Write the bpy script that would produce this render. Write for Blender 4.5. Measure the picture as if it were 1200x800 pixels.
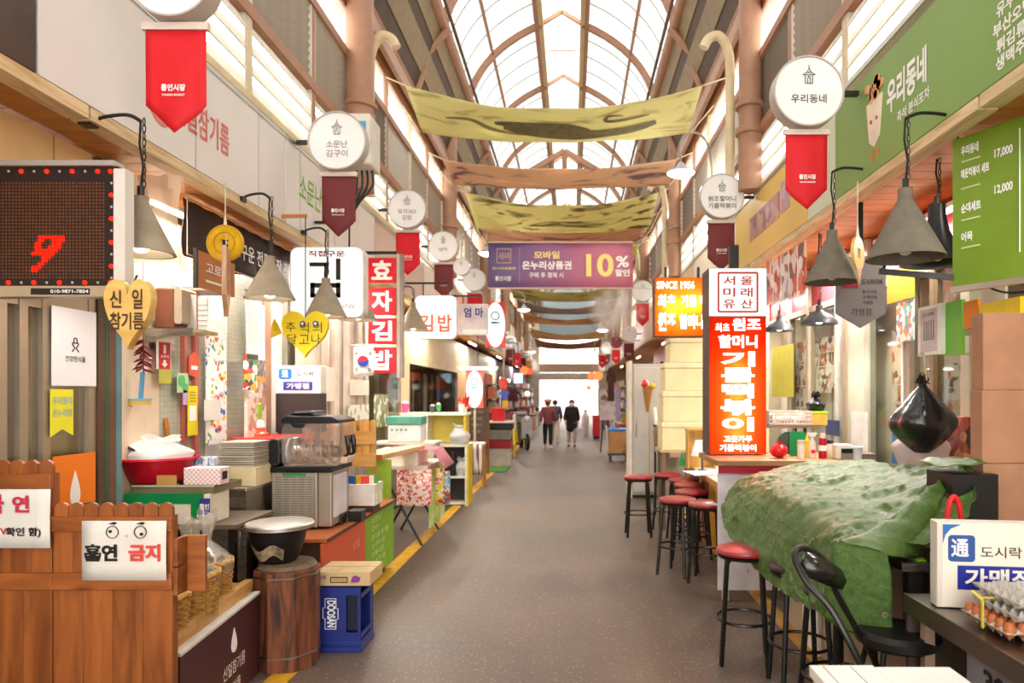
import bpy, bmesh, math, random
from mathutils import Vector, Matrix, noise
R = math.radians
random.seed(7)
SC = bpy.context.scene
for _o in list(bpy.data.objects): bpy.data.objects.remove(_o)
COL = SC.collection
# ---------------------------------------------------------------- camera, sky, exposure
VPX, VPY, F, H = 670.0, 462.0, 800.0, 1.7        # vanishing point and focal length in a 1200x800 frame
cam_d = bpy.data.cameras.new('camera'); cam = bpy.data.objects.new('camera', cam_d); COL.objects.link(cam)
cam_d.sensor_fit = 'HORIZONTAL'; cam_d.sensor_width = 36.0; cam_d.lens = 36.0 * F / 1200.0
cam_d.shift_x = -(VPX - 600) / 1200.0; cam_d.shift_y = (VPY - 400) / 1200.0
cam.location = (0, 0, H); cam.rotation_euler = (R(90), 0, 0); cam_d.clip_end = 300
cam_d.dof.use_dof = True; cam_d.dof.focus_distance = 3.8; cam_d.dof.aperture_fstop = 2.4
SC.camera = cam
w = bpy.data.worlds.new('overcast_sky'); SC.world = w; w.use_nodes = True
bg = w.node_tree.nodes['Background']; bg.inputs[0].default_value = (1.0, 0.97, 0.92, 1); bg.inputs[1].default_value = 3.2
SC.view_settings.view_transform = 'Standard'; SC.view_settings.look = 'None'
SC.view_settings.gamma = 1.0; SC.view_settings.use_curve_mapping = False
SC.view_settings.exposure = 0.95
SC.cycles.max_bounces = 8; SC.cycles.volume_bounces = 2; SC.cycles.transparent_max_bounces = 24; SC.cycles.diffuse_bounces = 4; SC.cycles.sample_clamp_indirect = 6.0
SC.cycles.caustics_reflective = False; SC.cycles.caustics_refractive = False

def at(px, py, d):                                # point at distance d along the alley seen at that place
    return Vector(((px - VPX) * d / F, d, H - (py - VPY) * d / F))
def s2l(c): return c / 12.92 if c <= 0.04045 else ((c + 0.055) / 1.055) ** 2.4
def col(h):
    h = h.lstrip('#'); return tuple(s2l(int(h[i:i+2], 16) / 255) for i in (0, 2, 4)) + (1.0,)
# ---------------------------------------------------------------- materials
MATS = {}
def _new(name):
    m = bpy.data.materials.new(name); m.use_nodes = True; nt = m.node_tree
    return m, nt, nt.nodes, nt.links, nt.nodes['Principled BSDF']
def mat(h, rough=0.6, metal=0.0, var=0.10, scale=6.0, bump=0.0, bscale=40.0, spec=0.4, name=None, h2=None):
    """plain painted / plastic / cloth surface with a little uneven tone and relief"""
    k = ('p', h, rough, metal, var, scale, bump, bscale, spec, h2)
    if k in MATS: return MATS[k]
    m, nt, N, L, b = _new(name or 'surface_' + h.lstrip('#'))
    c = col(h); c2 = col(h2) if h2 else tuple(max(0, x * (1 - var * 2)) for x in c[:3]) + (1,)
    b.inputs['Roughness'].default_value = rough; b.inputs['Metallic'].default_value = metal
    b.inputs['Specular IOR Level'].default_value = spec
    tc = N.new('ShaderNodeTexCoord')
    if var or h2:
        n = N.new('ShaderNodeTexNoise'); n.inputs['Scale'].default_value = scale; n.inputs['Detail'].default_value = 5
        r = N.new('ShaderNodeValToRGB'); r.color_ramp.elements[0].color = c2; r.color_ramp.elements[1].color = c
        r.color_ramp.elements[0].position = 0.3; r.color_ramp.elements[1].position = 0.62
        L.new(tc.outputs['Object'], n.inputs['Vector']); L.new(n.outputs['Fac'], r.inputs['Fac']); L.new(r.outputs['Color'], b.inputs['Base Color'])
    else: b.inputs['Base Color'].default_value = c
    if bump:
        n2 = N.new('ShaderNodeTexNoise'); n2.inputs['Scale'].default_value = bscale; n2.inputs['Detail'].default_value = 6
        bp = N.new('ShaderNodeBump'); bp.inputs['Strength'].default_value = bump; bp.inputs['Distance'].default_value = 0.02
        L.new(tc.outputs['Object'], n2.inputs['Vector']); L.new(n2.outputs['Fac'], bp.inputs['Height']); L.new(bp.outputs['Normal'], b.inputs['Normal'])
    MATS[k] = m; return m
def wood(h1, h2, axis='Z', scale=3.0, rough=0.45, name=None, knots=True):
    k = ('w', h1, h2, axis, scale, rough)
    if k in MATS: return MATS[k]
    m, nt, N, L, b = _new(name or 'wood_' + h1.lstrip('#'))
    tc = N.new('ShaderNodeTexCoord'); mp = N.new('ShaderNodeMapping'); oi = N.new('ShaderNodeObjectInfo')
    sc = {'X': (0.12, 1, 1), 'Y': (1, 0.12, 1), 'Z': (1, 1, 0.12)}[axis]
    mp.inputs['Scale'].default_value = sc
    vm = N.new('ShaderNodeVectorMath'); vm.operation = 'MULTIPLY_ADD'
    vm.inputs[1].default_value = (0, 0, 0); 
    L.new(oi.outputs['Random'], vm.inputs[0]); vm.inputs[1].default_value = (17, 31, 23); L.new(tc.outputs['Object'], vm.inputs[2])
    L.new(vm.outputs[0], mp.inputs['Vector'])
    n = N.new('ShaderNodeTexNoise'); n.inputs['Scale'].default_value = scale * 9; n.inputs['Detail'].default_value = 7; n.inputs['Distortion'].default_value = 1.1
    L.new(mp.outputs[0], n.inputs['Vector'])
    r = N.new('ShaderNodeValToRGB'); r.color_ramp.elements[0].color = col(h2); r.color_ramp.elements[1].color = col(h1)
    r.color_ramp.elements[0].position = 0.32; r.color_ramp.elements[1].position = 0.64
    L.new(n.outputs['Fac'], r.inputs['Fac'])
    hs = N.new('ShaderNodeHueSaturation'); mr = N.new('ShaderNodeMapRange'); mr.inputs[3].default_value = 0.84; mr.inputs[4].default_value = 1.12
    L.new(oi.outputs['Random'], mr.inputs[0]); L.new(mr.outputs[0], hs.inputs['Value']); L.new(r.outputs['Color'], hs.inputs['Color'])
    out = hs.outputs['Color']
    if knots:
        v = N.new('ShaderNodeTexVoronoi'); v.inputs['Scale'].default_value = scale * 2.4
        mp2 = N.new('ShaderNodeMapping'); mp2.inputs['Scale'].default_value = {'X': (0.5, 1, 1), 'Y': (1, 0.5, 1), 'Z': (1, 1, 0.5)}[axis]
        L.new(vm.outputs[0], mp2.inputs['Vector']); L.new(mp2.outputs[0], v.inputs['Vector'])
        r2 = N.new('ShaderNodeValToRGB'); r2.color_ramp.elements[0].color = (0.16, 0.07, 0.03, 1); r2.color_ramp.elements[1].color = (1, 1, 1, 1)
        r2.color_ramp.elements[0].position = 0.03; r2.color_ramp.elements[1].position = 0.12
        L.new(v.outputs['Distance'], r2.inputs['Fac'])
        mx = N.new('ShaderNodeMix'); mx.data_type = 'RGBA'; mx.blend_type = 'MULTIPLY'; mx.inputs[0].default_value = 0.8
        L.new(out, mx.inputs[6]); L.new(r2.outputs['Color'], mx.inputs[7]); out = mx.outputs[2]
    L.new(out, b.inputs['Base Color'])
    bp = N.new('ShaderNodeBump'); bp.inputs['Strength'].default_value = 0.25; bp.inputs['Distance'].default_value = 0.006
    L.new(n.outputs['Fac'], bp.inputs['Height']); L.new(bp.outputs['Normal'], b.inputs['Normal'])
    b.inputs['Roughness'].default_value = rough
    MATS[k] = m; return m
def metal(h='#b8b6b2', rough=0.3, name=None, brushed=True):
    k = ('m', h, rough)
    if k in MATS: return MATS[k]
    m, nt, N, L, b = _new(name or 'metal_' + h.lstrip('#'))
    b.inputs['Base Color'].default_value = col(h); b.inputs['Metallic'].default_value = 1.0
    tc = N.new('ShaderNodeTexCoord'); mp = N.new('ShaderNodeMapping'); mp.inputs['Scale'].default_value = (2, 2, 60)
    n = N.new('ShaderNodeTexNoise'); n.inputs['Scale'].default_value = 3; n.inputs['Detail'].default_value = 4
    mr = N.new('ShaderNodeMapRange'); mr.inputs[3].default_value = rough * 0.75; mr.inputs[4].default_value = min(1, rough * 1.3)
    L.new(tc.outputs['Object'], mp.inputs[0]); L.new(mp.outputs[0], n.inputs['Vector']); L.new(n.outputs['Fac'], mr.inputs[0]); L.new(mr.outputs[0], b.inputs['Roughness'])
    MATS[k] = m; return m
def emis(h, s=2.0, name=None):
    k = ('e', h, s)
    if k in MATS: return MATS[k]
    m = bpy.data.materials.new(name or 'lit_' + h.lstrip('#')); m.use_nodes = True; N = m.node_tree.nodes; N.clear()
    e = N.new('ShaderNodeEmission'); o = N.new('ShaderNodeOutputMaterial'); e.inputs[0].default_value = col(h); e.inputs[1].default_value = s
    m.node_tree.links.new(e.outputs[0], o.inputs[0]); MATS[k] = m; return m
def clear(h='#ffffff', gloss=0.10, rough=0.04, body=0.0, name=None, bodycol=None):
    """see-through sheet: glass, clear plastic; 'body' is the share of milky diffuse"""
    k = ('c', h, gloss, rough, body, bodycol)
    if k in MATS: return MATS[k]
    m = bpy.data.materials.new(name or 'clear_' + h.lstrip('#')); m.use_nodes = True; N = m.node_tree.nodes; L = m.node_tree.links; N.clear()
    t = N.new('ShaderNodeBsdfTransparent'); t.inputs[0].default_value = col(h)
    g = N.new('ShaderNodeBsdfGlossy'); g.inputs['Roughness'].default_value = rough
    mx = N.new('ShaderNodeMixShader'); mx.inputs[0].default_value = gloss; L.new(t.outputs[0], mx.inputs[1]); L.new(g.outputs[0], mx.inputs[2])
    out = mx.outputs[0]
    if body:
        d = N.new('ShaderNodeBsdfDiffuse'); d.inputs[0].default_value = col(bodycol or h); tl = N.new('ShaderNodeBsdfTranslucent'); tl.inputs[0].default_value = col(bodycol or h)
        m1 = N.new('ShaderNodeMixShader'); m1.inputs[0].default_value = 0.5; L.new(d.outputs[0], m1.inputs[1]); L.new(tl.outputs[0], m1.inputs[2])
        m2 = N.new('ShaderNodeMixShader'); m2.inputs[0].default_value = body; L.new(out, m2.inputs[1]); L.new(m1.outputs[0], m2.inputs[2]); out = m2.outputs[0]
    o = N.new('ShaderNodeOutputMaterial'); L.new(out, o.inputs[0]); MATS[k] = m; return m
def cloth(h, trans=0.35, h2=None, scale=3.0, bump=0.0, name=None):
    """thin cloth or paper that lets some light through"""
    k = ('t', h, trans, h2, scale, bump)
    if k in MATS: return MATS[k]
    m = bpy.data.materials.new(name or 'cloth_' + h.lstrip('#')); m.use_nodes = True; N = m.node_tree.nodes; L = m.node_tree.links; N.clear()
    d = N.new('ShaderNodeBsdfDiffuse'); t = N.new('ShaderNodeBsdfTranslucent'); mx = N.new('ShaderNodeMixShader'); o = N.new('ShaderNodeOutputMaterial')
    mx.inputs[0].default_value = trans
    tc = N.new('ShaderNodeTexCoord'); n = N.new('ShaderNodeTexNoise'); n.inputs['Scale'].default_value = scale; n.inputs['Detail'].default_value = 6
    r = N.new('ShaderNodeValToRGB'); c = col(h); r.color_ramp.elements[1].color = c
    r.color_ramp.elements[0].color = col(h2) if h2 else tuple(x * 0.85 for x in c[:3]) + (1,)
    r.color_ramp.elements[0].position = 0.38; r.color_ramp.elements[1].position = 0.6
    L.new(tc.outputs['Object'], n.inputs['Vector']); L.new(n.outputs['Fac'], r.inputs[0])
    for s in (d, t): L.new(r.outputs[0], s.inputs[0])
    L.new(d.outputs[0], mx.inputs[1]); L.new(t.outputs[0], mx.inputs[2]); L.new(mx.outputs[0], o.inputs[0])
    MATS[k] = m; return m
def photo_print(seed, cols, scale=7.0, stretch=(1, 1, 1), rough=0.35):
    """blotchy colour print (packaging, food photographs)"""
    k = ('f', seed, tuple(cols), scale)
    if k in MATS: return MATS[k]
    m, nt, N, L, b = _new('print_%d' % seed)
    tc = N.new('ShaderNodeTexCoord'); mp = N.new('ShaderNodeMapping'); mp.inputs['Location'].default_value = (seed * 3.7, seed * 1.3, seed * 2.1); mp.inputs['Scale'].default_value = stretch
    v = N.new('ShaderNodeTexVoronoi'); v.inputs['Scale'].default_value = scale
    L.new(tc.outputs['Object'], mp.inputs[0]); L.new(mp.outputs[0], v.inputs['Vector'])
    sp = N.new('ShaderNodeSeparateColor'); L.new(v.outputs['Color'], sp.inputs[0])
    r = N.new('ShaderNodeValToRGB'); r.color_ramp.interpolation = 'CONSTANT'
    e = r.color_ramp.elements
    while len(e) < len(cols): e.new(0.5)
    for i, h in enumerate(cols): e[i].position = i / len(cols); e[i].color = col(h)
    L.new(sp.outputs[0], r.inputs[0]); L.new(r.outputs[0], b.inputs['Base Color']); b.inputs['Roughness'].default_value = rough
    MATS[k] = m; return m

# ---------------------------------------------------------------- mesh builder
class MB:
    def __init__(s): s.v = []; s.f = []
    def add(s, vs, fs, mtx=None):
        o = len(s.v)
        s.v += [tuple(mtx @ Vector(p)) for p in vs] if mtx else [tuple(p) for p in vs]
        s.f += [tuple(i + o for i in f) for f in fs]; return s
    def box(s, x0, x1, y0, y1, z0, z1, mtx=None):
        if x0 > x1: x0, x1 = x1, x0
        if y0 > y1: y0, y1 = y1, y0
        if z0 > z1: z0, z1 = z1, z0
        return s.add([(x0,y0,z0),(x1,y0,z0),(x1,y1,z0),(x0,y1,z0),(x0,y0,z1),(x1,y0,z1),(x1,y1,z1),(x0,y1,z1)],
            [(0,3,2,1),(4,5,6,7),(0,1,5,4),(1,2,6,5),(2,3,7,6),(3,0,4,7)], mtx)
    def cbox(s, cx, cy, cz, sx, sy, sz, mtx=None): return s.box(cx-sx/2, cx+sx/2, cy-sy/2, cy+sy/2, cz-sz/2, cz+sz/2, mtx)
    def beam(s, a, b, wd, ht):                    # box section bar from a to b
        a, b = Vector(a), Vector(b); d = (b - a); L = d.length; q = d.to_track_quat('Y', 'Z').to_matrix().to_4x4(); q.translation = a
        return s.box(-wd/2, wd/2, 0, L, -ht/2, ht/2, q)
    def tube(s, pts, r, n=8, closed=False):
        pts = [Vector(p) for p in pts]; m = len(pts); o = len(s.v); rs = r if isinstance(r, (list, tuple)) else [r] * m
        ref = None
        for i, p in enumerate(pts):
            if closed: t = pts[(i+1) % m] - pts[i-1]
            else: t = pts[min(i+1, m-1)] - pts[max(i-1, 0)]
            if t.length < 1e-9: t = Vector((0,0,1))
            t.normalize()
            if ref is None: ref = Vector((0,0,1)) if abs(t.z) < 0.9 else Vector((1,0,0))
            u = ref - t * ref.dot(t)
            if u.length < 1e-6: u = t.orthogonal()
            u.normalize(); v = t.cross(u); ref = u
            for k in range(n):
                a = 2 * math.pi * k / n; s.v.append(tuple(p + (u * math.cos(a) + v * math.sin(a)) * rs[i]))
        for i in range(m if closed else m - 1):
            j = (i + 1) % m
            for k in range(n): s.f.append((o+i*n+k, o+i*n+(k+1)%n, o+j*n+(k+1)%n, o+j*n+k))
        if not closed: s.f.append(tuple(o+k for k in reversed(range(n)))); s.f.append(tuple(o+(m-1)*n+k for k in range(n)))
        return s
    def cyl(s, p0, p1, r0, r1=None, n=14): return s.tube([p0, p1], [r0, r0 if r1 is None else r1], n)
    def lathe(s, prof, n=24, c=(0,0,0), mtx=None, cap=True):
        o = len(s.v); vs = []
        for r, z in prof:
            for k in range(n):
                a = 2*math.pi*k/n; vs.append((c[0]+r*math.cos(a), c[1]+r*math.sin(a), c[2]+z))
        fs = [(i*n+k, i*n+(k+1)%n, (i+1)*n+(k+1)%n, (i+1)*n+k) for i in range(len(prof)-1) for k in range(n)]
        if cap:
            if prof[0][0] > 1e-5: fs.append(tuple(reversed(range(n))))
            if prof[-1][0] > 1e-5: fs.append(tuple((len(prof)-1)*n+k for k in range(n)))
        return s.add(vs, fs, mtx)
    def disc(s, cx, cz, r, y0, y1, n=36):         # coin shape standing upright, facing -Y
        return s.prism([(cx+r*math.cos(2*math.pi*k/n), cz+r*math.sin(2*math.pi*k/n)) for k in range(n)], y0, y1)
    def prism(s, poly, y0, y1, mtx=None):         # polygon in the x-z plane extruded in y
        n = len(poly); a = sum(poly[i][0]*poly[(i+1)%n][1]-poly[(i+1)%n][0]*poly[i][1] for i in range(n))
        if a < 0: poly = poly[::-1]
        if y0 > y1: y0, y1 = y1, y0
        vs = [(x, y0, z) for x, z in poly] + [(x, y1, z) for x, z in poly]
        fs = [tuple(range(n)), tuple(n+i for i in reversed(range(n)))] + [(i, n+i, n+(i+1)%n, (i+1)%n) for i in range(n)]
        return s.add(vs, fs, mtx)
    def ring(s, cx, cz, r0, r1, y0, y1, n=32):
        o = len(s.v)
        for r in (r0, r1):
            for y in (y0, y1):
                for k in range(n): a = 2*math.pi*k/n; s.v.append((cx+r*math.cos(a), y, cz+r*math.sin(a)))
        for k in range(n):
            j = (k+1) % n
            s.f += [(o+k, o+j, o+n+j, o+n+k), (o+2*n+k, o+3*n+k, o+3*n+j, o+2*n+j), (o+k, o+2*n+k, o+2*n+j, o+j), (o+n+k, o+n+j, o+3*n+j, o+3*n+k)]
        return s
    def ball(s, c, r, n=12, m=8, sx=1, sy=1, sz=1):
        vs = []; fs = []
        for i in range(m+1):
            t = math.pi*i/m
            for k in range(n): a = 2*math.pi*k/n; vs.append((c[0]+sx*r*math.sin(t)*math.cos(a), c[1]+sy*r*math.sin(t)*math.sin(a), c[2]+sz*r*math.cos(t)))
        for i in range(m):
            for k in range(n): fs.append((i*n+k, (i+1)*n+k, (i+1)*n+(k+1)%n, i*n+(k+1)%n))
        return s.add(vs, fs)
    def grid(s, rows):                            # rows of points
        o = len(s.v); n = len(rows[0])
        for r in rows: s.v += [tuple(p) for p in r]
        for i in range(len(rows)-1):
            for k in range(n-1): s.f.append((o+i*n+k, o+i*n+k+1, o+(i+1)*n+k+1, o+(i+1)*n+k))
        return s
    def mesh(s, name, m, smooth=False):
        me = bpy.data.meshes.new(name); me.from_pydata(s.v, [], s.f); me.update()
        if m: me.materials.append(m)
        if smooth:
            me.polygons.foreach_set('use_smooth', [True]*len(me.polygons)); me.set_sharp_from_angle(angle=R(38))
        return me
    def build(s, name, m, parent=None, smooth=False, bevel=0.0, loc=None, rotz=0, solid=0.0):
        o = bpy.data.objects.new(name, s.mesh(name, m, smooth)); COL.objects.link(o)
        if parent: o.parent = parent
        if loc is not None: o.location = loc
        if rotz: o.rotation_euler = (0, 0, rotz)
        if solid: md = o.modifiers.new('thickness', 'SOLIDIFY'); md.thickness = solid; md.offset = 0
        if bevel: md = o.modifiers.new('bevel', 'BEVEL'); md.width = bevel; md.segments = 2; md.limit_method = 'ANGLE'
        return o
def B(*a): return MB().box(*a)
def rrect(x0, x1, z0, z1, r, n=6):
    P = []
    for cx, cz, a0 in ((x1-r, z1-r, 0), (x0+r, z1-r, 90), (x0+r, z0+r, 180), (x1-r, z0+r, 270)):
        for k in range(n+1): a = R(a0 + 90*k/n); P.append((cx+r*math.cos(a), cz+r*math.sin(a)))
    return P
def heart(wd, ht, n=40):
    P = []
    for k in range(n):
        t = 2*math.pi*k/n; x = 16*math.sin(t)**3; z = 13*math.cos(t)-5*math.cos(2*t)-2*math.cos(3*t)-math.cos(4*t)
        x *= 1 + 0.028*max(0, -z-1); P.append((x/33*wd, (z+2.5)/29*ht))
    return P
def drop(wd, ht, n=30):
    return [(wd*0.62*math.sin(t)*math.sin(t/2)**1.4, ht*(1+math.cos(t))/2) for t in [2*math.pi*k/n for k in range(n)]]
def spline(P, n):                                 # Catmull-Rom through points
    P = [Vector(p) for p in P]; out = []
    for i in range(len(P)-1):
        p0, p1, p2, p3 = P[max(i-1,0)], P[i], P[i+1], P[min(i+2,len(P)-1)]
        for k in range(n):
            t = k/n; out.append(0.5*((2*p1)+(p2-p0)*t+(2*p0-5*p1+4*p2-p3)*t*t+(3*p1-p0-3*p2+p3)*t**3))
    return out + [P[-1]]
# ---------------------------------------------------------------- things and tags
def tag(o, label, cat, group=None):
    o['label'] = label; o['category'] = cat
    if group: o['group'] = group
    return o
def thing(name, label, cat, loc=(0,0,0), rotz=0, group=None):
    o = bpy.data.objects.new(name, None); o.empty_display_size = 0.1; COL.objects.link(o); o.location = loc; o.rotation_euler = (0,0,rotz)
    return tag(o, label, cat, group)
def struct(o, label=None):
    o['kind'] = 'structure'
    if label: o['label'] = label
    return o
def sempty(name, label=None, loc=(0,0,0), rotz=0):
    o = bpy.data.objects.new(name, None); COL.objects.link(o); o.location = loc; o.rotation_euler = (0,0,rotz); return struct(o, label)
def copy_tree(o, parent=None, loc=None, rotz=None, label=None, matmap=None):
    c = o.copy(); COL.objects.link(c); c.parent = parent
    if loc is not None: c.location = loc
    if rotz is not None: c.rotation_euler = (0,0,rotz)
    if label: c['label'] = label
    for ch in list(o.children): copy_tree(ch, c)
    return c
def arm_to_wall(t, x, z, m=None):
    """bracket arm from a hanging thing to the nearer fascia"""
    X = t.location.x + x; X1 = (XL + 0.056) if X < (XL + XR)/2 else (XR - 0.056)
    MB().box(x-0.012 if X1 > X else x+0.012, X1 - t.location.x, 0.0, 0.024, z-0.012, z+0.012).build('arm', m or BLKMET, t)
XL, XR = -2.3, 1.95
def light(parent, loc, power, radius=0.04, color=(1, 0.95, 0.86), name='bulb_light', spot=None):
    l = bpy.data.lights.new(name, 'SPOT' if spot else 'POINT'); l.energy = power; l.shadow_soft_size = radius; l.color = color
    if spot: l.spot_size = R(spot); l.spot_blend = 0.4
    o = bpy.data.objects.new(name, l); COL.objects.link(o); o.location = loc
    if parent: o.parent = parent
    return o
# ---------------------------------------------------------------- lettering
_fc = bpy.data.curves.new('letters', 'FONT'); _fo = bpy.data.objects.new('letters', _fc); COL.objects.link(_fo)
_tc = {}
def glyphs(body, bold=0.0):
    k = (body, bold)
    if k not in _tc:
        _fc.body = body; _fc.offset = bold; _fc.resolution_u = 4; _fc.align_x = 'LEFT'
        e = _fo; m = e.to_mesh()
        vs = [(v.co.x, v.co.y) for v in m.vertices]; fs = [tuple(p.vertices) for p in m.polygons]; e.to_mesh_clear()
        if vs:
            x0 = min(v[0] for v in vs); x1 = max(v[0] for v in vs); y0 = min(v[1] for v in vs); y1 = max(v[1] for v in vs)
        else: x0 = x1 = y0 = y1 = 0
        _tc[k] = (vs, fs, x0, x1, y0, y1)
    return _tc[k]
PANELS = ['face', 'lit_face', 'red_face', 'orange_face', 'phone_label', 'board', 'sheet', 'front_panel', 'cloth', 'box', 'paper', 'case']
class TX:
    # every line of writing becomes a part of its own
    """collects lines of lettering on a plane y = const of the parent (reads along +x, facing -Y)"""
    def __init__(s, y=-0.012): s.ms = []; s.y = y
    def line(s, body, cx, cz, wd=None, ht=None, bold=0.0, align='C', shear=0.0, rot=0.0):
        vs, fs, x0, x1, y0, y1 = glyphs(body, bold)
        if not vs: return s
        gw, gh = x1-x0, y1-y0
        if ht is None: ht = gh*wd/gw
        if wd is None: wd = gw*ht/gh
        sx, sz = wd/gw, ht/gh
        ox = {'C': -wd/2, 'L': 0, 'R': -wd}[align]
        c, n = math.cos(rot), math.sin(rot)
        P = []
        for x, y in vs:
            a, b = (x-x0)*sx+ox + shear*(y-y0)*sz, (y-y0)*sz-ht/2
            P.append((cx+a*c-b*n, s.y, cz+a*n+b*c))
        s.ms.append(MB().add(P, fs)); return s
    def build(s, m, parent, name='lettering'):
        best = None                                # writing belongs to the panel it is printed on
        for c in parent.children:
            k = c.name.split('.')[0]
            if c.type == 'MESH' and k in PANELS and c.location.length < 1e-6 and abs(c.rotation_euler.z) < 1e-6:
                if best is None or PANELS.index(k) < PANELS.index(best.name.split('.')[0]): best = c
        parent = best or parent
        for q in s.ms: q.build(name, m, parent)
WHITE = mat('#f4f3ef', 0.5, var=0.02, name='white_paint'); BLACK = mat('#171514', 0.5, var=0.1, name='black_paint')
STEEL = metal('#b9b5ae', 0.28, 'stainless_steel'); BLKMET = mat('#121110', 0.35, var=0.1, spec=0.5, name='black_metal')
# ================================================================ the place: floor, roof, walls
XL, XR, YN, YF = -2.3, 1.95, -5.0, 40.0
CX = (XL + XR) / 2
def asphalt():
    m, nt, N, L, b = _new('worn_asphalt')
    tc = N.new('ShaderNodeTexCoord')
    n1 = N.new('ShaderNodeTexNoise'); n1.inputs['Scale'].default_value = 0.7; n1.inputs['Detail'].default_value = 6
    n2 = N.new('ShaderNodeTexNoise'); n2.inputs['Scale'].default_value = 120; n2.inputs['Detail'].default_value = 3
    v = N.new('ShaderNodeTexVoronoi'); v.inputs['Scale'].default_value = 95
    for x in (n1, n2, v): L.new(tc.outputs['Object'], x.inputs['Vector'])
    r = N.new('ShaderNodeValToRGB'); r.color_ramp.elements[0].color = col('#57493f'); r.color_ramp.elements[1].color = col('#736154')
    r.color_ramp.elements[0].position = 0.35; r.color_ramp.elements[1].position = 0.65
    L.new(n1.outputs[0], r.inputs[0])
    r2 = N.new('ShaderNodeValToRGB'); r2.color_ramp.elements[0].color = (0.72, 0.72, 0.72, 1); r2.color_ramp.elements[1].color = (1.18, 1.16, 1.12, 1)
    r2.color_ramp.elements[0].position = 0.35; r2.color_ramp.elements[1].position = 0.68
    L.new(n2.outputs[0], r2.inputs[0])
    mx = N.new('ShaderNodeMix'); mx.data_type = 'RGBA'; mx.blend_type = 'MULTIPLY'; mx.inputs[0].default_value = 1
    L.new(r.outputs[0], mx.inputs[6]); L.new(r2.outputs[0], mx.inputs[7])
    sp = N.new('ShaderNodeSeparateColor'); L.new(v.outputs['Color'], sp.inputs[0])
    r3 = N.new('ShaderNodeValToRGB'); r3.color_ramp.interpolation = 'CONSTANT'; r3.color_ramp.elements[0].color = (0, 0, 0, 1); r3.color_ramp.elements[1].color = (1, 1, 1, 1); r3.color_ramp.elements[1].position = 0.955
    L.new(sp.outputs[0], r3.inputs[0])
    mf = N.new('ShaderNodeMath'); mf.operation = 'MULTIPLY'; mf.inputs[1].default_value = 0.35; L.new(r3.outputs[0], mf.inputs[0])
    m2 = N.new('ShaderNodeMix'); m2.data_type = 'RGBA'; L.new(mf.outputs[0], m2.inputs[0]); L.new(mx.outputs[2], m2.inputs[6]); m2.inputs[7].default_value = col('#b7a592')
    L.new(m2.outputs[2], b.inputs['Base Color'])
    mr = N.new('ShaderNodeMapRange'); mr.inputs[3].default_value = 0.38; mr.inputs[4].default_value = 0.62; L.new(n1.outputs[0], mr.inputs[0]); L.new(mr.outputs[0], b.inputs['Roughness'])
    bp = N.new('ShaderNodeBump'); bp.inputs['Strength'].default_value = 0.35; bp.inputs['Distance'].default_value = 0.004; L.new(n2.outputs[0], bp.inputs['Height']); L.new(bp.outputs[0], b.inputs['Normal'])
    return m
struct(B(-9, 9, YN, 62, -0.2, 0).build('floor', asphalt()))
YEL = mat('#d9a428', 0.6, var=0.16, scale=9, name='worn_yellow_road_paint')
struct(B(-1.82, -1.68, 2.5, 33, 0, 0.004).build('trim_1', YEL), 'worn yellow line painted along the left stalls')
struct(B(1.52, 1.64, 2.5, 33, 0, 0.004).build('trim_2', mat('#c89b4a', 0.7, var=0.2, name='faded_yellow_road_paint')), 'faded yellow line painted along the right stalls')

BROWN = mat('#a87a5e', 0.5, var=0.08, name='terracotta_painted_steel'); BROWN2 = mat('#ad8268', 0.45, var=0.08, name='russet_painted_steel')
DKB = mat('#55402f', 0.6, var=0.12, name='olive_brown_eave_board'); OLV = mat('#8f7a5a', 0.55, var=0.1, name='khaki_eave_board')
CREAMP = mat('#dccaa4', 0.5, var=0.06, name='cream_painted_steel')
# ---- roof: ribs, beams, translucent panels
roof = sempty('ceiling', 'arched steel roof with milky translucent panels')
PANEL = clear('#dfe4e4', 0.03, 0.25, body=0.88, name='milky_roof_panel', bodycol='#8b9294'); SKYP = clear('#f6f6f4', 0.03, 0.25, body=0.4, name='clear_skylight_panel', bodycol='#f2f2f0')
def arc(s, k):                                     # point on the roof arc, side s, k 0..1 from eave to ridge beam
    p0, p1, p2 = Vector((1.63, 6.9)), Vector((1.42, 7.75)), Vector((0.37, 8.2))
    q = p0*(1-k)**2 + p1*2*k*(1-k) + p2*k*k
    return CX + s*q.x, q.y
NA = 10
RY = [2.4*k for k in range(1, 17)]
def rib_mesh():
    m = MB(); W = 0.045
    for s in (-1, 1):
        pts = [arc(s, k/NA) for k in range(NA+1)]
        for i in range(NA):
            (x0, z0), (x1, z1) = pts[i], pts[i+1]; m.beam((x0, 0, z0), (x1, 0, z1), 0.075, 0.11)
    m.beam((CX-0.37, 0, 8.2), (CX, 0, 8.43), 0.06, 0.07); m.beam((CX, 0, 8.43), (CX+0.37, 0, 8.2), 0.06, 0.07)
    return m.mesh('rib', BROWN)
RIB = rib_mesh()
def inst(name, me, parent, loc=(0,0,0), rotz=0):
    o = bpy.data.objects.new(name, me); COL.objects.link(o); o.parent = parent; o.location = loc; o.rotation_euler = (0,0,rotz); return o
for y in RY: inst('rib', RIB, roof, (0, y, 0))
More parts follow.
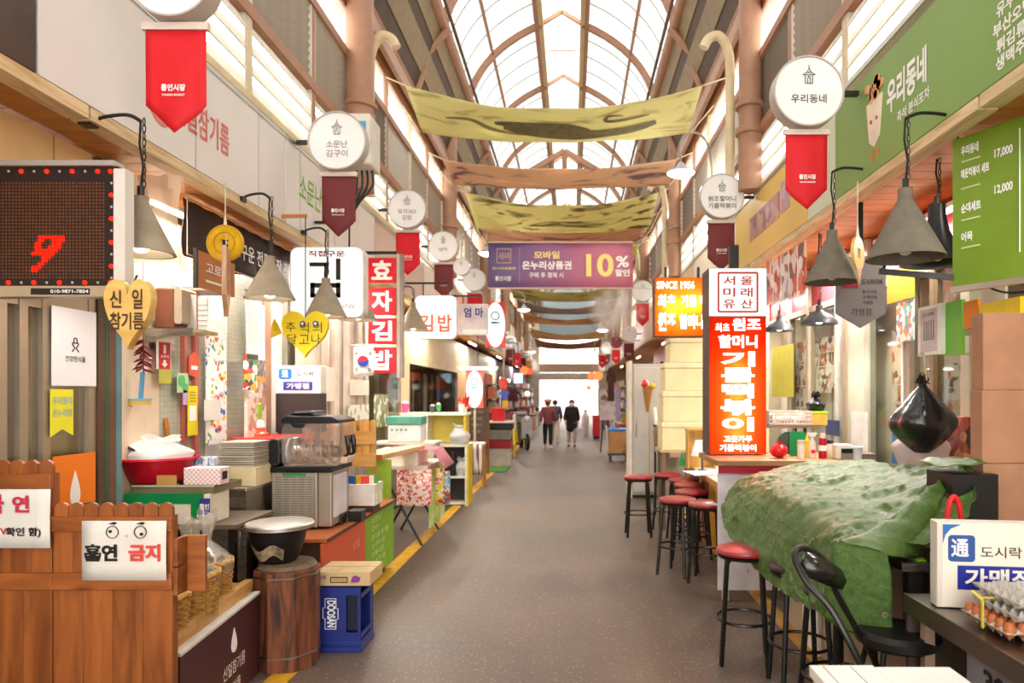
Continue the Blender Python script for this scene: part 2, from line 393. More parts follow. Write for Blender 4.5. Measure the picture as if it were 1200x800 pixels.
for s in (-1, 1):
    MB().box(CX+s*0.37-0.05, CX+s*0.37+0.05, YN, YF, 8.16, 8.30).build('ridge_beam', CREAMP, roof)
    MB().box(CX+s*0.44-0.035, CX+s*0.44+0.035, YN, YF, 8.10, 8.2).build('ridge_rail', BROWN, roof)
    x, z = arc(s, 0.5); MB().cyl((x, YN, z+0.02), (x, YF, z+0.02), 0.03, n=6).build('purlin', BROWN, roof)
    x, z = arc(s, 0.0); MB().cyl((x, YN, z-0.03), (x, YF, z-0.03), 0.085, n=10).build('eave_tube', BROWN2, roof, smooth=True)
    MB().cyl((x-s*0.12, YN, z+0.03), (x-s*0.12, YF, z+0.03), 0.025, n=6).build('cable_pipe', mat('#6b4a35', 0.5), roof)
    # eave soffit: long boards stepping from wall top to the tube
    for i, (a, mt) in enumerate(((0.1, BROWN), (0.30, DKB), (0.5, OLV), (0.68, DKB), (0.86, OLV))):
        x0 = CX + s*(2.125 + (1.63-2.125)*a); z0 = 5.72 + (6.9-5.72)*a
        mm = Matrix.Translation((x0, 0, z0)) @ Matrix.Rotation(s*R(67), 4, 'Y')
        MB().box(-0.15, 0.15, YN, YF, -0.02+0.012*(i % 2), 0.02, mm).build('eave_board', mt, roof)
    MB().box(CX+s*2.17-0.06, CX+s*2.17+0.06, YN, YF, 5.62, 5.78).build('wall_plate', mat('#b9794c', 0.5, var=0.1, name='orange_brown_steel'), roof)
    MB().box(CX+s*2.02-0.03, CX+s*2.02+0.03, YN, YF, 5.7, 5.86).build('gutter', BROWN2, roof)
    br = MB(); br.cyl((s*-0.10, 0, 6.42), (s*-0.44, 0, 6.80), 0.055, n=8); br.cyl((s*0.02, 0, 5.88), (s*-0.12, 0, 6.28), 0.05, n=8)
    bm_ = br.mesh('bracket', BROWN2)
    for y in RY: inst('bracket', bm_, roof, (CX+s*2.0, y-0.05, 0))
# translucent panels with standing seams, one per bay and side
SEAM = mat('#c9c2b6', 0.5, var=0.0, name='panel_seam')
for s in (-1, 1):
    for lo, hi in ((0, 0.5), (0.5, 1.0)):
        m = MB(); sm = MB(); n = 5
        P = [arc(s, lo+(hi-lo)*k/n) for k in range(n+1)]
        m.grid([[(x-CX+s*0.03, y, z+0.07) for x, z in P] for y in (0.03, 2.37)])
        for q in (0.6, 1.2, 1.8):
            for i in range(n): sm.beam((P[i][0]-CX+s*0.03, q, P[i][1]+0.062), (P[i+1][0]-CX+s*0.03, q, P[i+1][1]+0.062), 0.018, 0.018)
        pm = m.mesh('roof_panel', PANEL, True); sme = sm.mesh('seam', SEAM)
        for y in [-4.8, -2.4, 0] + RY[:-1]:
            p = inst('roof_panel', pm, roof, (CX, y, 0)); inst('seam', sme, p)
m = MB()
m.grid([[(-0.36, y, 8.27), (-0.2, y, 8.4), (0, y, 8.5), (0.2, y, 8.4), (0.36, y, 8.27)] for y in (0.02, 2.38)])
pm = m.mesh('skylight_panel', SKYP, True)
for y in [-4.8, -2.4, 0] + RY[:-1]: inst('skylight_panel', pm, roof, (CX, y, 0))
hm = MB().box(-0.36, 0.36, -0.03, 0.03, 8.34, 8.38).mesh('skylight_bar', mat('#e9c9b6', 0.5, var=0, name='pale_pink_steel'))
for y in RY: inst('skylight_bar', hm, roof, (CX, y-1.2, 0))
# king-post trusses lower down (seen through the cloths)
for y in (16.8, 26.4, 36.0):
    t = MB(); t.beam((CX-1.5, y, 6.8), (CX, y, 7.7), 0.08, 0.12); t.beam((CX, y, 7.7), (CX+1.5, y, 6.8), 0.08, 0.12); t.cyl((CX, y, 7.65), (CX, y, 7.2), 0.07, n=8)
    t.build('truss', BROWN, roof)
# ---- upper walls: rails, posts, louvres, clerestory panes
SLATW = cloth('#efebe2', 0.34, name='lit_white_louvre'); SLATG = mat('#a89f92', 0.55, var=0.08, name='grey_louvre'); SLATD = mat('#7d7468', 0.5, var=0.08, name='dark_grey_louvre')
GLASSC = clear('#fbfbf8', 0.05, 0.2, body=0.22, name='frosted_clerestory_pane')
wn = 0
for s, X, nm in ((-1, XL, 'left'), (1, XR, 'right')):
    W = sempty('wall_' + nm, None)
    W['label'] = 'upper %s wall of louvres over the shop signs' % nm
    for z, t, mt in ((3.78, 0.05, CREAMP), (4.40, 0.09, BROWN), (5.14, 0.08, BROWN)):
        MB().box(X-0.05, X+0.05, YN, YF, z-t/2, z+t/2).build('rail', mt, W)
    # lower wall behind the shops
    MB().box(X+s*1.4, X+s*1.55, YN, YF, 0, 3.15).build('back_wall', mat('#e6d6ba', 0.7, var=0.06, name='cream_plaster'), W)
    MB().box(X, X+s*1.5, YN, YF, 3.12, 3.2).build('canopy_top', mat('#8a7a66', 0.7), W)
    ys = [-4.8+1.2*k for k in range(38)]
    for k, y in enumerate(ys):
        MB().box(X-0.035, X+0.035, y-0.03, y+0.03, 3.78, 5.62).build('post', BROWN if k % 2 else CREAMP, W)
    for k, y in enumerate(ys[:-1]):
        if y < 1.0: 
            MB().box(X-0.01, X+0.01, y, y+1.2, 3.78, 5.12).build('wall_panel', SLATG, W); continue
        if y > 20:
            if k % 2: continue
            MB().box(X-0.01, X+0.01, y, y+2.4, 3.8, 4.36).build('wall_panel', SLATW, W)
            MB().box(X-0.012, X+0.012, y, y+2.4, 4.42, 5.1).build('wall_panel', SLATG, W)
            MB().box(X-0.008, X+0.008, y, y+2.4, 5.18, 5.62).build('pane', GLASSC, W); continue
        wn += 1
        wd = sempty('window_%d' % wn, 'louvred window bay high on the %s wall' % nm, (X, y, 0))
        f = MB(); f.box(-0.03, 0.03, 0.03, 0.055, 3.80, 5.1); f.box(-0.03, 0.03, 1.145, 1.17, 3.80, 5.1); f.build('frame', mat('#d9d3c6', 0.5, var=0.05, name='pale_window_frame'), wd)
        near = y < 12
        n1, n2 = (4, 9) if near else (3, 5)
        a1 = Matrix.Rotation(s*R(28), 4, 'Y')
        h1 = 0.58/n1; sm = MB().box(-0.006, 0.006, 0.05, 1.15, -h1*0.5, h1*0.5, a1).mesh('slat', SLATW)
        for i in range(n1): inst('slat', sm, wd, (0, 0, 3.81+h1*(i+0.5)))
        kind = (k*7 + (s > 0)*3) % 4
        if kind == 1 and near:
            MB().box(-0.01, 0.01, 0.05, 1.15, 4.45, 5.1).build('blank_panel', mat('#b9b1a4', 0.5, var=0.05, name='putty_panel'), wd)
        else:
            h2 = 0.65/n2; sm = MB().box(-0.005, 0.005, 0.05, 1.15, -h2*0.6, h2*0.6, Matrix.Rotation(-s*R(24), 4, 'Y')).mesh('slat', SLATD if kind == 2 else SLATG)
            for i in range(n2): inst('slat', sm, wd, (0, 0, 4.455+h2*(i+0.5)))
        MB().box(-0.008, 0.008, 0.03, 1.17, 5.18, 5.62).build('pane', GLASSC, wd)
    # round columns on the wall with a cream drain pipe beside
    for y in (1.9, 7.0, 12.1, 17.2, 22.3, 27.4, 32.5):
        xo = X - s*0.12; po = 0.04 if s < 0 else 0.15
        m = MB(); rc = 0.15 if s < 0 else 0.12; prof = [(rc, 3.78), (rc, 4.35), (rc+.03, 4.36), (rc+.03, 4.42), (rc, 4.43), (rc, 4.62), (rc+.03, 4.63), (rc+.03, 4.67), (rc-.005, 4.68), (rc-.005, 6.3)]
        c = m.lathe(prof, 18, (xo, y, 0)).build('column', BROWN2, W, smooth=True)
        m = MB(); m.tube(spline([(xo-s*po, y+0.25, 3.8), (xo-s*po, y+0.25, 5.05), (xo-s*po-s*.02, y+0.25, 5.35), (xo-s*po-s*.11, y+0.25, 5.5), (xo-s*po-s*.22, y+0.25, 5.48), (xo-s*po-s*.28, y+0.25, 5.38)], 6), 0.05, 10)
        m.build('drain_pipe', CREAMP, W, smooth=True)
# ---- canopy undersides: cross boards, and the pale edge trim
SOF = wood('#bd7a32', '#a5652a', 'X', 2.0, 0.5, 'orange_brown_soffit_board', knots=False)
for s, X, z, n in ((-1, XL, 2.99, 3), (1, XR, 3.04, 4)):
    T = sempty('trim_%d' % n, 'board lined underside of the %s shop canopy' % ('left' if s < 0 else 'right'))
    bmesh_ = MB().box(0, s*1.4, 0.004, 0.146, 0, 0.03).mesh('soffit_board', SOF)
    for k in range(60): inst('soffit_board', bmesh_, T, (X, 1.2+0.15*k, z+0.03))
    MB().box(X, X+s*1.4, 10.2, YF, z+0.03, z+0.06).build('soffit_sheet', SOF, T)
    MB().box(X, X+s*1.4, YN, 1.2, z+0.03, z+0.06).build('soffit_sheet', SOF, T)
    T2 = sempty('trim_%d' % (n+2), 'pale wooden edging along the bottom of the %s signs' % ('left' if s < 0 else 'right'))
    for k in range(11):
        MB().box(X-0.05, X+0.05, YN+4.1*k, YN+4.1*k+4.08, z-0.005, z+0.055).build('edge_board', wood('#d9c29a', '#b99a6c', 'Y', 2, 0.6, 'pale_edge_wood', knots=False), T2)
# ---- end of the alley: gate header, street, pale facade across the road
G = sempty('wall_end', 'pale gate header at the far end of the alley')
MB().box(-9, -1.9, YF, YF+0.3, 0, 9.5).build('gable_side', mat('#d8cdbb', 0.7), G); MB().box(1.55, 9, YF, YF+0.3, 0, 9.5).build('gable_side', mat('#d8cdbb', 0.7), G)
MB().box(-1.9, 1.55, YF, YF+0.3, 3.0, 3.5).build('header', mat('#b6977d', 0.6), G)
MB().box(-1.9, 1.55, YF-0.1, YF, 2.55, 2.95).build('shutter_box', mat('#cfc2ae', 0.6), G)
MB().box(-1.9, 1.55, YF, YF+0.3, 5.2, 9.5).build('gable', PANEL, G)
far = thing('pale_building', 'overexposed pale building across the street beyond the gate', 'building', (0, 56, 0))
MB().box(-9, 9, 0, 0.5, 0, 12).build('facade', mat('#f4f1ec', 0.8, var=0.02), far)
for i in range(-4, 5):
    MB().box(i*1.9-0.6, i*1.9+0.6, -0.06, -0.02, 0.9, 2.3).build('window', mat('#c9d2d6', 0.3, var=0.05), far)
# ================================================================ shop signs on the fascias
PL, PR = R(90), R(-90)
RED = mat('#d3161f', 0.5, var=0.05, name='red_paint'); LRED = mat('#d8685e', 0.5, var=0.04, name='faded_red_print')
def fascia(side, d0, d1, z0, z1, mt, label, name='shop_sign'):
    if side < 0: t = thing(name, label, 'sign', (XL, d0, z0), PL)
    else: t = thing(name, label, 'sign', (XR, d1, z0), PR)
    L = d1 - d0
    MB().box(0.004, L-0.004, -0.05, 0.03, 0, z1-z0).build('board', mt, t)
    MB().box(0, L, -0.056, 0.03, z1-z0-0.025, z1-z0+0.005).build('top_rail', metal('#cfcac2', 0.35), t)
    return t
WSIGN = mat('#e2dedb', 0.45, var=0.03, scale=1.5, name='white_sign_vinyl')
fascia(-1, 1.3, 2.87, 3.05, 3.95, mat('#4a3c32', 0.5, var=0.15, name='dark_brown_sign'), 'dark brown blank signboard at the very left edge')
t = fascia(-1, 2.88, 5.36, 3.05, 3.74, WSIGN, 'white sesame oil shop signboard with faded red lettering')
TX(-0.053).line('신일참기름', 1.29, 0.30, 0.62, 0.2, 0.012).build(LRED, t)
MB().prism([(x+0.86, z+0.12) for x, z in drop(0.26, 0.44)], -0.054, -0.05).build('red_drop', mat('#e0857a', 0.5, var=0.04), t)
for q in (1.2, 2.02): MB().box(q, q+0.006, -0.053, -0.05, 0, 0.69).build('panel_joint', mat('#b9b3ac', 0.5), t)
t = fascia(-1, 5.37, 7.8, 3.05, 3.74, mat('#e4e2dc', 0.45, var=0.03, scale=1.5), 'white roasted seaweed shop signboard with green script lettering')
TX(-0.053).line('소문난', 0.5, 0.38, 0.5, 0.22, 0.01, shear=0.1).build(mat('#7cb748', 0.5, name='leaf_green_print'), t)
for q in (0.28, 1.1): MB().box(q, q+0.006, -0.053, -0.05, 0, 0.69).build('panel_joint', mat('#b9b3ac', 0.5), t)
for i, (d0, d1, h, lab) in enumerate(((7.81, 10.4, '#d9c0b4', 'pinkish cream signboard above the red square gimbap signs'), (10.41, 13.2, '#e9dccb', 'cream signboard beyond the lit gimbap box'),
        (13.21, 17, '#c8705a', 'brick red signboard above the oval sign'), (17.01, 22, '#8d7a8e', 'mauve signboard deep along the left side'), (22.01, 29, '#c9b08e', 'tan signboard far along the left side'), (29.01, 39.5, '#a9564a', 'long dull red signboard at the far left end'))):
    fascia(-1, d0, d1, 3.05, 3.72, mat(h, 0.5, var=0.05, scale=1.5), lab)
GRN = mat('#7f9f52', 0.5, var=0.05, scale=1.2, name='olive_green_sign_vinyl')
t = fascia(1, 1.4, 4.92, 3.10, 3.84, GRN, 'large green snack shop signboard with white lettering')
L = 4.92-1.4
def onr(px): return 4.92 - (XR*F/(px-VPX))          # local x of a photo column on the right fascia
TX(-0.053).line('우리동네', 1.04, 0.375, 0.46, 0.20, 0.035).line('즉석 분식포차', 1.12, 0.21, 0.36, 0.065, 0.02).line('유부우동', 1.87, 0.305, 0.26, 0.065, 0.03, 'L').line('부산오뎅', 1.845, 0.225, 0.26, 0.065, 0.03, 'L').line('튀김류', 1.87, 0.145, 0.2, 0.065, 0.03, 'L').line('생맥주', 1.865, 0.07, 0.2, 0.065, 0.03, 'L').build(WHITE, t)
CX_ = 0.2; m = MB(); m.prism([(CX_+x, z) for x, z in ((0.33, 0.45), (0.55, 0.45), (0.51, 0.2), (0.44, 0.15), (0.37, 0.2))], -0.056, -0.05); cup = m.build('paper_cup', mat('#efe0c8', 0.6), t)
m = MB(); rr = random.Random(3)
for k in range(16): m.disc(CX_+0.34+rr.random()*0.2, 0.46+rr.random()*0.11, 0.028, -0.06, -0.05, 10)
m.build('fried_snacks', mat('#e8b080', 0.6, h2='#d08a54'), t)
for q in (CX_+0.4, CX_+0.48): MB().disc(q, 0.32, 0.012, -0.06, -0.055, 10).build('cup_eye', mat('#a3572f', 0.6), t)
for q in (CX_+0.41, CX_+0.48): MB().prism([(q-0.02, 0.13), (q+0.02, 0.13), (q, 0.06)], -0.055, -0.05).build('cup_leg', mat('#d9824a', 0.6), t)
t = fascia(1, 4.925, 5.5, 3.10, 3.84, mat('#d5dcc4', 0.5, var=0.05, name='pale_green_panel'), 'pale green end panel beside the green signboard')
t = fascia(1, 5.505, 7.9, 3.10, 3.80, mat('#e6c46e', 0.5, var=0.06, scale=1.2, name='mustard_sign_vinyl'), 'mustard yellow signboard with a muted purple photo strip')
MB().box(0.62, 1.66, -0.054, -0.05, 0.22, 0.46).build('photo_strip', photo_print(4, ['#a2687c', '#b98a86', '#8e5f7c', '#c7a08e'], 9), t)
MB().box(1.70, 1.95, -0.054, -0.05, 0.24, 0.52).build('photo_strip', photo_print(5, ['#b98fa0', '#caa9b4'], 9), t)
for i, (d0, d1, h, lab) in enumerate(((7.91, 10.6, '#efe6d0', 'cream signboard above the orange lit sign'), (10.61, 14.4, '#e8c9a6', 'peach signboard beyond the orange lit sign'), (14.41, 18.6, '#d8b6ad', 'dusty pink signboard behind the steam'),
        (18.61, 25, '#d2a6a0', 'rose signboard deep along the right side'), (25.01, 32, '#b9a28c', 'tan signboard far along the right side'), (32.01, 39.5, '#8d6a5e', 'brown signboard at the far right end'))):
    fascia(1, d0, d1, 3.10, 3.78, mat(h, 0.5, var=0.05, scale=1.5), lab)
# ================================================================ round blade signs and pennants
DISCW = mat('#e9e7e6', 0.4, var=0.02, name='white_acrylic'); RIM = mat('#b9b0a8', 0.4, var=0.05, name='grey_rim')
INK = mat('#3b3634', 0.5, var=0.05, name='dark_grey_print'); INK2 = mat('#8f8780', 0.5, var=0.05, name='soft_grey_print')
MAROON = mat('#6f2a2b', 0.7, var=0.06, name='maroon_cloth'); PRED = mat('#d0131f', 0.7, var=0.05, name='red_cloth')
def emblem(m, cx, cz, s, y):
    """little pavilion line emblem"""
    def ln(a, b): m.beam((cx+a[0]*s, y, cz+a[1]*s), (cx+b[0]*s, y, cz+b[1]*s), 0.004, 0.045*s)
    for a, b in (((-.35,-.7),(.35,-.7)), ((-.35,-.7),(-.35,.1)), ((.35,-.7),(.35,.1)), ((-.6,.1),(.6,.1)), ((-.6,.1),(-.25,.32)), ((.6,.1),(.25,.32)), ((-.25,.32),(.25,.32)), ((-.2,.32),(0,.75)), ((.2,.32),(0,.75)), ((0,.75),(0,1.0)), ((-.15,-.7),(-.15,-.3)), ((.15,-.7),(.15,-.3)), ((-.15,-.3),(0,-.12)), ((.15,-.3),(0,-.12)), ((-.1,-.05),(.1,-.05))): ln(a, b)
def blade(side, px, py, rpx, lines, label, dx=0.4, face=None, ink=None, oval=1.0):
    X = (XL + dx) if side < 0 else (XR - dx)
    d = X * F / (px - VPX); r = rpx * d / F; z = H - (py - VPY) * d / F
    t = thing('round_shop_sign', label, 'sign', (X, d, z))
    m = MB(); m.ring(0, 0, r*0.955, r, -0.055, 0.055, 40); m.build('rim', RIM, t, smooth=True)
    m = MB(); m.disc(0, 0, r*0.955, -0.045, 0.045, 40); m.build('face', face or DISCW, t)
    e = MB(); emblem(e, 0, r*0.42, r*0.30, -0.05); e.build('emblem', ink or INK, t)
    if lines:
        T = TX(-0.048)
        for i, (b, wd) in enumerate(lines): T.line(b, 0, -r*0.12 - i*r*0.32 - (0.1*r if len(lines) == 1 else 0), wd*r, 0.25*r, 0.012)
        T.build(ink or INK, t)
    a = MB(); a.box(0, (XL-X+0.06 if side < 0 else XR-X-0.06), -0.018, 0.018, -0.015, 0.015); a.build('bracket', BLKMET, t)
    return t, X, d, z, r
def pennant(X, d, ztop, wd, ht, mt, label, tiltz=0):
    t = thing('pennant', label, 'banner', (X, d, ztop), tiltz)
    rows = []
    n, k2 = 8, 8
    tip = ht*0.27
    m = MB()
    for i in range(n+1):
        row = []
        for k in range(k2+1):
            u = k/k2 - 0.5; full = -(ht - tip*abs(u)*2); z = full*i/n
            row.append((u*wd, 0.012*math.sin(u*9+ztop*5)*(i/n), z))
        rows.append(row)
    m.grid(rows); m.build('cloth', mt, t, smooth=True, solid=0.004)
    m = MB(); m.box(-wd*0.55, wd*0.55, -0.012, 0.012, -0.005, 0.03); m.build('rod', mat('#d9c9bd', 0.4), t)
    T = TX(-0.022); T.line('통인시장', 0, -ht*0.575, wd*0.40, wd*0.115, 0.03); T.line('TONGIN MARKET', 0, -ht*0.645, wd*0.38, wd*0.035, 0.02); T.build(WHITE, t)
    return t
def blade_set(side, px, py, rpx, lines, lab, pmat, plab, pw=None, ph=None, **kw):
    t, X, d, z, r = blade(side, px, py, rpx, lines, lab, **kw)
    if pmat: pennant(X, d, z-r-0.035, pw or r*1.34, ph or r*2.1, pmat, plab)
    return d
blade_set(-1, 206, -24, 50, None, 'round white sign cut off by the top left edge', PRED, 'bright red pennant hanging below the topmost left round sign', 0.29, 0.5)
blade_set(-1, 397, 167, 34, [('소문난', 0.72), ('김구이', 0.74)], 'round white sign beside the air conditioner box', MAROON, 'large maroon pennant in front of the white seaweed signboard', 0.275, 0.5, ink=INK2)
blade_set(-1, 478, 246, 22.5, [('효자365', 0.95), ('김밥', 0.5)], 'round white sign above the small bright red pennant on the left', PRED, 'bright red pennant right of the red square signs', 0.28, 0.5, ink=INK2)
blade_set(-1, 520, 289, 17.5, [('엄마', 0.6)], 'round white sign above the lit white gimbap box', MAROON, 'maroon pennant above the lit gimbap box', 0.28, 0.5, ink=INK2)
blade_set(-1, 556, 328, 13.5, None, 'small round white sign beside the purple banner', PRED, 'red pennant above the lilac sign', 0.28, 0.5, ink=INK2)
blade_set(-1, 541, 313, 10, None, 'small glowing round sign left of the purple banner', None, '', ink=INK2)
blade_set(1, 945, 110, 41, [('우리동네', 1.0)], 'large round white sign at the end of the green signboard', PRED, 'bright red pennant at the end of the green signboard', 0.275, 0.5)
blade_set(1, 845, 231, 26, [('원조할머니', 1.25), ('기름떡볶이', 1.25)], 'round white sign with two text lines above the red lit sign', MAROON, 'maroon pennant just above the red and white lit sign', 0.28, 0.5)
blade_set(1, 753, 341, 12.5, None, 'round white sign in the steam left of the orange sign', PRED, 'faded red pennant left of the orange sign', 0.28, 0.5, ink=INK2)
blade_set(1, 737, 391, 9.5, None, 'small round white sign above the grey cabinet', MAROON, 'maroon pennant above the grey cabinet', 0.28, 0.5, ink=INK2)
blade_set(1, 722, 401, 7.5, None, 'small round maroon sign deep on the right', PRED, 'small red pennant deep on the right', 0.28, 0.5, face=mat('#7d1f2a', 0.5), ink=WHITE)
blade_set(1, 711, 407, 6.5, None, 'tiny round pale sign deep on the right', MAROON, 'tiny dark pennant deep on the right', 0.28, 0.5, ink=INK2)
blade_set(-1, 598, 400, 7.5, None, 'small round grey sign deep on the left', MAROON, 'small dark pennant deep on the left', 0.28, 0.5, ink=INK2)
blade_set(-1, 606, 406, 6, None, 'tiny round white sign deep on the left', PRED, 'tiny red pennant deep on the left', 0.28, 0.5, ink=INK2)
for i, (px, py, d, mt, lab) in enumerate(((612, 419, 26, MAROON, 'lone dark pennant farthest on the left'), (706, 416, 26, PRED, 'lone red pennant farthest on the right'), (618, 423, 28, mat('#f0b030', 0.7, name='yellow_cloth'), 'small yellow pennant far on the left'))):
    p = at(px, py, d); t = pennant(p.x, d, p.z, 0.28, 0.5, mt, lab); MB().cyl((0, 0, 0.03), (0, 0, 3.2-p.z), 0.006, n=5).build('cord', BLKMET, t); arm_to_wall(t, 0, 3.2-p.z)
# ================================================================ cloths slung across the alley
def slung(d, zf, zb, depth, x0, x1, sag, c1, c2, label, seed, shapes=None):
    t = thing('slung_cloth', label, 'canopy cloth', (0, d, zf), 0, 'painted cloths slung across the alley')
    nx, ny = 40, 12
    m = MB(); rows = []
    for j in range(ny+1):
        v = j/ny; row = []
        for i in range(nx+1):
            u = i/nx; a = x0 + (x1-x0)*u + (0.06*(0.5-u)*v)
            sg = sag*4*u*(1-u)*(1-0.55*v); b = 0.02*math.sin(v*math.pi)*(1-abs(2*u-1))
            wv = 0.03*noise.noise(Vector((u*5+seed, v*2.2, seed)))
            row.append((a, v*depth, (zb-zf)*v - sg - b + wv))
        rows.append(row)
    m.grid(rows); o = m.build('cloth', painted_cloth(c1, c2, seed), t, smooth=True, solid=0.006)
    r = MB()
    for sx, xe in ((x0, XL+0.1), (x1, XR-0.1)):
        for v in (0, depth): MB().cyl((sx, v, 0 if v == 0 else zb-zf), (xe, v+0.05, 0.12), 0.008, n=5).build('rope', mat('#d8c9a4', 0.8), t)
    return t
def painted_cloth(c1, c2, seed):
    m = bpy.data.materials.new('painted_cloth_%d' % seed); m.use_nodes = True; N = m.node_tree.nodes; L = m.node_tree.links; N.clear()
    tc = N.new('ShaderNodeTexCoord'); mp = N.new('ShaderNodeMapping'); mp.inputs['Location'].default_value = (seed*2.3, seed, 0); mp.inputs['Scale'].default_value = (0.75, 2.0, 1)
    n = N.new('ShaderNodeTexNoise'); n.inputs['Scale'].default_value = 1.3; n.inputs['Detail'].default_value = 7; n.inputs['Distortion'].default_value = 1.6
    L.new(tc.outputs['Object'], mp.inputs[0]); L.new(mp.outputs[0], n.inputs['Vector'])
    r = N.new('ShaderNodeValToRGB'); e = r.color_ramp.elements; e[0].position = 0.36; e[0].color = col(c2); e[1].position = 0.46; e[1].color = col(c1)
    q = e.new(0.62); q.color = col(c1); q = e.new(0.72); q.color = tuple(min(1, x*1.25) for x in col(c1)[:3]) + (1,)
    L.new(n.outputs[0], r.inputs[0])
    d = N.new('ShaderNodeBsdfDiffuse'); t = N.new('ShaderNodeBsdfTranslucent'); mx = N.new('ShaderNodeMixShader'); mx.inputs[0].default_value = 0.45; o = N.new('ShaderNodeOutputMaterial')
    L.new(r.outputs[0], d.inputs[0]); L.new(r.outputs[0], t.inputs[0]); L.new(d.outputs[0], mx.inputs[1]); L.new(t.outputs[0], mx.inputs[2]); L.new(mx.outputs[0], o.inputs[0]); return m
C0 = slung(8.05, 5.34, 5.08, 0.78, -1.96, 1.54, 0.28, '#efe9b4', '#c8bf88', 'olive yellow painted cloth slung nearest across the alley', 3)
# brush strokes printed on the nearest cloth
def stroke(pts, wd, name, mt):
    m = MB(); P = spline([(x, y*0.78, 0) for x, y in pts], 8)
    def zf(x, y):
        u = (x+1.96)/3.5; v = y/0.78; return -0.26*v - 0.28*4*u*(1-u)*(1-0.55*v) - 0.02*math.sin(v*math.pi)*(1-abs(2*u-1)) + 0.03*noise.noise(Vector((u*5+3, v*2.2, 3))) - 0.012
    rows = []
    n = len(P)
    for s in (-1, 1): 
        row = []
        for i, p in enumerate(P):
            t = P[min(i+1, n-1)] - P[max(i-1, 0)]; t.normalize(); q = Vector((-t.y, t.x, 0)); w_ = wd*(0.25+0.75*math.sin(math.pi*min(1, (i+0.6)/n)))
            a = p + q*s*w_; row.append((a.x, a.y, zf(a.x, a.y)))
        rows.append(row)
    m.grid(rows); m.build(name, mt, C0)
SMK = mat('#77704c', 0.8, var=0.2, scale=12, name='ink_wash'); SMK2 = mat('#98905f', 0.8, var=0.15, name='thin_ink_wash')
stroke([(-0.95, 0.46), (-0.55, 0.44), (-0.1, 0.48), (0.22, 0.56)], 0.10, 'ink_stroke', SMK)
stroke([(-0.85, 0.55), (-0.4, 0.66), (0.2, 0.70), (0.7, 0.66), (1.05, 0.56)], 0.12, 'ink_stroke', SMK)
stroke([(0.62, 0.26), (0.45, 0.22), (0.42, 0.32), (0.62, 0.36), (0.95, 0.36)], 0.025, 'ink_stroke', SMK)
stroke([(-1.55, 0.45), (-1.25, 0.42), (-1.0, 0.62), (-0.6, 0.72)], 0.035, 'ink_stroke', SMK2)
slung(10.4, 5.28, 5.12, 0.75, -1.96, 1.6, 0.15, '#e6c6a6', '#9c7c84', 'tan and mauve cloth slung second across the alley', 11)
slung(12.6, 5.42, 5.05, 1.15, -1.96, 1.6, 0.24, '#ebe2a4', '#8a7c52', 'mustard cloth with dark brush marks slung third', 6)
slung(14.4, 5.42, 5.15, 1.1, -1.96, 1.6, 0.30, '#d9ae90', '#94706e', 'brown mauve cloth just above the purple banner', 17)
slung(16.4, 5.3, 5.0, 1.1, -1.96, 1.6, 0.28, '#d3d46e', '#77723f', 'yellow green cloth directly behind the purple banner top', 9)
slung(21.5, 5.2, 4.9, 1.1, -1.96, 1.6, 0.3, '#b3a568', '#6d6140', 'dark olive cloth just below the purple banner', 21)
slung(24.0, 5.05, 4.8, 1.2, -1.96, 1.6, 0.34, '#b09c92', '#84706c', 'grey mauve cloth deep in the alley', 23)
slung(27.0, 4.95, 4.7, 1.2, -1.96, 1.6, 0.30, '#cfa67c', '#9a7a5c', 'brown cloth deep in the alley', 29)
slung(31.0, 4.75, 4.4, 1.3, -1.9, 1.55, 0.34, '#d2b48c', '#a98560', 'sandy cloth near the far end', 31)
slung(35.0, 4.55, 4.2, 1.2, -1.9, 1.55, 0.25, '#b98f74', '#8a6552', 'last brown cloth before the far gate', 37)
# purple banner
p0, p1 = at(572, 285, 11.9), at(742, 337, 11.9)
t = thing('purple_banner', 'purple discount banner reading 10% strung across the alley', 'banner', ((p0.x+p1.x)/2, 11.9, p1.z))
bw, bh = p1.x-p0.x, p0.z-p1.z
def banner_mat():
    m, nt, N, L, b = _new('purple_to_pink_print'); tc = N.new('ShaderNodeTexCoord'); sx = N.new('ShaderNodeSeparateXYZ'); L.new(tc.outputs['Generated'], sx.inputs[0])
    r = N.new('ShaderNodeValToRGB'); e = r.color_ramp.elements; e[0].position = 0.1; e[0].color = col('#6c5a8c'); e[1].position = 0.75; e[1].color = col('#c2718a'); q = e.new(0.45); q.color = col('#96628c')
    L.new(sx.outputs[0], r.inputs[0]); L.new(r.outputs[0], b.inputs['Base Color']); b.inputs['Roughness'].default_value = 0.6; return m
m = MB(); m.grid([[((u/12-0.5)*bw, 0.02*math.sin(u*1.1), z*bh/3) for u in range(13)] for z in range(4)]); m.build('cloth', banner_mat(), t, smooth=True, solid=0.004)
for q in (0.0, bh+0.025): MB().box(-bw/2, bw/2, -0.03, 0.03, q-0.022, q).build('hem_rod', mat('#d8b9a8', 0.5), t)
PY = mat('#f2df8a', 0.6, var=0.02, name='pale_yellow_print')
T = TX(-0.028); T.line('10', 0.27*bw, 0.5*bh, 0.19*bw, 0.52*bh, 0.03); T.line('모바일', -0.095*bw, 0.73*bh, 0.175*bw, 0.17*bh, 0.035); T.line('온누리상품권', -0.39*bw, 0.43*bh, 0.16*bw, 0.055*bh, 0.02); T.build(PY, t)
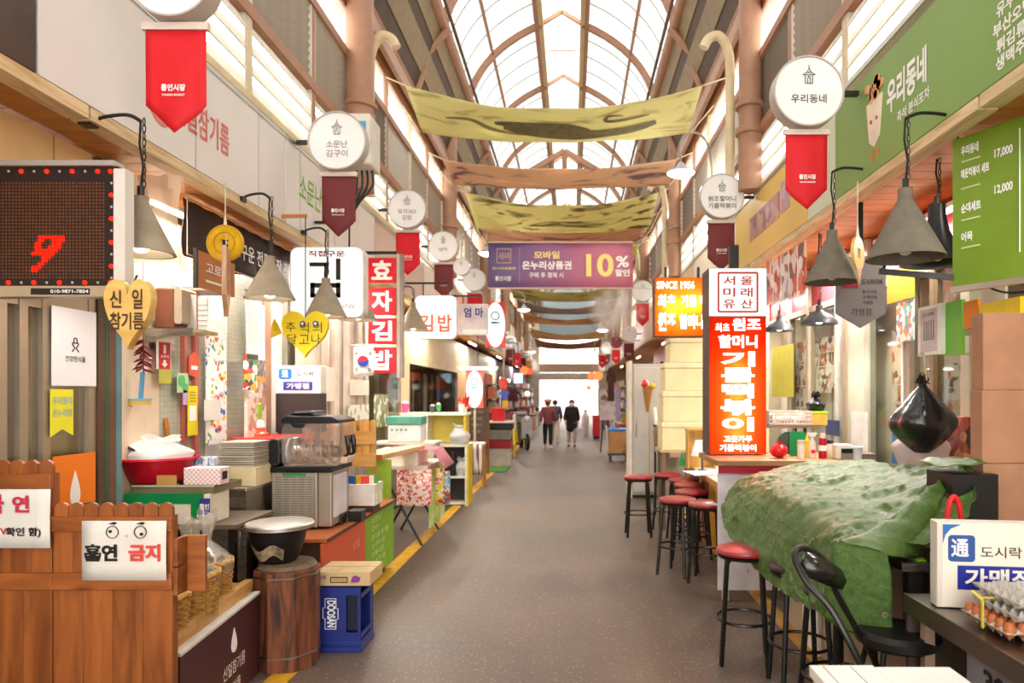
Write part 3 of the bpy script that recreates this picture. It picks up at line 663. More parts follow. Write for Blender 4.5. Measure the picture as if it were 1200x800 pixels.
T = TX(-0.028); T.line('온누리상품권', -0.095*bw, 0.50*bh, 0.34*bw, 0.19*bh, 0.035); T.line('구매 후 결제 시', -0.10*bw, 0.28*bh, 0.235*bw, 0.12*bh, 0.015); T.line('%', 0.425*bw, 0.58*bh, 0.09*bw, 0.26*bh, 0.03); T.line('할인', 0.425*bw, 0.33*bh, 0.10*bw, 0.16*bh, 0.035); T.line('통인시장', -0.395*bw, 0.20*bh, 0.11*bw, 0.11*bh, 0.02); T.build(WHITE, t)
m = MB(); q = 0.05*bw
for a in (-1, 1): m.cbox(-0.39*bw, -0.028, 0.71*bh+a*q*0.95, 2*q, 0.004, 0.012); m.cbox(-0.39*bw+a*q*0.95, -0.028, 0.71*bh, 0.012, 0.004, 2*q)
m.build('stamp_frame', mat('#d8b59a', 0.6), t)
TX(-0.028).line('서울미래', -0.39*bw, 0.71*bh, 0.075*bw, 0.16*bh, 0.01).build(mat('#d8b59a', 0.6), t)
MB().box(-0.285*bw, -0.281*bw, -0.03, -0.024, 0.12*bh, 0.9*bh).build('divider', mat('#b48aa4', 0.6), t)
for a, b in (((bw/2, 0, bh), (XR-p0.x-bw/2-0.1, 0.0, bh+0.32)), ((bw/2, 0, 0), (XR-p0.x-bw/2-0.1, 0.0, -0.05)), ((-bw/2, 0, bh), (XL-p0.x-bw/2+0.1, 0, bh+0.1))): MB().cyl(a, b, 0.007, n=5).build('rope', mat('#d8c9a4', 0.8), t)
# ================================================================ pendant lamps
CONC = mat('#6f675b', 0.8, var=0.12, scale=14, bump=0.15, bscale=60, name='cast_concrete'); BULB = emis('#fff4e0', 14, 'warm_bulb')
def cone_lamp(px, py, d, r, h, label, arm=None, power=14, mt=None, name='cone_pendant_lamp', prof=None, cord_top=None, lit=True):
    p = at(px, py, d); t = thing(name, label, 'lamp', p)
    pr = prof or [(r, 0), (0.045, h*0.8), (0.036, h*0.84), (0.034, h)]
    outer = pr; inner = [(max(0.004, a-0.012), b-0.004 if b > 0 else b) for a, b in reversed(pr)]
    sh = MB().lathe(outer + [(0.01, h+0.005)], 32, cap=False).lathe([(outer[0][0], 0), (outer[0][0]-0.012, 0.0)] + [(max(0.012, a-0.014), b) for a, b in outer], 32, cap=False).build('shade', mt or CONC, t, smooth=True)
    if lit:
        MB().ball((0, 0, 0.045), 0.042, 14, 8).build('bulb', BULB, sh, smooth=True); light(t, (0, 0, 0.02), power, 0.05, spot=150)
    else: MB().ball((0, 0, 0.05), 0.035, 12, 8).build('bulb', mat('#efe9dc', 0.3), sh, smooth=True)
    MB().cyl((0, 0, h-0.01), (0, 0, h+0.05), 0.016, n=10).build('cap', BLKMET, sh)
    zt = (cord_top if cord_top is not None else 3.1) - p.z
    c = MB()
    c.tube([(0, 0, h+0.04), (0.012, 0, h+(zt-h)*0.4), (-0.006, 0, h+(zt-h)*0.7), (0, 0, zt)], 0.006, 6); c.build('cord', BLKMET, t)
    n = max(2, int((zt-h)/0.035)); l = MB()
    for k in range(n):
        a = Matrix.Translation((0.016, 0, h+0.06+k*0.033)) @ Matrix.Rotation(R(90*(k % 2)), 4, 'Z')
        pts = [a @ Vector((0.008*math.cos(q*math.pi/4), 0, 0.02*math.sin(q*math.pi/4))) for q in range(8)]
        l.tube(pts, 0.0028, 5, closed=True)
    l.build('chain', BLKMET, t)
    if arm:
        b = MB(); b.tube(spline([(0, 0, zt), (arm*0.25, 0, zt+0.03), (arm*0.7, 0, zt+0.02), (arm, 0, zt-0.01)], 5), 0.009, 6); b.build('arm', BLKMET if mt is None or True else mt, t)
        MB().box(arm-0.03, arm+0.03, -0.03, 0.03, zt-0.025, zt+0.005).build('wall_plate', BLKMET, t)
    return t
CONL = mat('#9a8d78', 0.8, var=0.1, scale=14, bump=0.15, bscale=60, name='taupe_cast_concrete')  # cast concrete lightened to paint in the light on the left lamps
cone_lamp(165, 297, 3.25, 0.15, 0.27, 'grey cone lamp glowing behind the red display post', -0.25, 16, mt=CONL, cord_top=3.0)
cone_lamp(316, 350, 4.66, 0.166, 0.29, 'grey cone lamp in front of the dark brown banner', -0.2, 14, mt=CONL, cord_top=3.04)
cone_lamp(382, 371, 5.7, 0.167, 0.32, 'grey cone lamp covering part of the lit seaweed sign', -0.2, 14, mt=CONL, cord_top=3.06)
cone_lamp(420, 375, 6.6, 0.18, 0.3, 'grey cone lamp behind the lit seaweed sign', -0.2, 14, mt=CONL, cord_top=3.06)
cone_lamp(484, 387, 8.8, 0.2, 0.36, 'grey cone lamp beside the lit gimbap box', -0.22, 18, mt=CONL, cord_top=3.06)
cone_lamp(975, 331, 4.46, 0.175, 0.34, 'grey concrete cone lamp left of the larger one on the right', 0.3, 10, cord_top=3.15, lit=False)
cone_lamp(1061, 303, 3.47, 0.19, 0.355, 'largest grey concrete cone lamp beside the green menu board', 0.3, 10, cord_top=3.1, lit=False)
bell = [(0.20, 0), (0.155, 0.03), (0.10, 0.10), (0.065, 0.19), (0.05, 0.26), (0.045, 0.34)]
cone_lamp(1098, 309, 3.95, 0.2, 0.34, 'black bell shaped lamp behind the largest cone lamp', None, 10, mt=mat('#191a20', 0.35, var=0.1), name='bell_pendant_lamp', prof=bell, cord_top=3.06, lit=False)
dome = [(0.155, 0), (0.145, 0.03), (0.10, 0.075), (0.05, 0.10), (0.03, 0.12), (0.028, 0.16)]
DKG = mat('#3c3f45', 0.4, var=0.1, name='dark_grey_enamel')
cone_lamp(913, 388, 6.9, 0.145, 0.16, 'dark dome lamp glowing nearer the red lit sign', None, 26, mt=DKG, name='dome_pendant_lamp', prof=[(a*0.94, b) for a, b in dome], cord_top=3.07)
cone_lamp(960, 380, 5.8, 0.16, 0.16, 'dark dome lamp glowing under the grey cone lamp', None, 26, mt=DKG, name='dome_pendant_lamp', prof=dome, cord_top=3.07)
# gooseneck street lamps on the upper walls
def gooseneck(px, py, d, side, label, power=12, sc=1.0):
    p = at(px, py, d); t = thing('gooseneck_lamp', label, 'lamp', p); X = (XR if side > 0 else XL) - p.x - side*0.06
    hh = 0.55*sc
    m = MB(); m.tube(spline([(0, 0, 0.1), (0.0, 0, hh*0.75), (X*0.35, 0, hh), (X*0.8, 0, hh*0.8), (X*0.97, 0, 0.1), (X*0.97, 0, -0.25)], 7), 0.016, 8); m.build('neck', mat('#9a9288', 0.4), t, smooth=True)
    MB().lathe([(0.19*sc, 0.0), (0.17*sc, 0.03), (0.07*sc, 0.07), (0.05*sc, 0.12), (0.02, 0.15)], 24).build('shade', mat('#c8c4d2', 0.4), t, smooth=True)
    MB().lathe([(0.02, -0.05), (0.1*sc, -0.045), (0.165*sc, -0.015), (0.17*sc, 0.0)], 24).build('diffuser', emis('#fff8ec', 6, 'lamp_diffuser'), t, smooth=True)
    MB().box(X-0.03, X+0.05, -0.06, 0.06, -0.3, -0.1).build('mount', DKG, t)
    light(t, (0, 0, -0.15), power, 0.12)
    return t
gooseneck(798, 203, 9.2, 1, 'white glowing gooseneck lamp beside the olive cloth', 25)
gooseneck(571, 297, 13.8, -1, 'glowing gooseneck lamp at the left end of the purple banner', 25)
gooseneck(706, 387, 22, 1, 'small glowing gooseneck lamp deep on the right', 25)
gooseneck(614, 363, 20, -1, 'small glowing gooseneck lamp under the left end of the purple banner', 25)
gooseneck(697, 412, 30, 1, 'tiny glowing gooseneck lamp near the far gate on the right', 25)
gooseneck(623, 412, 29, -1, 'tiny glowing gooseneck lamp near the far gate on the left', 25)
# ================================================================ left: oil shop front
ALU = mat('#a99c8a', 0.35, metal=0.6, var=0.06, name='bronze_aluminium')
S = sempty('wall_front_left', 'cream lintel panel and posts of the left shop fronts')
MB().box(-2.66, -2.60, YN, 3.92, 2.22, 3.0).build('lintel_panel', mat('#e5c08a', 0.6, var=0.05, name='warm_cream_panel'), S)
MB().box(-2.603, -2.598, 3.42, 3.43, 2.22, 3.0).build('panel_joint', mat('#b98d55', 0.6), S)
for y0, y1, h in ((3.705, 3.76, '#5a3f2c'), (3.763, 3.79, '#2f5a42'), (3.793, 3.85, '#6e4a34'), (3.853, 3.90, '#5f8a95')):
    MB().box(-2.68, -2.57, y0, y1, 0, 2.99).build('door_post', mat(h, 0.5, var=0.15), S)
dr = sempty('door_1', 'sliding glass doors of the oil shop with bronze frames', (-2.6, 2.4, 0), PL)
for x0, x1 in ((0.0, 0.05), (0.66, 0.72), (0.79, 0.84), (0.93, 0.98), (1.25, 1.30)): MB().box(x0, x1, -0.02, 0.04, 0, 2.22).build('frame_post', ALU, dr)
for z0, z1 in ((0, 0.12), (2.12, 2.22)): MB().box(0, 1.30, -0.015, 0.035, z0, z1).build('frame_rail', ALU, dr)
for x0, x1 in ((0.05, 0.66), (0.72, 0.93), (0.98, 1.25)): MB().box(x0, x1, 0.005, 0.012, 0.12, 2.12).build('glass', clear('#e8e4dc', 0.14, 0.03, body=0.0, name='door_glass'), dr)
MB().box(-3.35, -3.3, 1.5, 4.2, 0, 2.9).build('inner_wall', mat('#6b5440', 0.7, var=0.2, name='shade_brown_wall'), S)  # dark brown stands in for the shade inside the oil shop
def on_left(X, px, py):                            # point on a left wall plane
    d = X*F/(px-VPX); return Vector((X, d, H-(py-VPY)*d/F))
def wall_poster(name, label, px0, px1, py0, py1, mt, X=-2.57, cat='poster', poly=None, thick=0.004):
    a, b = on_left(X, px0, py0), on_left(X, px1, py1); z0 = on_left(X, (px0+px1)/2, py1).z; z1 = on_left(X, (px0+px1)/2, py0).z
    t = thing(name, label, cat, (X, a.y, z0), PL); wd, ht = b.y-a.y, z1-z0
    if poly: MB().prism([(x*wd, z*ht) for x, z in poly], -thick, 0).build('sheet', mt, t)
    else: MB().box(0, wd, -thick, 0, 0, ht).build('sheet', mt, t)
    return t, wd, ht
t, wd, ht = wall_poster('white_poster', 'white poster with a small hat figure on the glass door', 60, 112, 362, 452, mat('#eae6ea', 0.5, var=0.02))
TX(-0.006).line('건강한식품', wd*0.5, ht*0.35, wd*0.46, ht*0.075, 0.01).build(INK, t)
m = MB()
for a, b in (((-.5,-.1),(.5,-.1)), ((-.28,-.1),(-.2,.4)), ((.28,-.1),(.2,.4)), ((-.2,.4),(.2,.4)), ((-.45,-.3),(-.1,-.6)), ((.45,-.3),(.1,-.6)), ((-.1,-.6),(-.5,-1)), ((.1,-.6),(.5,-1)), ((-.45,-.15),(-.45,-.3)), ((.45,-.15),(.45,-.3))): m.beam((wd*0.5+a[0]*0.045, -0.006, ht*0.57+a[1]*0.05), (wd*0.5+b[0]*0.045, -0.006, ht*0.57+b[1]*0.05), 0.003, 0.005)
m.build('hat_figure', INK, t)
t, wd, ht = wall_poster('yellow_ribbon_notice', 'yellow swallowtail notice below the white poster', 58.5, 85, 456, 511, mat('#e6dc2a', 0.5, var=0.05), poly=[(0, 0), (0.5, 0.15), (1, 0), (1, 1), (0, 1)])
TX(-0.006).line('우리동네', wd*0.5, ht*0.76, wd*0.86, ht*0.17, 0.02).line('온누리맘', wd*0.5, ht*0.5, wd*0.86, ht*0.17, 0.02).build(mat('#8fb2b4', 0.5), t)
t, wd, ht = wall_poster('orange_notice', 'orange sheet with a white oil drop on the glass door', 61, 111, 532, 592, mat('#f07d16', 0.5, var=0.04))
MB().prism([(x+wd*0.5, z) for x, z in drop(wd*0.27, ht*0.68)], -0.006, -0.003).build('white_drop', WHITE, t)
# ---------------- red dot display
d = 3.0; a, b = at(-75, 345, d), at(137, 194, d)
t = thing('led_display', 'black dot matrix display showing a red numeral in a bulb lit frame', 'display', (a.x, d, a.z)); W_, H_ = b.x-a.x, b.z-a.z
MB().box(0, W_, 0, 0.05, 0, H_).build('cabinet', mat('#1a1210', 0.5, var=0.1), t)
for i, (x0, x1, z0, z1, h) in enumerate(((-0.02, W_+0.0, -0.012, 0.035, '#b9a68c'), (-0.02, W_, H_-0.005, H_+0.018, '#a9a4a0'))): MB().box(x0, x1, -0.02, 0.05, z0, z1).build('frame_bar', mat(h, 0.4, metal=0.3, var=0.05), t)
MB().box(W_, W_+0.05, -0.022, 0.04, -0.012, H_-0.02).build('side_post', mat('#d6cfc8', 0.4, var=0.04), t)
pitch = 0.01475; nx, nz = int((W_-0.06)/pitch), int((H_-0.13)/pitch)
G9 = ["0011111111", "0011001111", "0110001110", "0110011110", "0111111100", "1111111000", "0001110000", "0001100000", "0011000000", "1110000000", "1100000000"]
lit = set()
gx0, gz0 = int(0.30/pitch)+nx//40, 0
gx0 = int((at(33, 300, d).x-a.x)/pitch); gzt = int((at(40, 274, d).z-a.z-0.075)/pitch)
for r_, row in enumerate(G9):
    for c_, ch in enumerate(row):
        if ch == '1': lit.add((gx0+c_, gzt-r_)) 
on, off = MB(), MB()
for i in range(nx):
    for k in range(nz):
        x, z = 0.03+i*pitch, 0.075+k*pitch; o_ = on if (i, k) in lit else off; s_ = 0.0058 if (i, k) in lit else 0.0040
        o_.add([(x-s_, -0.003, z-s_), (x+s_, -0.003, z-s_), (x+s_, -0.003, z+s_), (x-s_, -0.003, z+s_)], [(0, 1, 2, 3)])
o = on.build('lit_dots', emis('#ff1606', 2.2, 'lit_red_diode'), t); o['kind'] = 'stuff'
o = off.build('dark_dots', mat('#7d4422', 0.4, var=0.25, scale=30, name='dark_diode'), t); o['kind'] = 'stuff'
bm_ = MB().ball((0, -0.004, 0), 0.0095, 10, 6, sy=0.6).mesh('border_bulb', emis('#ff1a0a', 2.5, 'red_border_bulb'), True)
bd_ = MB().ball((0, -0.003, 0), 0.006, 8, 5, sy=0.6).mesh('border_bulb', mat('#b9aaa0', 0.3, var=0), True)
nb = 8
for k in range(14):
    x = W_-0.026-k*0.056
    for z in (0.052, H_-0.026): inst('border_bulb', bm_ if k % 2 == (1 if z > 0.1 else 0) or k == 0 and z > 0.1 else bd_, t, (x, 0, z))
for k in range(1, 10):
    inst('border_bulb', bm_ if k % 2 == 0 else bd_, t, (W_-0.022, 0, H_-0.026-k*0.052))
MB().box(W_-0.36, W_-0.105, -0.024, -0.019, -0.003, 0.024).build('phone_label', BLACK, t); TX(-0.026).line('010-9871-7854', W_-0.19, 0.0105, 0.165, 0.015, 0.02).build(WHITE, t)
# heart board
p = at(153, 411, 2.93); t = thing('heart_board', 'pale wooden heart board with burnt Korean lettering', 'sign', p); hw, hh = 0.21, 0.30
m = MB(); m.prism([(x, z+hh*0.52) for x, z in heart(hw, hh)], -0.022, 0.022); m.build('board', wood('#e3bd6c', '#cf9f4c', 'X', 1.2, 0.5, 'pale_pine', knots=False), t, bevel=0.006)
TX(-0.026).line('신', -0.048, hh*0.73, 0.05, 0.075, 0.02).line('일', 0.045, hh*0.73, 0.045, 0.085, 0.02).line('참기름', 0.0, hh*0.42, 0.145, 0.075, 0.02).build(mat('#4a2f1c', 0.6), t)
MB().tube([(0, 0, hh*0.85), (0.01, 0.03, 0.33)], 0.005, 5).build('cord', BLKMET, t)
# hanging sheet, brown banner and signs under the canopy
t = thing('hanging_sheet', 'beige translucent plastic sheet hanging behind the first cone lamp', 'sheet', at(176, 308, 3.9)); m = MB(); q = at(176, 205, 3.9).z - at(176, 308, 3.9).z
m.grid([[(-0.14+0.028*u, 0.02*math.sin(u*1.3+v), q*v/6) for u in range(12)] for v in range(7)]); m.build('sheet', clear('#f0e0cc', 0.05, 0.3, body=0.75, bodycol='#e2cdb6'), t, smooth=True)
X = -2.55; a = on_left(X, 214, 291); b = on_left(X, 343, 340); t = thing('brown_banner', 'dark brown cloth banner with white lettering under the left canopy', 'banner', (X, a.y, 2.62), PL)
m = MB(); Lb = b.y-a.y; m.grid([[(Lb*u/24, 0.025*math.sin(u*0.9)*(1-v/6)+0.01*math.sin(u*2.1+v), 0.37*v/6) for u in range(25)] for v in range(7)]); m.build('cloth', mat('#463a36', 0.75, var=0.12, bump=0.2, bscale=12), t, smooth=True, solid=0.004)
TX(-0.04).line('바로구운 전통시장 김', Lb*0.58, 0.17, Lb*0.62, 0.13, 0.02).build(WHITE, t)
m = MB(); m.tube([(0, -0.03, 0.0), (0, -0.03, 0.37), (Lb, -0.03, 0.37), (Lb, -0.03, 0)], 0.005, 5, closed=True); m.build('piping', mat('#c9b9ae', 0.6), t)
p = at(264, 285, 4.2); t = thing('brass_coin', 'yellow coin disc with a square hole hanging on a cord', 'ornament', p); m = MB(); r = 0.112
sq = 0.024; n = 40
P_o = [(r*math.cos(2*math.pi*k/n), r*math.sin(2*math.pi*k/n)) for k in range(n)]
def square_at(a): 
    c, s_ = math.cos(a), math.sin(a); k_ = sq/max(abs(c), abs(s_)); return (c*k_, s_*k_)
P_i = [square_at(2*math.pi*k/n) for k in range(n)]
def holed(m, Po, Pi, y0, y1):
    n = len(Po); o = len(m.v)
    for P_ in (Po, Pi):
        for y in (y0, y1): m.v += [(x, y, z) for x, z in P_]
    for k in range(n):
        j = (k+1) % n; m.f += [(o+k, o+j, o+2*n+j, o+2*n+k), (o+n+k, o+3*n+k, o+3*n+j, o+n+j), (o+k, o+n+k, o+n+j, o+j), (o+2*n+k, o+2*n+j, o+3*n+j, o+3*n+k)]
holed(m, P_o, P_i, -0.012, 0.012); GOLD = mat('#e8b81c', 0.4, var=0.12, scale=20, name='yellow_lacquer'); m.build('disc', GOLD, t)
MB().ring(0, 0, r*0.55, r*0.6, -0.016, -0.011, 36).build('engraved_ring', mat('#b98a14', 0.5), t); MB().ring(0, 0, r*0.9, r*0.97, -0.016, -0.011, 36).build('raised_rim', mat('#d9a818', 0.4), t)
MB().cyl((0, 0, r), (0, 0, 3.0-p.z), 0.004, n=5).build('cord', mat('#e0d3b4', 0.8), t); MB().cyl((0, 0, r-0.005), (0, 0, r+0.06), 0.012, 0.004, n=8).build('tassel_knot', mat('#e8dcc0', 0.8), t)
p = at(265, 371, 4.1); t = thing('wooden_tag', 'pointed wooden tag hanging edge on below the yellow coin', 'sign', p, R(110)); m = MB(); m.prism([(-0.1, 0.12), (0, 0), (0.1, 0.12), (0.1, 0.41), (-0.1, 0.41)], -0.012, 0.012); m.build('board', wood('#cda57c', '#ad8058', 'Z', 1.5, 0.5), t)
TX(-0.014).line('식', 0, 0.3, 0.08, 0.09, 0.02).line('당', 0, 0.18, 0.08, 0.09, 0.02).build(RED, t); MB().cyl((0, 0, 0.41), (0, 0, 0.5), 0.003, n=5).build('cord', mat('#e0d3b4', 0.8), t)
t, wd, ht = wall_poster('orange_board', 'small orange board with white lettering under the brown banner', 228, 272, 301, 342, mat('#c5762f', 0.5, var=0.1), X=-2.5, cat='sign', thick=0.02)
TX(-0.023).line('고로케', wd*0.5, ht*0.6, wd*0.6, ht*0.3, 0.02).build(WHITE, t); MB().box(wd*0.2, wd*0.8, -0.023, -0.019, ht*0.2, ht*0.26).build('white_bar', WHITE, t); MB().box(-0.02, 0, -0.025, 0.0, -0.01, ht+0.01).build('dark_edge', BLACK, t)
# ================================================================ left: picket barriers, counters and goods
FW = wood('#a55e2a', '#763d15', 'Z', 1.3, 0.4, 'red_brown_stained_pine'); FWX = wood('#a25c29', '#763d15', 'X', 1.3, 0.4, 'red_brown_stained_rail')
def zat(py, d): return H-(py-VPY)*d/F
def xat(px, d): return (px-VPX)*d/F
def picket(name, label, x0, x1, ztop, zr1, zr0, d, low=True):
    t = thing(name, label, 'fence', (x0, d, 0)); W_ = x1-x0; n = max(1, round(W_/0.068)); pw = W_/n
    for k in range(n):
        P = [(pw*0.03, zr0-0.02), (pw*0.97, zr0-0.02), (pw*0.97, ztop-pw*0.42)] + [(pw*(0.5+0.47*math.cos(R(a))), ztop-pw*0.42+pw*0.42*math.sin(R(a))) for a in (25, 50, 75, 90, 105, 130, 155)] + [(pw*0.03, ztop-pw*0.42)]
        MB().prism(P, 0.005, 0.022).build('picket', FW, t, loc=(k*pw, 0, 0))
    MB().box(-0.005, W_+0.005, -0.018, 0.004, zr0, zr1).build('rail', FWX, t, bevel=0.003)
    if low:
        nb = max(2, round(W_/0.088)); bw_ = W_/nb
        for k in range(nb): MB().box(0.001, bw_-0.001, 0.0, 0.018, 0.86, zr0-0.001).build('board', FW, t, loc=(k*bw_, 0, 0), bevel=0.002)
        MB().box(-0.003, W_+0.003, -0.014, 0.002, 0.83, 0.905).build('rail', FWX, t, bevel=0.003)
        nb = max(2, round(W_/0.12)); bw_ = W_/nb
        for k in range(nb): MB().box(0.001, bw_-0.001, 0.0, 0.018, 0.05, 0.829).build('board', FW, t, loc=(k*bw_, 0, 0), bevel=0.002)
    for q in (0.03, W_-0.03): MB().box(q-0.02, q+0.02, 0.022, 0.06, 0, zr1).build('post', FW, t)
    return t
D0 = 3.05
t = picket('picket_barrier', 'lower brown wooden picket barrier with a scalloped top', xat(62, D0), xat(202, D0), zat(589, D0), zat(605, D0), zat(622, D0), D0)
W_ = xat(202, D0)-xat(62, D0)
for z0 in (0.80, 0.93): MB().box(W_+0.0, W_+0.022, 0.0, 0.10, z0, z0+0.125).build('end_block', FWX, t, bevel=0.003)
MB().box(W_+0.023, W_+0.105, 0.075, 0.10, 0.8, 1.055).build('side_board', FWX, t, bevel=0.003)
picket('picket_barrier', 'taller brown wooden picket barrier at the left edge', xat(-110, D0), xat(61, D0), zat(539, D0), zat(555, D0), zat(572, D0), D0)
PAPER = mat('#e3ded6', 0.6, var=0.03, name='white_paper'); PINK = mat('#c4314a', 0.6, var=0.03); ORED = mat('#d6493a', 0.6, var=0.03)
def paper(px0, px1, py0, py1, d, label, name='paper_notice'):
    a, b = at(px0, py1, d), at(px1, py0, d); t = thing(name, label, 'notice', (a.x, d, a.z)); W_, H_ = b.x-a.x, b.z-a.z
    m = MB(); m.grid([[(W_*u/6, -0.004*math.sin(u*1.2)*math.sin(v*0.9), H_*v/4) for u in range(7)] for v in range(5)]); m.build('sheet', PAPER, t, smooth=True, solid=0.0015); return t, W_, H_
t, W_, H_ = paper(-46, 59, 573, 642, 3.02, 'white no smoking notice in pink letters at the left edge')
TX(-0.007).line('금', W_*0.38, H_*0.75, 0.09, 0.085, 0.04).line('연', W_*0.68, H_*0.75, 0.075, 0.075, 0.04).build(PINK, t)
TX(-0.007).line('확인 함)', W_*0.71, H_*0.27, 0.155, 0.045, 0.03).build(BLACK, t); TX(-0.007).line('(CCTV', W_*0.36, H_*0.27, 0.13, 0.04, 0.02).build(PINK, t)
t, W_, H_ = paper(96, 195, 610, 680, 3.022, 'white no smoking notice with two cartoon eyes')
TX(-0.007).line('흡연', W_*0.235, H_*0.47, W_*0.39, H_*0.29, 0.045).build(BLACK, t); TX(-0.007).line('금지', W_*0.75, H_*0.47, W_*0.38, H_*0.29, 0.045).build(ORED, t)
for ex, px_, pz_ in ((0.37, -0.35, 0.1), (0.70, 0.2, -0.35)):
    m = MB(); m.ring(W_*ex, H_*0.815, H_*0.095, H_*0.105, -0.008, -0.005, 24); m.build('eye_outline', BLACK, t); MB().disc(W_*ex+H_*0.1*px_, H_*0.815+H_*0.1*pz_, H_*0.027, -0.008, -0.005, 12).build('pupil', BLACK, t)
    MB().prism([(W_*(ex-0.05), H_*0.955), (W_*(ex+0.03), H_*0.94), (W_*(ex+0.06), H_*0.97), (W_*(ex+0.02), H_*0.985)], -0.008, -0.005).build('eyebrow', BLACK, t)
MB().disc(W_*0.535, H_*0.75, H_*0.02, -0.008, -0.005, 12).build('nose_dot', mat('#d8c4b0', 0.6), t)
# ---- maroon counter with baskets
ang = math.atan2(0.10, 1.1)
t = thing('maroon_counter', 'low maroon fronted counter with a white edge beside the barrier', 'counter', (-1.825, 3.16, 0), PL+ang); Lc = 1.0
MAR = mat('#4a2629', 0.45, var=0.06, scale=2, name='dark_maroon_panel')
MB().box(0, Lc, -0.012, 0, 0.02, 0.485).build('front_panel', MAR, t); MB().box(0, Lc, 0, 0.62, 0.02, 0.485).build('body', mat('#5a4a40', 0.7), t); MB().box(-0.005, Lc+0.005, -0.018, 0.63, 0.486, 0.503).build('top', mat('#dcd8d2', 0.4), t, bevel=0.002)
MB().prism([(x+0.62, z+0.275) for x, z in drop(0.085, 0.135)], -0.015, -0.011).build('white_drop', WHITE, t); TX(-0.015).line('신일참기름', 0.62, 0.2, 0.30, 0.075, 0.0).line('참기름', 0.62, 0.09, 0.17, 0.06, 0.0).build(WHITE, t)
def lp(t, x, y, z): return Matrix.Translation(t.location) @ Matrix.Rotation(t.rotation_euler.z, 4, 'Z') @ Vector((x, y, z))
q = thing('wooden_tray', 'rough pine tray of blocks under the wicker baskets', 'tray', lp(t, 0.02, 0.03, 0.5035), PL+ang)
PINE = wood('#c99a5a', '#a87438', 'X', 1.6, 0.55, 'weathered_pine')
for k in range(4): MB().box(k*0.25+0.001, k*0.25+0.249, 0, 0.05, 0, 0.07).build('block', PINE, q, bevel=0.003)
for k in range(4): MB().box(k*0.25+0.001, k*0.25+0.249, 0.051, 0.36, 0, 0.05).build('base_board', PINE, q, bevel=0.003)
WICK = mat('#c09046', 0.7, var=0.25, scale=40, name='honey_wicker')
def basket(loc, r, h, label):
    t = thing('wicker_basket', label, 'basket', loc, 0, 'wicker baskets on the maroon counter'); N_ = 40; ns = 14; rows = 13
    m = MB()
    for j in range(rows):
        z = h*(j+0.5)/rows; rb = r*(0.86+0.14*(j/rows)**0.6)
        m.tube([(( rb+0.006*math.cos(k*math.pi*ns*2/ N_ + math.pi*(j % 2)))*math.cos(2*math.pi*k/N_), (rb+0.006*math.cos(k*math.pi*ns*2/N_ + math.pi*(j % 2)))*math.sin(2*math.pi*k/N_), z) for k in range(N_)], h/rows*0.52, 5, closed=True)
    m.build('weave', WICK, t, smooth=True)
    s_ = MB().cyl((r*0.86, 0, 0), (r, 0, h), 0.006, n=5).mesh('stake', WICK)
    for k in range(ns): inst('stake', s_, t, (0, 0, 0), 2*math.pi*k/ns)
    m = MB(); m.tube([((r*1.0+0.006*math.sin(k*1.6))*math.cos(2*math.pi*k/N_), (r+0.006*math.sin(k*1.6))*math.sin(2*math.pi*k/N_), h+0.005+0.004*math.cos(k*1.6)) for k in range(N_)], 0.015, 6, closed=True); m.build('rim', mat('#d2a558', 0.65, var=0.2, scale=30), t, smooth=True)
    MB().lathe([(0.0, 0.01), (r*0.84, 0.012)], 20).build('bottom', WICK, t)
    return t
zb = 0.555
b1 = basket((-1.985, 3.30, zb), 0.12, 0.17, 'nearest wicker basket half hidden by the barrier'); b2 = basket((-2.0, 3.58, zb), 0.135, 0.20, 'middle wicker basket holding a clear bag'); b3 = basket((-2.07, 3.88, zb), 0.125, 0.19, 'farthest wicker basket holding a tall clear bag')
BAGM = clear('#f6f4f0', 0.22, 0.12, body=0.22, name='clear_crinkled_plastic', bodycol='#f2efe8'); DRIED = mat('#6e4a34', 0.8, var=0.3, scale=25, bump=0.4, bscale=30, name='dried_herbs')
def bag(loc, r, h, seed, label, mt, cont=None, name='plastic_bag', neck=0.16, tie=0.62, cat='bag', prof=None):
    t = thing(name, label, cat, loc); m = MB(); n, rows = 36, 28; rws = []
    for j in range(rows+1):
        v = j/rows; row = []
        pr = (0.82+0.6*v-0.95*v*v) if v < tie else None
        if v < tie: rad = r*(0.80+0.34*math.sin(min(1, v/tie*1.3)*math.pi/1.6)) * (1 if v < tie*0.55 else 1-((v-tie*0.55)/(tie*0.45))**1.3*(1-neck))
        else: rad = r*(neck + 0.55*(v-tie)/(1-tie)*0.6)
        if prof:
            for (v0, r0), (v1, r1) in zip(prof, prof[1:]):
                if v0 <= v <= v1: rad = r*(r0+(r1-r0)*(v-v0)/(v1-v0))
        for k in range(n+1):
            a = 2*math.pi*(k % n)/n; c = noise.noise(Vector((math.cos(a)*1.6, math.sin(a)*1.6, v*2.2+seed)))*0.22 + 0.10*math.sin(a*9+seed)*max(0, v-0.25)
            rr_ = rad*(1+c); row.append((rr_*math.cos(a), rr_*math.sin(a), h*v + (0.03*math.sin(a*2+seed) if v == 1 else 0)))
        rws.append(row)
    m.grid(rws); m.add([(0, 0, 0)] + rws[0][:-1], [(0, (k+1) % n + 1, k+1) for k in range(n)]); m.build('bag', mt, t, smooth=True)
    if cont:
        c = MB(); rg = random.Random(seed)
        c = MB(); c.ball((0, 0, h*0.2), r*0.72, 16, 10, sz=0.75); 
        for i, vv in enumerate(c.v): f_ = 1+0.3*noise.noise(Vector(vv)*22); c.v[i] = (vv[0]*f_, vv[1]*f_, max(0.004, vv[2]*f_))
        c.build('contents', cont, t, smooth=True)
    return t
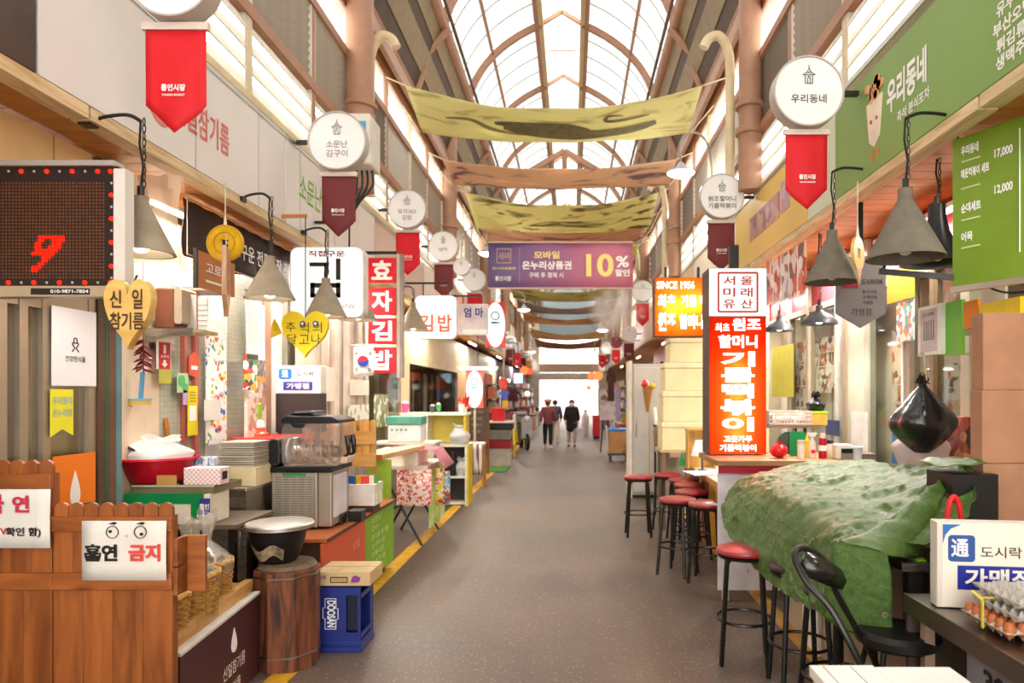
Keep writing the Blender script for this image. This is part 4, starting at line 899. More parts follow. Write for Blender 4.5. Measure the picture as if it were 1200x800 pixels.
bag((-2.0, 3.58, zb+0.055), 0.115, 0.42, 3.1, 'clear plastic bag of dried goods in the middle basket', BAGM, DRIED); bag((-2.07, 3.88, zb+0.055), 0.11, 0.42, 8.4, 'tall clear plastic bag of dried goods in the farthest basket', BAGM, DRIED)
bag((-1.985, 3.31, zb+0.03), 0.09, 0.30, 5.7, 'white plastic bag in the nearest basket', clear('#f6f4f0', 0.1, 0.2, body=0.75, bodycol='#f4f2ee'), None)
# ---- stump, pot, crate and carton
BARK = mat('#5a3622', 0.75, var=0.4, scale=5, bump=0.8, bscale=14, name='scorched_wood', h2='#2c1a12')
t = thing('wooden_stump', 'scorched eight sided wooden tub used as a pot stand', 'stand', (xat(337, 4.33), 4.33, 0))
for k in range(8):
    a = R(45*k+10); MB().box(-0.0775, 0.0775, -0.02, 0.0, 0, 0.61).build('stave', wood('#86492a', '#2f1c14', 'Z', 2.2, 0.6, 'scorched_stave'), t, loc=(0.165*math.sin(a), -0.165*math.cos(a), 0), rotz=a, bevel=0.006)
for z in (0.09, 0.575): m = MB(); m.tube([(0.188/math.cos(R(22.5))*0.98*math.sin(R(45*k+32.5)), -0.188/math.cos(R(22.5))*0.98*math.cos(R(45*k+32.5)), z) for k in range(8)], 0.006, 6, closed=True); m.build('wire_band', metal('#8d857a', 0.4), t)
MB().lathe([(0.16, 0.56), (0.178, 0.62), (0.165, 0.64), (0.12, 0.646), (0.0, 0.64)], 24).build('top', mat('#7a6650', 0.8, var=0.3, scale=14, bump=0.3, bscale=20), t, smooth=True)
pz = 0.648; t = thing('black_pot', 'black iron pot with a torn label standing on the stump', 'pot', (xat(330, 4.38), 4.33, pz))
MB().lathe([(0.0, 0), (0.11, 0.004), (0.135, 0.05), (0.16, 0.13), (0.175, 0.205), (0.165, 0.21), (0.15, 0.13), (0.1, 0.02), (0.0, 0.015)], 30).build('body', mat('#141110', 0.5, var=0.2), t, smooth=True)
m = MB(); m.grid([[(0.150*math.sin(R(a))*(1+0.2*v), -0.150*math.cos(R(a))*(1+0.2*v)-0.003, 0.045+0.07*v+0.02*math.sin(a*0.12)) for a in range(-38, 40, 6)] for v in (0, 0.33, 0.66, 1)]); m.build('torn_label', mat('#b3a284', 0.8, var=0.4, scale=20), t)
t = thing('pot_cover', 'wide shiny steel lid on the black pot', 'lid', (xat(328, 4.33), 4.33, pz+0.213)); MB().lathe([(0.0, 0.045), (0.13, 0.042), (0.2, 0.032), (0.207, 0.022), (0.205, 0.0), (0.195, 0.0), (0.19, 0.02), (0, 0.03)], 36).build('lid', metal('#e6e2de', 0.38, 'satin_steel'), t, smooth=True); MB().ball((-0.212, 0, 0.015), 0.018, 8, 6).build('handle', metal('#d8d4d0', 0.16), t)
NAVY = mat('#1f2f7d', 0.35, var=0.08, spec=0.5, name='navy_plastic')
x0, x1 = xat(372, 4.5), xat(423, 4.5); t = thing('navy_crate', 'navy blue plastic bottle crate standing on end', 'crate', (x0, 4.5, 0)); W_ = x1-x0; Hc = 0.44; Dc = 0.28
MB().box(0, W_*0.66, 0, 0.012, 0.07, Hc).build('front_panel', NAVY, t)
for a in ((W_*0.66, W_*0.98, 0, 0.012, 0.07, 0.13), (W_*0.66, W_*0.98, 0, 0.012, 0.375, Hc), (W_*0.92, W_*0.98, 0, 0.012, 0.13, 0.375)): MB().box(*a).build('front_panel', NAVY, t)
MB().box(W_*0.67, W_*0.90, 0.02, 0.03, 0.14, 0.37).build('dark_inside', mat('#0d1230', 0.6), t)
MB().box(-0.008, W_+0.006, -0.008, Dc+0.01, 0.0, 0.035).build('rim', NAVY, t, bevel=0.004); MB().box(-0.005, W_+0.003, -0.005, Dc, 0.036, 0.07).build('rim', NAVY, t, bevel=0.004)
MB().box(0, 0.012, 0.012, Dc, 0.07, Hc).build('side_panel', NAVY, t); MB().box(0, W_, Dc-0.012, Dc, 0.07, Hc).build('back_panel', NAVY, t); MB().box(W_-0.014, W_-0.002, Dc-0.06, Dc-0.012, 0.07, Hc).build('side_strip', NAVY, t); MB().box(0, W_, 0, Dc, Hc-0.01, Hc).build('top_panel', NAVY, t)
for z in (0.09, 0.35): MB().box(W_-0.014, W_-0.002, 0.012, Dc-0.06, z, z+0.03).build('side_bar', NAVY, t)
T = TX(-0.004); T.line('DOOSAN', W_*0.32, 0.255, 0.175, 0.055, 0.03, rot=R(-90)); T.build(WHITE, t)
m = MB(); P = [(-0.1, 0.035), (-0.035, 0.035), (-0.035, 0.05), (0.035, 0.05), (0.035, 0.035), (0.1, 0.035), (0.1, -0.045), (0.03, -0.045), (0.03, -0.06), (-0.04, -0.06), (-0.04, -0.045), (-0.1, -0.045)]
m.tube([(W_*0.32+z*0.9, -0.004, 0.255-x*1.0) for x, z in P], 0.0028, 5, closed=True); m.build('logo_outline', WHITE, t)
CARD = mat('#cbb184', 0.8, var=0.08, scale=10, name='kraft_card')
def carton(loc, sx, sy, sz, label, rotz=0, mt=CARD, flap=True):
    t = thing('cardboard_box', label, 'box', loc, rotz); MB().box(0, sx, 0, sy, 0, sz).build('box', mt, t, bevel=0.002)
    if flap: MB().box(0.002, sx-0.002, sy*0.5-0.02, sy*0.5+0.02, sz, sz+0.001).build('tape', mat('#d9c08c', 0.25), t); MB().box(-0.001, sx+0.001, sy*0.5-0.001, sy*0.5+0.001, sz, sz+0.0016).build('flap_seam', mat('#7d6844', 0.9), t)
    return t
t = carton((x0-0.012, 4.49, Hc+0.001), W_+0.075, 0.30, 0.09, 'flat kraft box with purple print on the navy crate', 0); PUR = mat('#8a3a8c', 0.6)
TX(-0.002).line('자색', 0.045, 0.055, 0.05, 0.03, 0.03).build(PUR, t); MB().box(0.10, 0.215, -0.002, 0, 0.02, 0.06).build('dark_label', mat('#3a3324', 0.6), t); m = MB(); 
for k in range(9): MB().box(0.108+k*0.0115, 0.116+k*0.0115, -0.003, -0.001, 0.027, 0.053).build('bar', CARD, t)
MB().prism([(0.235, 0.02), (0.29, 0.025), (0.30, 0.055), (0.265, 0.07), (0.245, 0.06)], -0.002, 0).build('purple_mark', PUR, t)
# ---- orange and green counter with the slush machine
t = thing('orange_counter', 'counter with an orange top and an orange and green lettered front', 'counter', (-1.75, 4.9, 0), PL)
MB().box(0, 1.75, 0, 0.5, 0.1, 0.655).build('body', mat('#6b4a3a', 0.7), t); MB().box(-0.15, 0.85, -0.012, 0, 0.1, 0.655).build('orange_panel', mat('#cf5a35', 0.5, var=0.05), t); MB().box(0.851, 1.76, -0.012, 0, 0.1, 0.655).build('green_panel', mat('#7fae1f', 0.5, var=0.05), t)
MB().box(-0.1, 1.76, -0.03, 0.51, 0.656, 0.685).build('top', mat('#b9663a', 0.4, var=0.15, scale=5), t, bevel=0.004); MB().box(-0.1, 1.76, -0.034, -0.029, 0.658, 0.683).build('edge_strip', mat('#5a3a2a', 0.5), t)
for y in (0.1, 1.65): MB().box(y-0.03, y+0.03, 0.05, 0.11, 0, 0.1).build('foot', BLKMET, t)
T = TX(-0.015); T.line('신일', 0.6, 0.5, 0.18, 0.07, 0.01); T.build(mat('#e8a890', 0.5), t)
T = TX(-0.015)
for i, (b, wd) in enumerate((('소문난', 0.3), ('구이', 0.2), ('참기름 들기름', 0.55), ('김구이 김', 0.4), ('전통시장', 0.38), ('고소한 김', 0.42))): T.line(b, 1.02, 0.6-i*0.075, wd, 0.05, 0.01, align='L')
T.build(mat('#d8e6a0', 0.5), t)
MB().prism([(x-0.05, z+0.16) for x, z in drop(0.07, 0.14)], -0.016, -0.011).build('white_drop', WHITE, t)
# slush machine
zc = 0.686; sx0, sx1 = xat(318, 5.1), xat(371, 5.1); t = thing('slush_machine', 'slush drink machine with a grille back and a clear tank', 'machine', (sx0, 5.1, zc)); W_ = sx1-sx0; SD = 0.45
SBODY = mat('#b3a898', 0.35, metal=0.5, var=0.05, name='grey_machine_steel')
MB().box(0, W_, 0.006, SD, 0.02, 0.43).build('body', SBODY, t, bevel=0.006); MB().box(W_, W_+0.10, 0.03, SD-0.02, 0.02, 0.43).build('front_housing', SBODY, t, bevel=0.008)
MB().box(W_+0.101, W_+0.103, 0.07, SD-0.08, 0.08, 0.40).build('paper_notice', mat('#e4e0e8', 0.5), t); MB().box(W_*0.25, W_*0.75, -0.004, 0.006, 0.405, 0.425).build('green_sticker', mat('#1f8a4c', 0.5), t)
gm = MB().box(0, W_*0.86, -0.004, 0.004, -0.0022, 0.0022).mesh('grille_bar', mat('#d8cfc0', 0.4, metal=0.3, var=0.02)); MB().box(W_*0.06, W_*0.94, 0.003, 0.007, 0.05, 0.395).build('grille_void', mat('#4a443c', 0.7), t)
for k in range(27): inst('grille_bar', gm, t, (W_*0.07, 0, 0.057+k*0.0127))
for k in range(6): MB().box(W_*(0.07+0.172*k)-0.003, W_*(0.07+0.172*k)+0.003, -0.006, 0.003, 0.05, 0.395).build('grille_stile', SBODY, t)
MB().box(-0.01, W_*0.95+0.14, -0.01, SD, 0.432, 0.475).build('drip_deck', mat('#141214', 0.3, var=0.05), t, bevel=0.008)
MB().prism(rrect(-0.02, 0.06, 0.476, 0.68, 0.035), 0.0, SD-0.04).build('motor_cover', mat('#1a181a', 0.3), t, bevel=0.006); MB().cyl((0.055, SD*0.45, 0.57), (0.075, SD*0.45, 0.57), 0.105, n=28).build('seal_ring', mat('#d8cfc0', 0.4), t)
TK = clear('#faf6f2', 0.10, 0.05, body=0.08, name='clear_tank_plastic')
TP = rrect(0.075, W_+0.15, 0.476, 0.795, 0.05); MB().prism(TP, 0.01, 0.014).build('tank_wall', TK, t); MB().prism(TP, SD-0.06, SD-0.056).build('tank_wall', TK, t); MB().box(W_+0.146, W_+0.15, 0.014, SD-0.06, 0.49, 0.78).build('tank_wall', TK, t); MB().box(0.09, W_+0.14, 0.014, SD-0.06, 0.478, 0.482).build('tank_floor', mat('#b9aca0', 0.25), t)
MB().cyl((0.075, SD*0.45, 0.575), (W_+0.1, SD*0.45, 0.575), 0.05, n=20).build('cooling_drum', metal('#d2c8be', 0.2), t, smooth=True)
m = MB(); m.tube([(0.085+(W_)*k/60, SD*0.45+0.088*math.cos(k*0.52), 0.575+0.088*math.sin(k*0.52)) for k in range(61)], 0.007, 6); m.build('auger', mat('#c2a488', 0.3), t, smooth=True)
LIDM = mat('#17161a', 0.25, var=0.05, name='gloss_black_plastic'); MB().prism([(0.07, 0.797), (W_+0.16, 0.797), (W_+0.165, 0.82), (W_+0.1, 0.85), (0.1, 0.855), (0.065, 0.825)], 0.0, SD-0.05).build('lid', LIDM, t, bevel=0.008); MB().prism([(0.11, 0.857), (0.3, 0.857), (0.28, 0.89), (0.14, 0.885)], 0.05, SD-0.12).build('lid_handle', LIDM, t, bevel=0.012)
MB().prism([(0.14, 0.80), (0.26, 0.80), (0.24, 0.765), (0.17, 0.765)], -0.012, 0.0).build('lid_lip', LIDM, t, bevel=0.004)
for y in (0.12, 0.25): m = MB(); m.tube([(W_+0.17, y, 0.54), (W_+0.2, y, 0.56), (W_+0.195, y, 0.66), (W_+0.185, y, 0.70)], [0.012, 0.014, 0.022, 0.018], 8); m.build('tap_lever', LIDM, t, smooth=True)
MB().box(W_+0.15, W_+0.2, 0.08, 0.28, 0.49, 0.54).build('spout', mat('#d4b8a4', 0.3), t, bevel=0.008)
for x in (0.04, W_-0.04): MB().cyl((x, 0.05, 0), (x, 0.05, 0.02), 0.02, n=10).build('foot', BLKMET, t); MB().cyl((x, SD-0.05, 0), (x, SD-0.05, 0.02), 0.02, n=10).build('foot', BLKMET, t)
# ================================================================ left: goods behind the counters and mid-distance shops
def plain_table(name, label, x0, x1, y0, y1, z, mt, legmt=None, th=0.03, cat='table'):
    t = thing(name, label, cat, (x0, y0, 0)); MB().box(0, x1-x0, 0, y1-y0, z-th, z).build('top', mt, t, bevel=0.003)
    for x in (0.04, x1-x0-0.04):
        for y in (0.04, y1-y0-0.04): MB().box(x-0.02, x+0.02, y-0.02, y+0.02, 0, z-th).build('leg', legmt or BLKMET, t)
    return t
plain_table('work_table', 'dark work table behind the picket barrier', -2.74, -2.06, 4.19, 4.72, 0.90, mat('#6b5a4a', 0.6))
t = thing('taped_crate', 'white styrofoam crate bound with green tape behind the barrier', 'box', (xat(146, 4.2), 4.2, 0.901)); W_ = xat(246, 4.2)-xat(146, 4.2)
MB().box(0, W_, 0, 0.24, 0, 0.185).build('box', mat('#e4dcc6', 0.7, var=0.06), t, bevel=0.006); GT = mat('#0f8a48', 0.35, var=0.06, name='green_tape')
MB().box(-0.002, W_*0.93, -0.003, 0.242, 0.125, 0.187).build('tape_band', GT, t)
for q in (0.14, 0.42, 0.78): MB().box(W_*q, W_*q+0.05, -0.004, 0.0, 0.03, 0.13).build('tape_strip', GT, t)
MB().box(W_*0.88, W_*1.002, -0.004, 0.0, 0.06, 0.16).build('blue_label', mat('#3a3a8c', 0.5), t); TX(-0.006).line('통인', W_*0.94, 0.11, 0.06, 0.035, 0.03).build(WHITE, t)
t = thing('flat_tray', 'flat khaki tray lying on the green taped crate', 'tray', (xat(153, 4.2), 4.22, 1.089)); MB().box(0, 0.5, 0, 0.36, 0, 0.012).box(0, 0.5, 0, 0.012, 0.012, 0.045).box(0, 0.5, 0.348, 0.36, 0.012, 0.045).box(0, 0.012, 0.012, 0.348, 0.012, 0.045).box(0.488, 0.5, 0.012, 0.348, 0.012, 0.045).build('tray', mat('#7d7458', 0.5), t); MB().box(-0.006, 0.506, -0.006, 0.0, 0.04, 0.05).build('rim', mat('#c9c0a4', 0.4), t)
t = thing('red_basin', 'red plastic basin heaped with white bags', 'basin', (xat(183, 4.42), 4.42, 1.135)); MB().lathe([(0.0, 0), (0.15, 0.002), (0.20, 0.08), (0.235, 0.15), (0.255, 0.152), (0.25, 0.165), (0.232, 0.162), (0.19, 0.08), (0.14, 0.015), (0, 0.012)], 34).build('basin', mat('#c4122a', 0.25, var=0.05, name='red_plastic'), t, smooth=True)
bag((xat(188, 4.42), 4.42, 1.225), 0.16, 0.19, 2.2, 'crumpled white plastic bag in the red basin', clear('#ffffff', 0.05, 0.2, body=0.92, bodycol='#f6f5f3'), None, tie=0.9, neck=0.4)
t = thing('open_notebook', 'open white notebook leaning out of the red basin', 'book', (xat(146, 4.3), 4.28, 1.30)); MB().add([(0, 0, 0.1), (0.20, 0.0, -0.02), (0.22, 0.16, 0.0), (0.03, 0.16, 0.115)], [(0, 1, 2, 3)]).build('page', PAPER, t, solid=0.004); MB().add([(0.0, -0.005, 0.09), (0.20, -0.005, -0.03), (0.2, 0.15, -0.03), (0.0, 0.15, 0.09)], [(0, 1, 2, 3)]).build('cover', INK, t, solid=0.006)
def plaid():
    m, nt, N, L, b = _new('pink_plaid'); tc = N.new('ShaderNodeTexCoord'); ck = N.new('ShaderNodeTexChecker'); ck.inputs['Scale'].default_value = 70; ck.inputs[1].default_value = col('#f6eeec'); ck.inputs[2].default_value = col('#e6b4b4'); L.new(tc.outputs['Object'], ck.inputs[0]); L.new(ck.outputs[0], b.inputs['Base Color']); return m
t = thing('plaid_box', 'small pink plaid box on the tray', 'box', (xat(215, 4.24), 4.24, 1.138)); MB().box(0, 0.225, 0, 0.12, 0, 0.105).build('box', plaid(), t, bevel=0.004); MB().box(0.2255, 0.227, 0.03, 0.09, 0.03, 0.08).build('slot', BLACK, t)
t = thing('card_tag', 'small kraft card propped in front of the basin', 'card', (xat(183, 4.23), 4.235, 1.138)); MB().box(0, 0.12, 0, 0.008, 0, 0.06).build('card', mat('#c99a52', 0.7), t); MB().box(0, 0.12, 0.01, 0.03, 0, 0.006).build('foot', CARD, t)
t = thing('steel_cabinet', 'stainless steel work cabinet beside the slush machine', 'cabinet', (-2.735, 4.78, 0)); MB().box(0, 0.455, 0, 0.64, 0.06, 1.02).build('body', metal('#a39a90', 0.3), t); MB().box(0.0, 0.46, -0.01, 0.65, 1.021, 1.045).build('top', metal('#d0cac2', 0.25), t, bevel=0.004); MB().box(0.02, 0.46, -0.006, 0.0, 0.1, 0.98).build('door', STEEL, t); MB().cyl((0.42, -0.02, 0.55), (0.42, -0.02, 0.75), 0.008, n=8).build('handle', STEEL, t); MB().box(0.02, 0.46, 0.02, 0.6, 0, 0.06).build('plinth', BLACK, t)
t = carton((xat(256, 4.85), 4.86, 1.046), 0.26, 0.3, 0.135, 'pale carton on the steel cabinet under the trays', 0, mat('#e3d2a4', 0.7))
t = thing('tray_stack', 'stack of ribbed grey plastic lunch trays', 'trays', (xat(255, 4.85), 4.87, 1.183))
for k in range(11): MB().box(0, 0.25, 0, 0.26, k*0.0165, k*0.0165+0.012).build('tray', mat('#a89c8c' if k % 2 else '#beb3a4', 0.5), t, bevel=0.003)
t = carton((xat(285, 4.95), 5.28, 1.046), 0.3, 0.14, 0.16, 'brown carton behind the tray stack', 0, mat('#b98a52', 0.7))
# shop front behind: tile columns, white print panels
SF = sempty('wall_shopfront_left', 'tiled and panelled front of the toy and oil shops')
def tiles(h, h2, sc=26):
    m, nt, N, L, b = _new('small_tiles'); tc = N.new('ShaderNodeTexCoord'); br = N.new('ShaderNodeTexBrick'); br.offset = 0; br.inputs['Scale'].default_value = sc; br.inputs['Mortar Size'].default_value = 0.03; br.inputs[1].default_value = col(h); br.inputs[2].default_value = col(h2); br.inputs[3].default_value = col('#8f8d80'); br.inputs['Brick Width'].default_value = 1.0; br.inputs['Row Height'].default_value = 1.0
    mp = N.new('ShaderNodeMapping'); mp.inputs['Rotation'].default_value = (0, R(90), 0); sx = N.new('ShaderNodeSeparateXYZ'); cx_ = N.new('ShaderNodeCombineXYZ'); L.new(tc.outputs['Object'], sx.inputs[0]); L.new(sx.outputs[1], cx_.inputs[0]); L.new(sx.outputs[2], cx_.inputs[1]); L.new(cx_.outputs[0], br.inputs['Vector']); L.new(br.outputs[0], b.inputs['Base Color']); b.inputs['Roughness'].default_value = 0.25; return m
TIL = tiles('#b9b9a6', '#aeb09e')
XF = -2.78
def yl(px, X=XF): return X*F/(px-VPX)
for a, b, mt in ((143, 186, mat('#e4cfb4', 0.7, var=0.05)), (186, 240, TIL), (266, 287, TIL), (310, 318, mat('#b58d74', 0.5))):
    MB().box(XF-0.06, XF, yl(a), yl(b), 0, 2.9).build('panel', mt, SF)
for a, b in ((240, 266), (287, 310), (318, 334)):
    MB().box(XF-0.05, XF-0.02, yl(a), yl(b), 0.9, 2.6).build('white_panel', mat('#f1efec', 0.4, var=0.03), SF); MB().box(XF-0.06, XF, yl(a), yl(b), 2.6, 2.9).build('panel', mat('#a89c8e', 0.5), SF)
MB().box(XF-0.06, XF, yl(334), 7.6, 0, 2.9).build('panel', mat('#d9ccb8', 0.5, var=0.08), SF)
for px in (213, 226, 334, 345, 352): MB().box(XF-0.02, XF+0.03, yl(px)-0.02, yl(px)+0.03, 0, 2.9).build('mullion', mat('#a39a8c' if px > 300 else '#b9685a', 0.45, var=0.08), SF)
rg = random.Random(5)
def wl(name, label, px0, px1, py0, py1, mt, X=XF+0.045, cat='poster', thick=0.004, poly=None): return wall_poster(name, label, px0, px1, py0, py1, mt, X, cat, poly, thick)
t, wd, ht = wl('fire_extinguisher_sign', 'red fire extinguisher sign with a white arrow', 183.5, 197.5, 401, 432, RED, cat='sign', thick=0.012)
MB().box(wd*0.42, wd*0.6, -0.015, -0.012, ht*0.58, ht*0.9).build('extinguisher_mark', WHITE, t); TX(-0.014).line('소화기', wd*0.5, ht*0.47, wd*0.7, ht*0.12, 0.02).build(WHITE, t); MB().prism([(wd*0.25, ht*0.2), (wd*0.5, ht*0.05), (wd*0.75, ht*0.2), (wd*0.6, ht*0.2), (wd*0.6, ht*0.33), (wd*0.4, ht*0.33), (wd*0.4, ht*0.2)], -0.015, -0.012).build('arrow', WHITE, t)
for q in (-0.004, wd): MB().box(q, q+0.004, -0.014, 0, -0.004, ht+0.004).build('border', WHITE, t)
wl('yellow_green_notice', 'faded yellow green notice under the fire sign', 186, 200, 433, 449, mat('#c9c64e', 0.5))
t, wd, ht = wl('orange_tag_sign', 'orange pointed tag sign on the tiles', 221, 233, 412, 442, mat('#e2562c', 0.5), poly=[(0, 0.12), (0.5, 0), (1, 0.12), (1, 0.75), (0.5, 1), (0, 0.75)]); MB().box(wd*0.2, wd*0.8, -0.006, -0.004, ht*0.3, ht*0.45).build('white_print', WHITE, t)
t, wd, ht = wl('yellow_strip_notice', 'tall yellow strip notice with a white middle', 219.5, 231, 452, 510, mat('#efd81e', 0.5)); MB().box(wd*0.15, wd*0.85, -0.006, -0.004, ht*0.3, ht*0.6).build('white_print', WHITE, t); 
for k in range(4): MB().box(wd*0.2, wd*0.8, -0.006, -0.004, ht*(0.68+0.06*k), ht*(0.70+0.06*k)).build('print_line', mat('#a58f10', 0.5), t)
t, wd, ht = wl('green_sticker_sheet', 'green round stickers beside the orange tag', 207, 220, 437, 460, mat('#b9d8b0', 0.4)); MB().disc(wd*0.4, ht*0.6, wd*0.3, -0.007, -0.004, 16).build('sticker', mat('#58c06e', 0.4), t); MB().disc(wd*0.75, ht*0.3, wd*0.2, -0.007, -0.004, 16).build('sticker', mat('#58c06e', 0.4), t)
t, wd, ht = wl('lilac_strip', 'lilac strip sticker beside the yellow strip', 214, 219, 455, 474, mat('#c3a8d8', 0.4))
TOY = ['#f2f0ee', '#d94a34', '#f2c22e', '#f4f2f0', '#3a72b8', '#e8e4e0', '#58a848', '#e89cb0']
t, wd, ht = wl('toy_display_sheet', 'tall white sheet of small coloured toys', 241, 265, 395, 520, photo_print(11, ['#f4f3f1']*14 + TOY, 34)); 
for k in range(5): MB().ball((wd*(0.2+0.6*rg.random()), -0.015, ht*(0.15+0.16*k)), 0.022, 8, 6, sy=0.6).build('toy', mat(TOY[(k*3+1) % 8], 0.3), t, smooth=True)
t, wd, ht = wl('white_price_card', 'white price card hanging in front of the toy sheet', 239, 258, 468, 492, PAPER, X=XF+0.09)
t, wd, ht = wl('lattice_chart', 'pale printed chart above the toy sheet', 243, 264, 345, 392, photo_print(12, ['#f5f4f2', '#efe9e4', '#f2dfe2', '#f5f4f2'], 12))
t, wd, ht = wl('bright_chart', 'white chart between the tiled columns', 289, 310, 355, 430, mat('#f3f3f4', 0.35, var=0.03))
t, wd, ht = wl('blister_pack', 'hanging blister pack of a colourful toy', 285, 298, 415, 457, photo_print(13, ['#2c2c34', '#3a9a48', '#f0b428', '#d83a34', '#e8e0d8', '#d83a34'], 18), X=XF+0.12, thick=0.03); MB().box(0, wd, -0.033, -0.03, ht*0.86, ht).build('header_card', mat('#23402c', 0.4), t)
t, wd, ht = wl('blister_pack', 'smaller silvery blister pack right of the colourful one', 298.5, 307, 422, 460, photo_print(14, ['#8a7a70', '#c9b8a8', '#e0923a', '#6a5a54'], 22), X=XF+0.12, thick=0.03)
for i, (a, b, c, e, lab) in enumerate(((286, 296, 462, 512, 'clear packet of toys hanging lowest on the left'), (297, 308, 465, 512, 'clear packet of toys hanging beside the green sprout toy'))):
    t, wd, ht = wl('toy_packet', lab, a, b, c, e, photo_print(15+i, ['#d8cfc0', '#b9a890', '#e8e0d4', '#c98a6a'], 20), X=XF+0.12, thick=0.03)
t = thing('sprout_toy', 'red and white toy with a bright green top on the red shelf', 'toy', (xat(302, 5.75), 5.75, 1.351)); MB().lathe([(0, 0), (0.09, 0), (0.09, 0.02), (0.06, 0.04), (0.055, 0.1), (0.03, 0.13), (0, 0.14)], 18).build('body', mat('#e05a3a', 0.3), t, smooth=True); MB().ball((0, 0, 0.08), 0.06, 12, 8).build('belly', WHITE, t, smooth=True); MB().lathe([(0.02, 0.12), (0.035, 0.2), (0.03, 0.27), (0.0, 0.29)], 14).build('green_top', mat('#8fd02c', 0.4), t, smooth=True)
t = thing('red_shelf', 'red edged shelf behind the counter goods', 'shelf', (-2.74, 5.46, 0)); MB().box(0, 0.45, 0, 0.62, 1.315, 1.35).build('board', mat('#c9352c', 0.4, var=0.06), t, bevel=0.004); MB().box(0, 0.42, 0.57, 0.62, 0, 1.31).build('back', mat('#b98a6a', 0.6), t)
for x in (0.02, 0.38): MB().box(x, x+0.04, 0.02, 0.06, 0, 1.314).build('leg', mat('#a3322a', 0.5), t)
# chilli garland, brush, ladle
t = thing('chilli_garland', 'dried dark red chilli garland hanging by the heart board', 'garland', (xat(168, 4.2), 4.2, zat(437, 4.2))); rg = random.Random(2); ch = mat('#6d0f18', 0.35, var=0.2)
for k in range(26):
    a = rg.random()*6.28; z = 0.02+0.19*k/26; l = 0.05+0.03*rg.random(); r_ = 0.012; p1 = Vector((math.cos(a)*l, math.sin(a)*l*0.6, z-0.02-0.02*rg.random())); MB().tube([(0, 0, z), p1*0.6+Vector((0, 0, z*0.4+0.004)), p1], [0.006, 0.008, 0.002], 5).build('chilli', ch, t, smooth=True)
MB().cyl((0, 0, 0), (0, 0, 2.95-zat(437, 4.2)), 0.003, n=5).build('string', mat('#6d4a30', 0.8), t)
t = thing('blue_brush', 'blue long handled brush leaning on the cream panel', 'brush', (xat(165, 4.3), 4.3, zat(469, 4.3))); MB().box(-0.09, 0.06, -0.02, 0.02, 0, 0.012).build('head', mat('#7fb2cc', 0.4), t); MB().cyl((0.0, 0, 0.012), (0.012, 0, 0.18), 0.014, n=10).build('handle', mat('#5b9cc4', 0.4), t); MB().box(-0.085, 0.055, -0.018, 0.018, -0.03, 0.0).build('bristles', mat('#d2b05a', 0.8), t)
t = thing('red_pump', 'red kimchi ladle pump with a black hose', 'pump', (xat(163, 4.5), 4.55, 1.137)); 
MB().cyl((0, 0, 0.16), (0, 0, 0.42), 0.018, n=12).build('handle', mat('#a3121e', 0.3), t); MB().lathe([(0.11, 0.02), (0.09, 0.09), (0.04, 0.15), (0.018, 0.17)], 20).build('cone', mat('#d83a40', 0.3), t, smooth=True); m = MB(); m.tube(spline([(-0.01, 0.03, 0.14), (-0.06, 0.03, 0.22), (-0.05, 0.03, 0.34), (-0.01, 0.03, 0.4)], 6), 0.007, 6); m.build('hose', mat('#2a1a14', 0.4), t); MB().cyl((0, 0, 0.0), (0, 0, 0.03), 0.09, n=16).build('base', mat('#a3121e', 0.3), t)
t = thing('spray_can', 'white and blue canister on the counter', 'canister', (xat(205, 4.5), 4.56, 1.138)); MB().cyl((0, 0, 0), (0, 0, 0.2), 0.026, n=14).build('can', mat('#d8e0ea', 0.3), t, smooth=True); MB().cyl((0, 0, 0.2), (0, 0, 0.235), 0.024, n=14).build('cap', mat('#3a86d0', 0.3), t, smooth=True)
t = thing('wooden_paddle', 'wooden paddle standing behind the red basin', 'paddle', (xat(193, 4.6), 4.64, 1.135)); MB().beam((0.03, 0, 0), (-0.03, 0.02, 0.4), 0.03, 0.015).build('handle', mat('#b9702c', 0.5), t); MB().lathe([(0.0, 0.0), (0.06, 0.03), (0.07, 0.1), (0.03, 0.17)], 14).build('blade', mat('#e8d0a0', 0.5), t, smooth=True)
t = thing('patterned_packs', 'row of blue patterned snack packs on the tray', 'packs', (xat(212, 4.5), 4.5, 1.138))
for k in range(5): MB().box(k*0.045, k*0.045+0.04, 0.0, 0.05, 0, 0.15).build('pack', photo_print(21+k, ['#dfe4ee', '#b4c4e0', '#f2f0ee', '#8aa2c8'], 30), t, bevel=0.006)
t = thing('leather_case', 'brown leather case on a metal shelf', 'case', (xat(181, 4.5), 4.5, 2.135)); MB().box(0, 0.13, 0, 0.2, 0, 0.27).build('case', mat('#8a4f34', 0.5, var=0.12), t, bevel=0.012); MB().prism(rrect(0.13, 0.18, 0.03, 0.27, 0.02), 0.0, 0.18).build('front_pocket', mat('#bfae98', 0.5), t)
t = thing('steel_shelf', 'long steel shelf carrying the leather case', 'shelf', (xat(172, 4.5), 4.45, 2.05)); MB().box(0, 0.34, 0, 0.3, 0.055, 0.08).box(0, 0.34, -0.012, 0, 0.03, 0.08).build('board', STEEL, t); MB().box(0.02, 0.04, 0.0, 0.3, -0.05, 0.055).build('bracket', STEEL, t); MB().box(-0.18, 0, 0.26, 0.3, -0.05, 0.08).build('wall_arm', STEEL, t)
t = thing('white_sheets', 'white ruled sheets clipped beside the leather case', 'papers', (xat(209, 4.5), 4.6, 2.131)); MB().box(0, 0.06, 0, 0.01, 0, 0.24).build('sheet', PAPER, t); MB().box(0.075, 0.14, 0.0, 0.01, 0, 0.22).build('sheet', PAPER, t)
for k in range(5): MB().box(0.077, 0.138, -0.002, 0, 0.03+0.035*k, 0.034+0.035*k).build('rule_line', INK2, t)
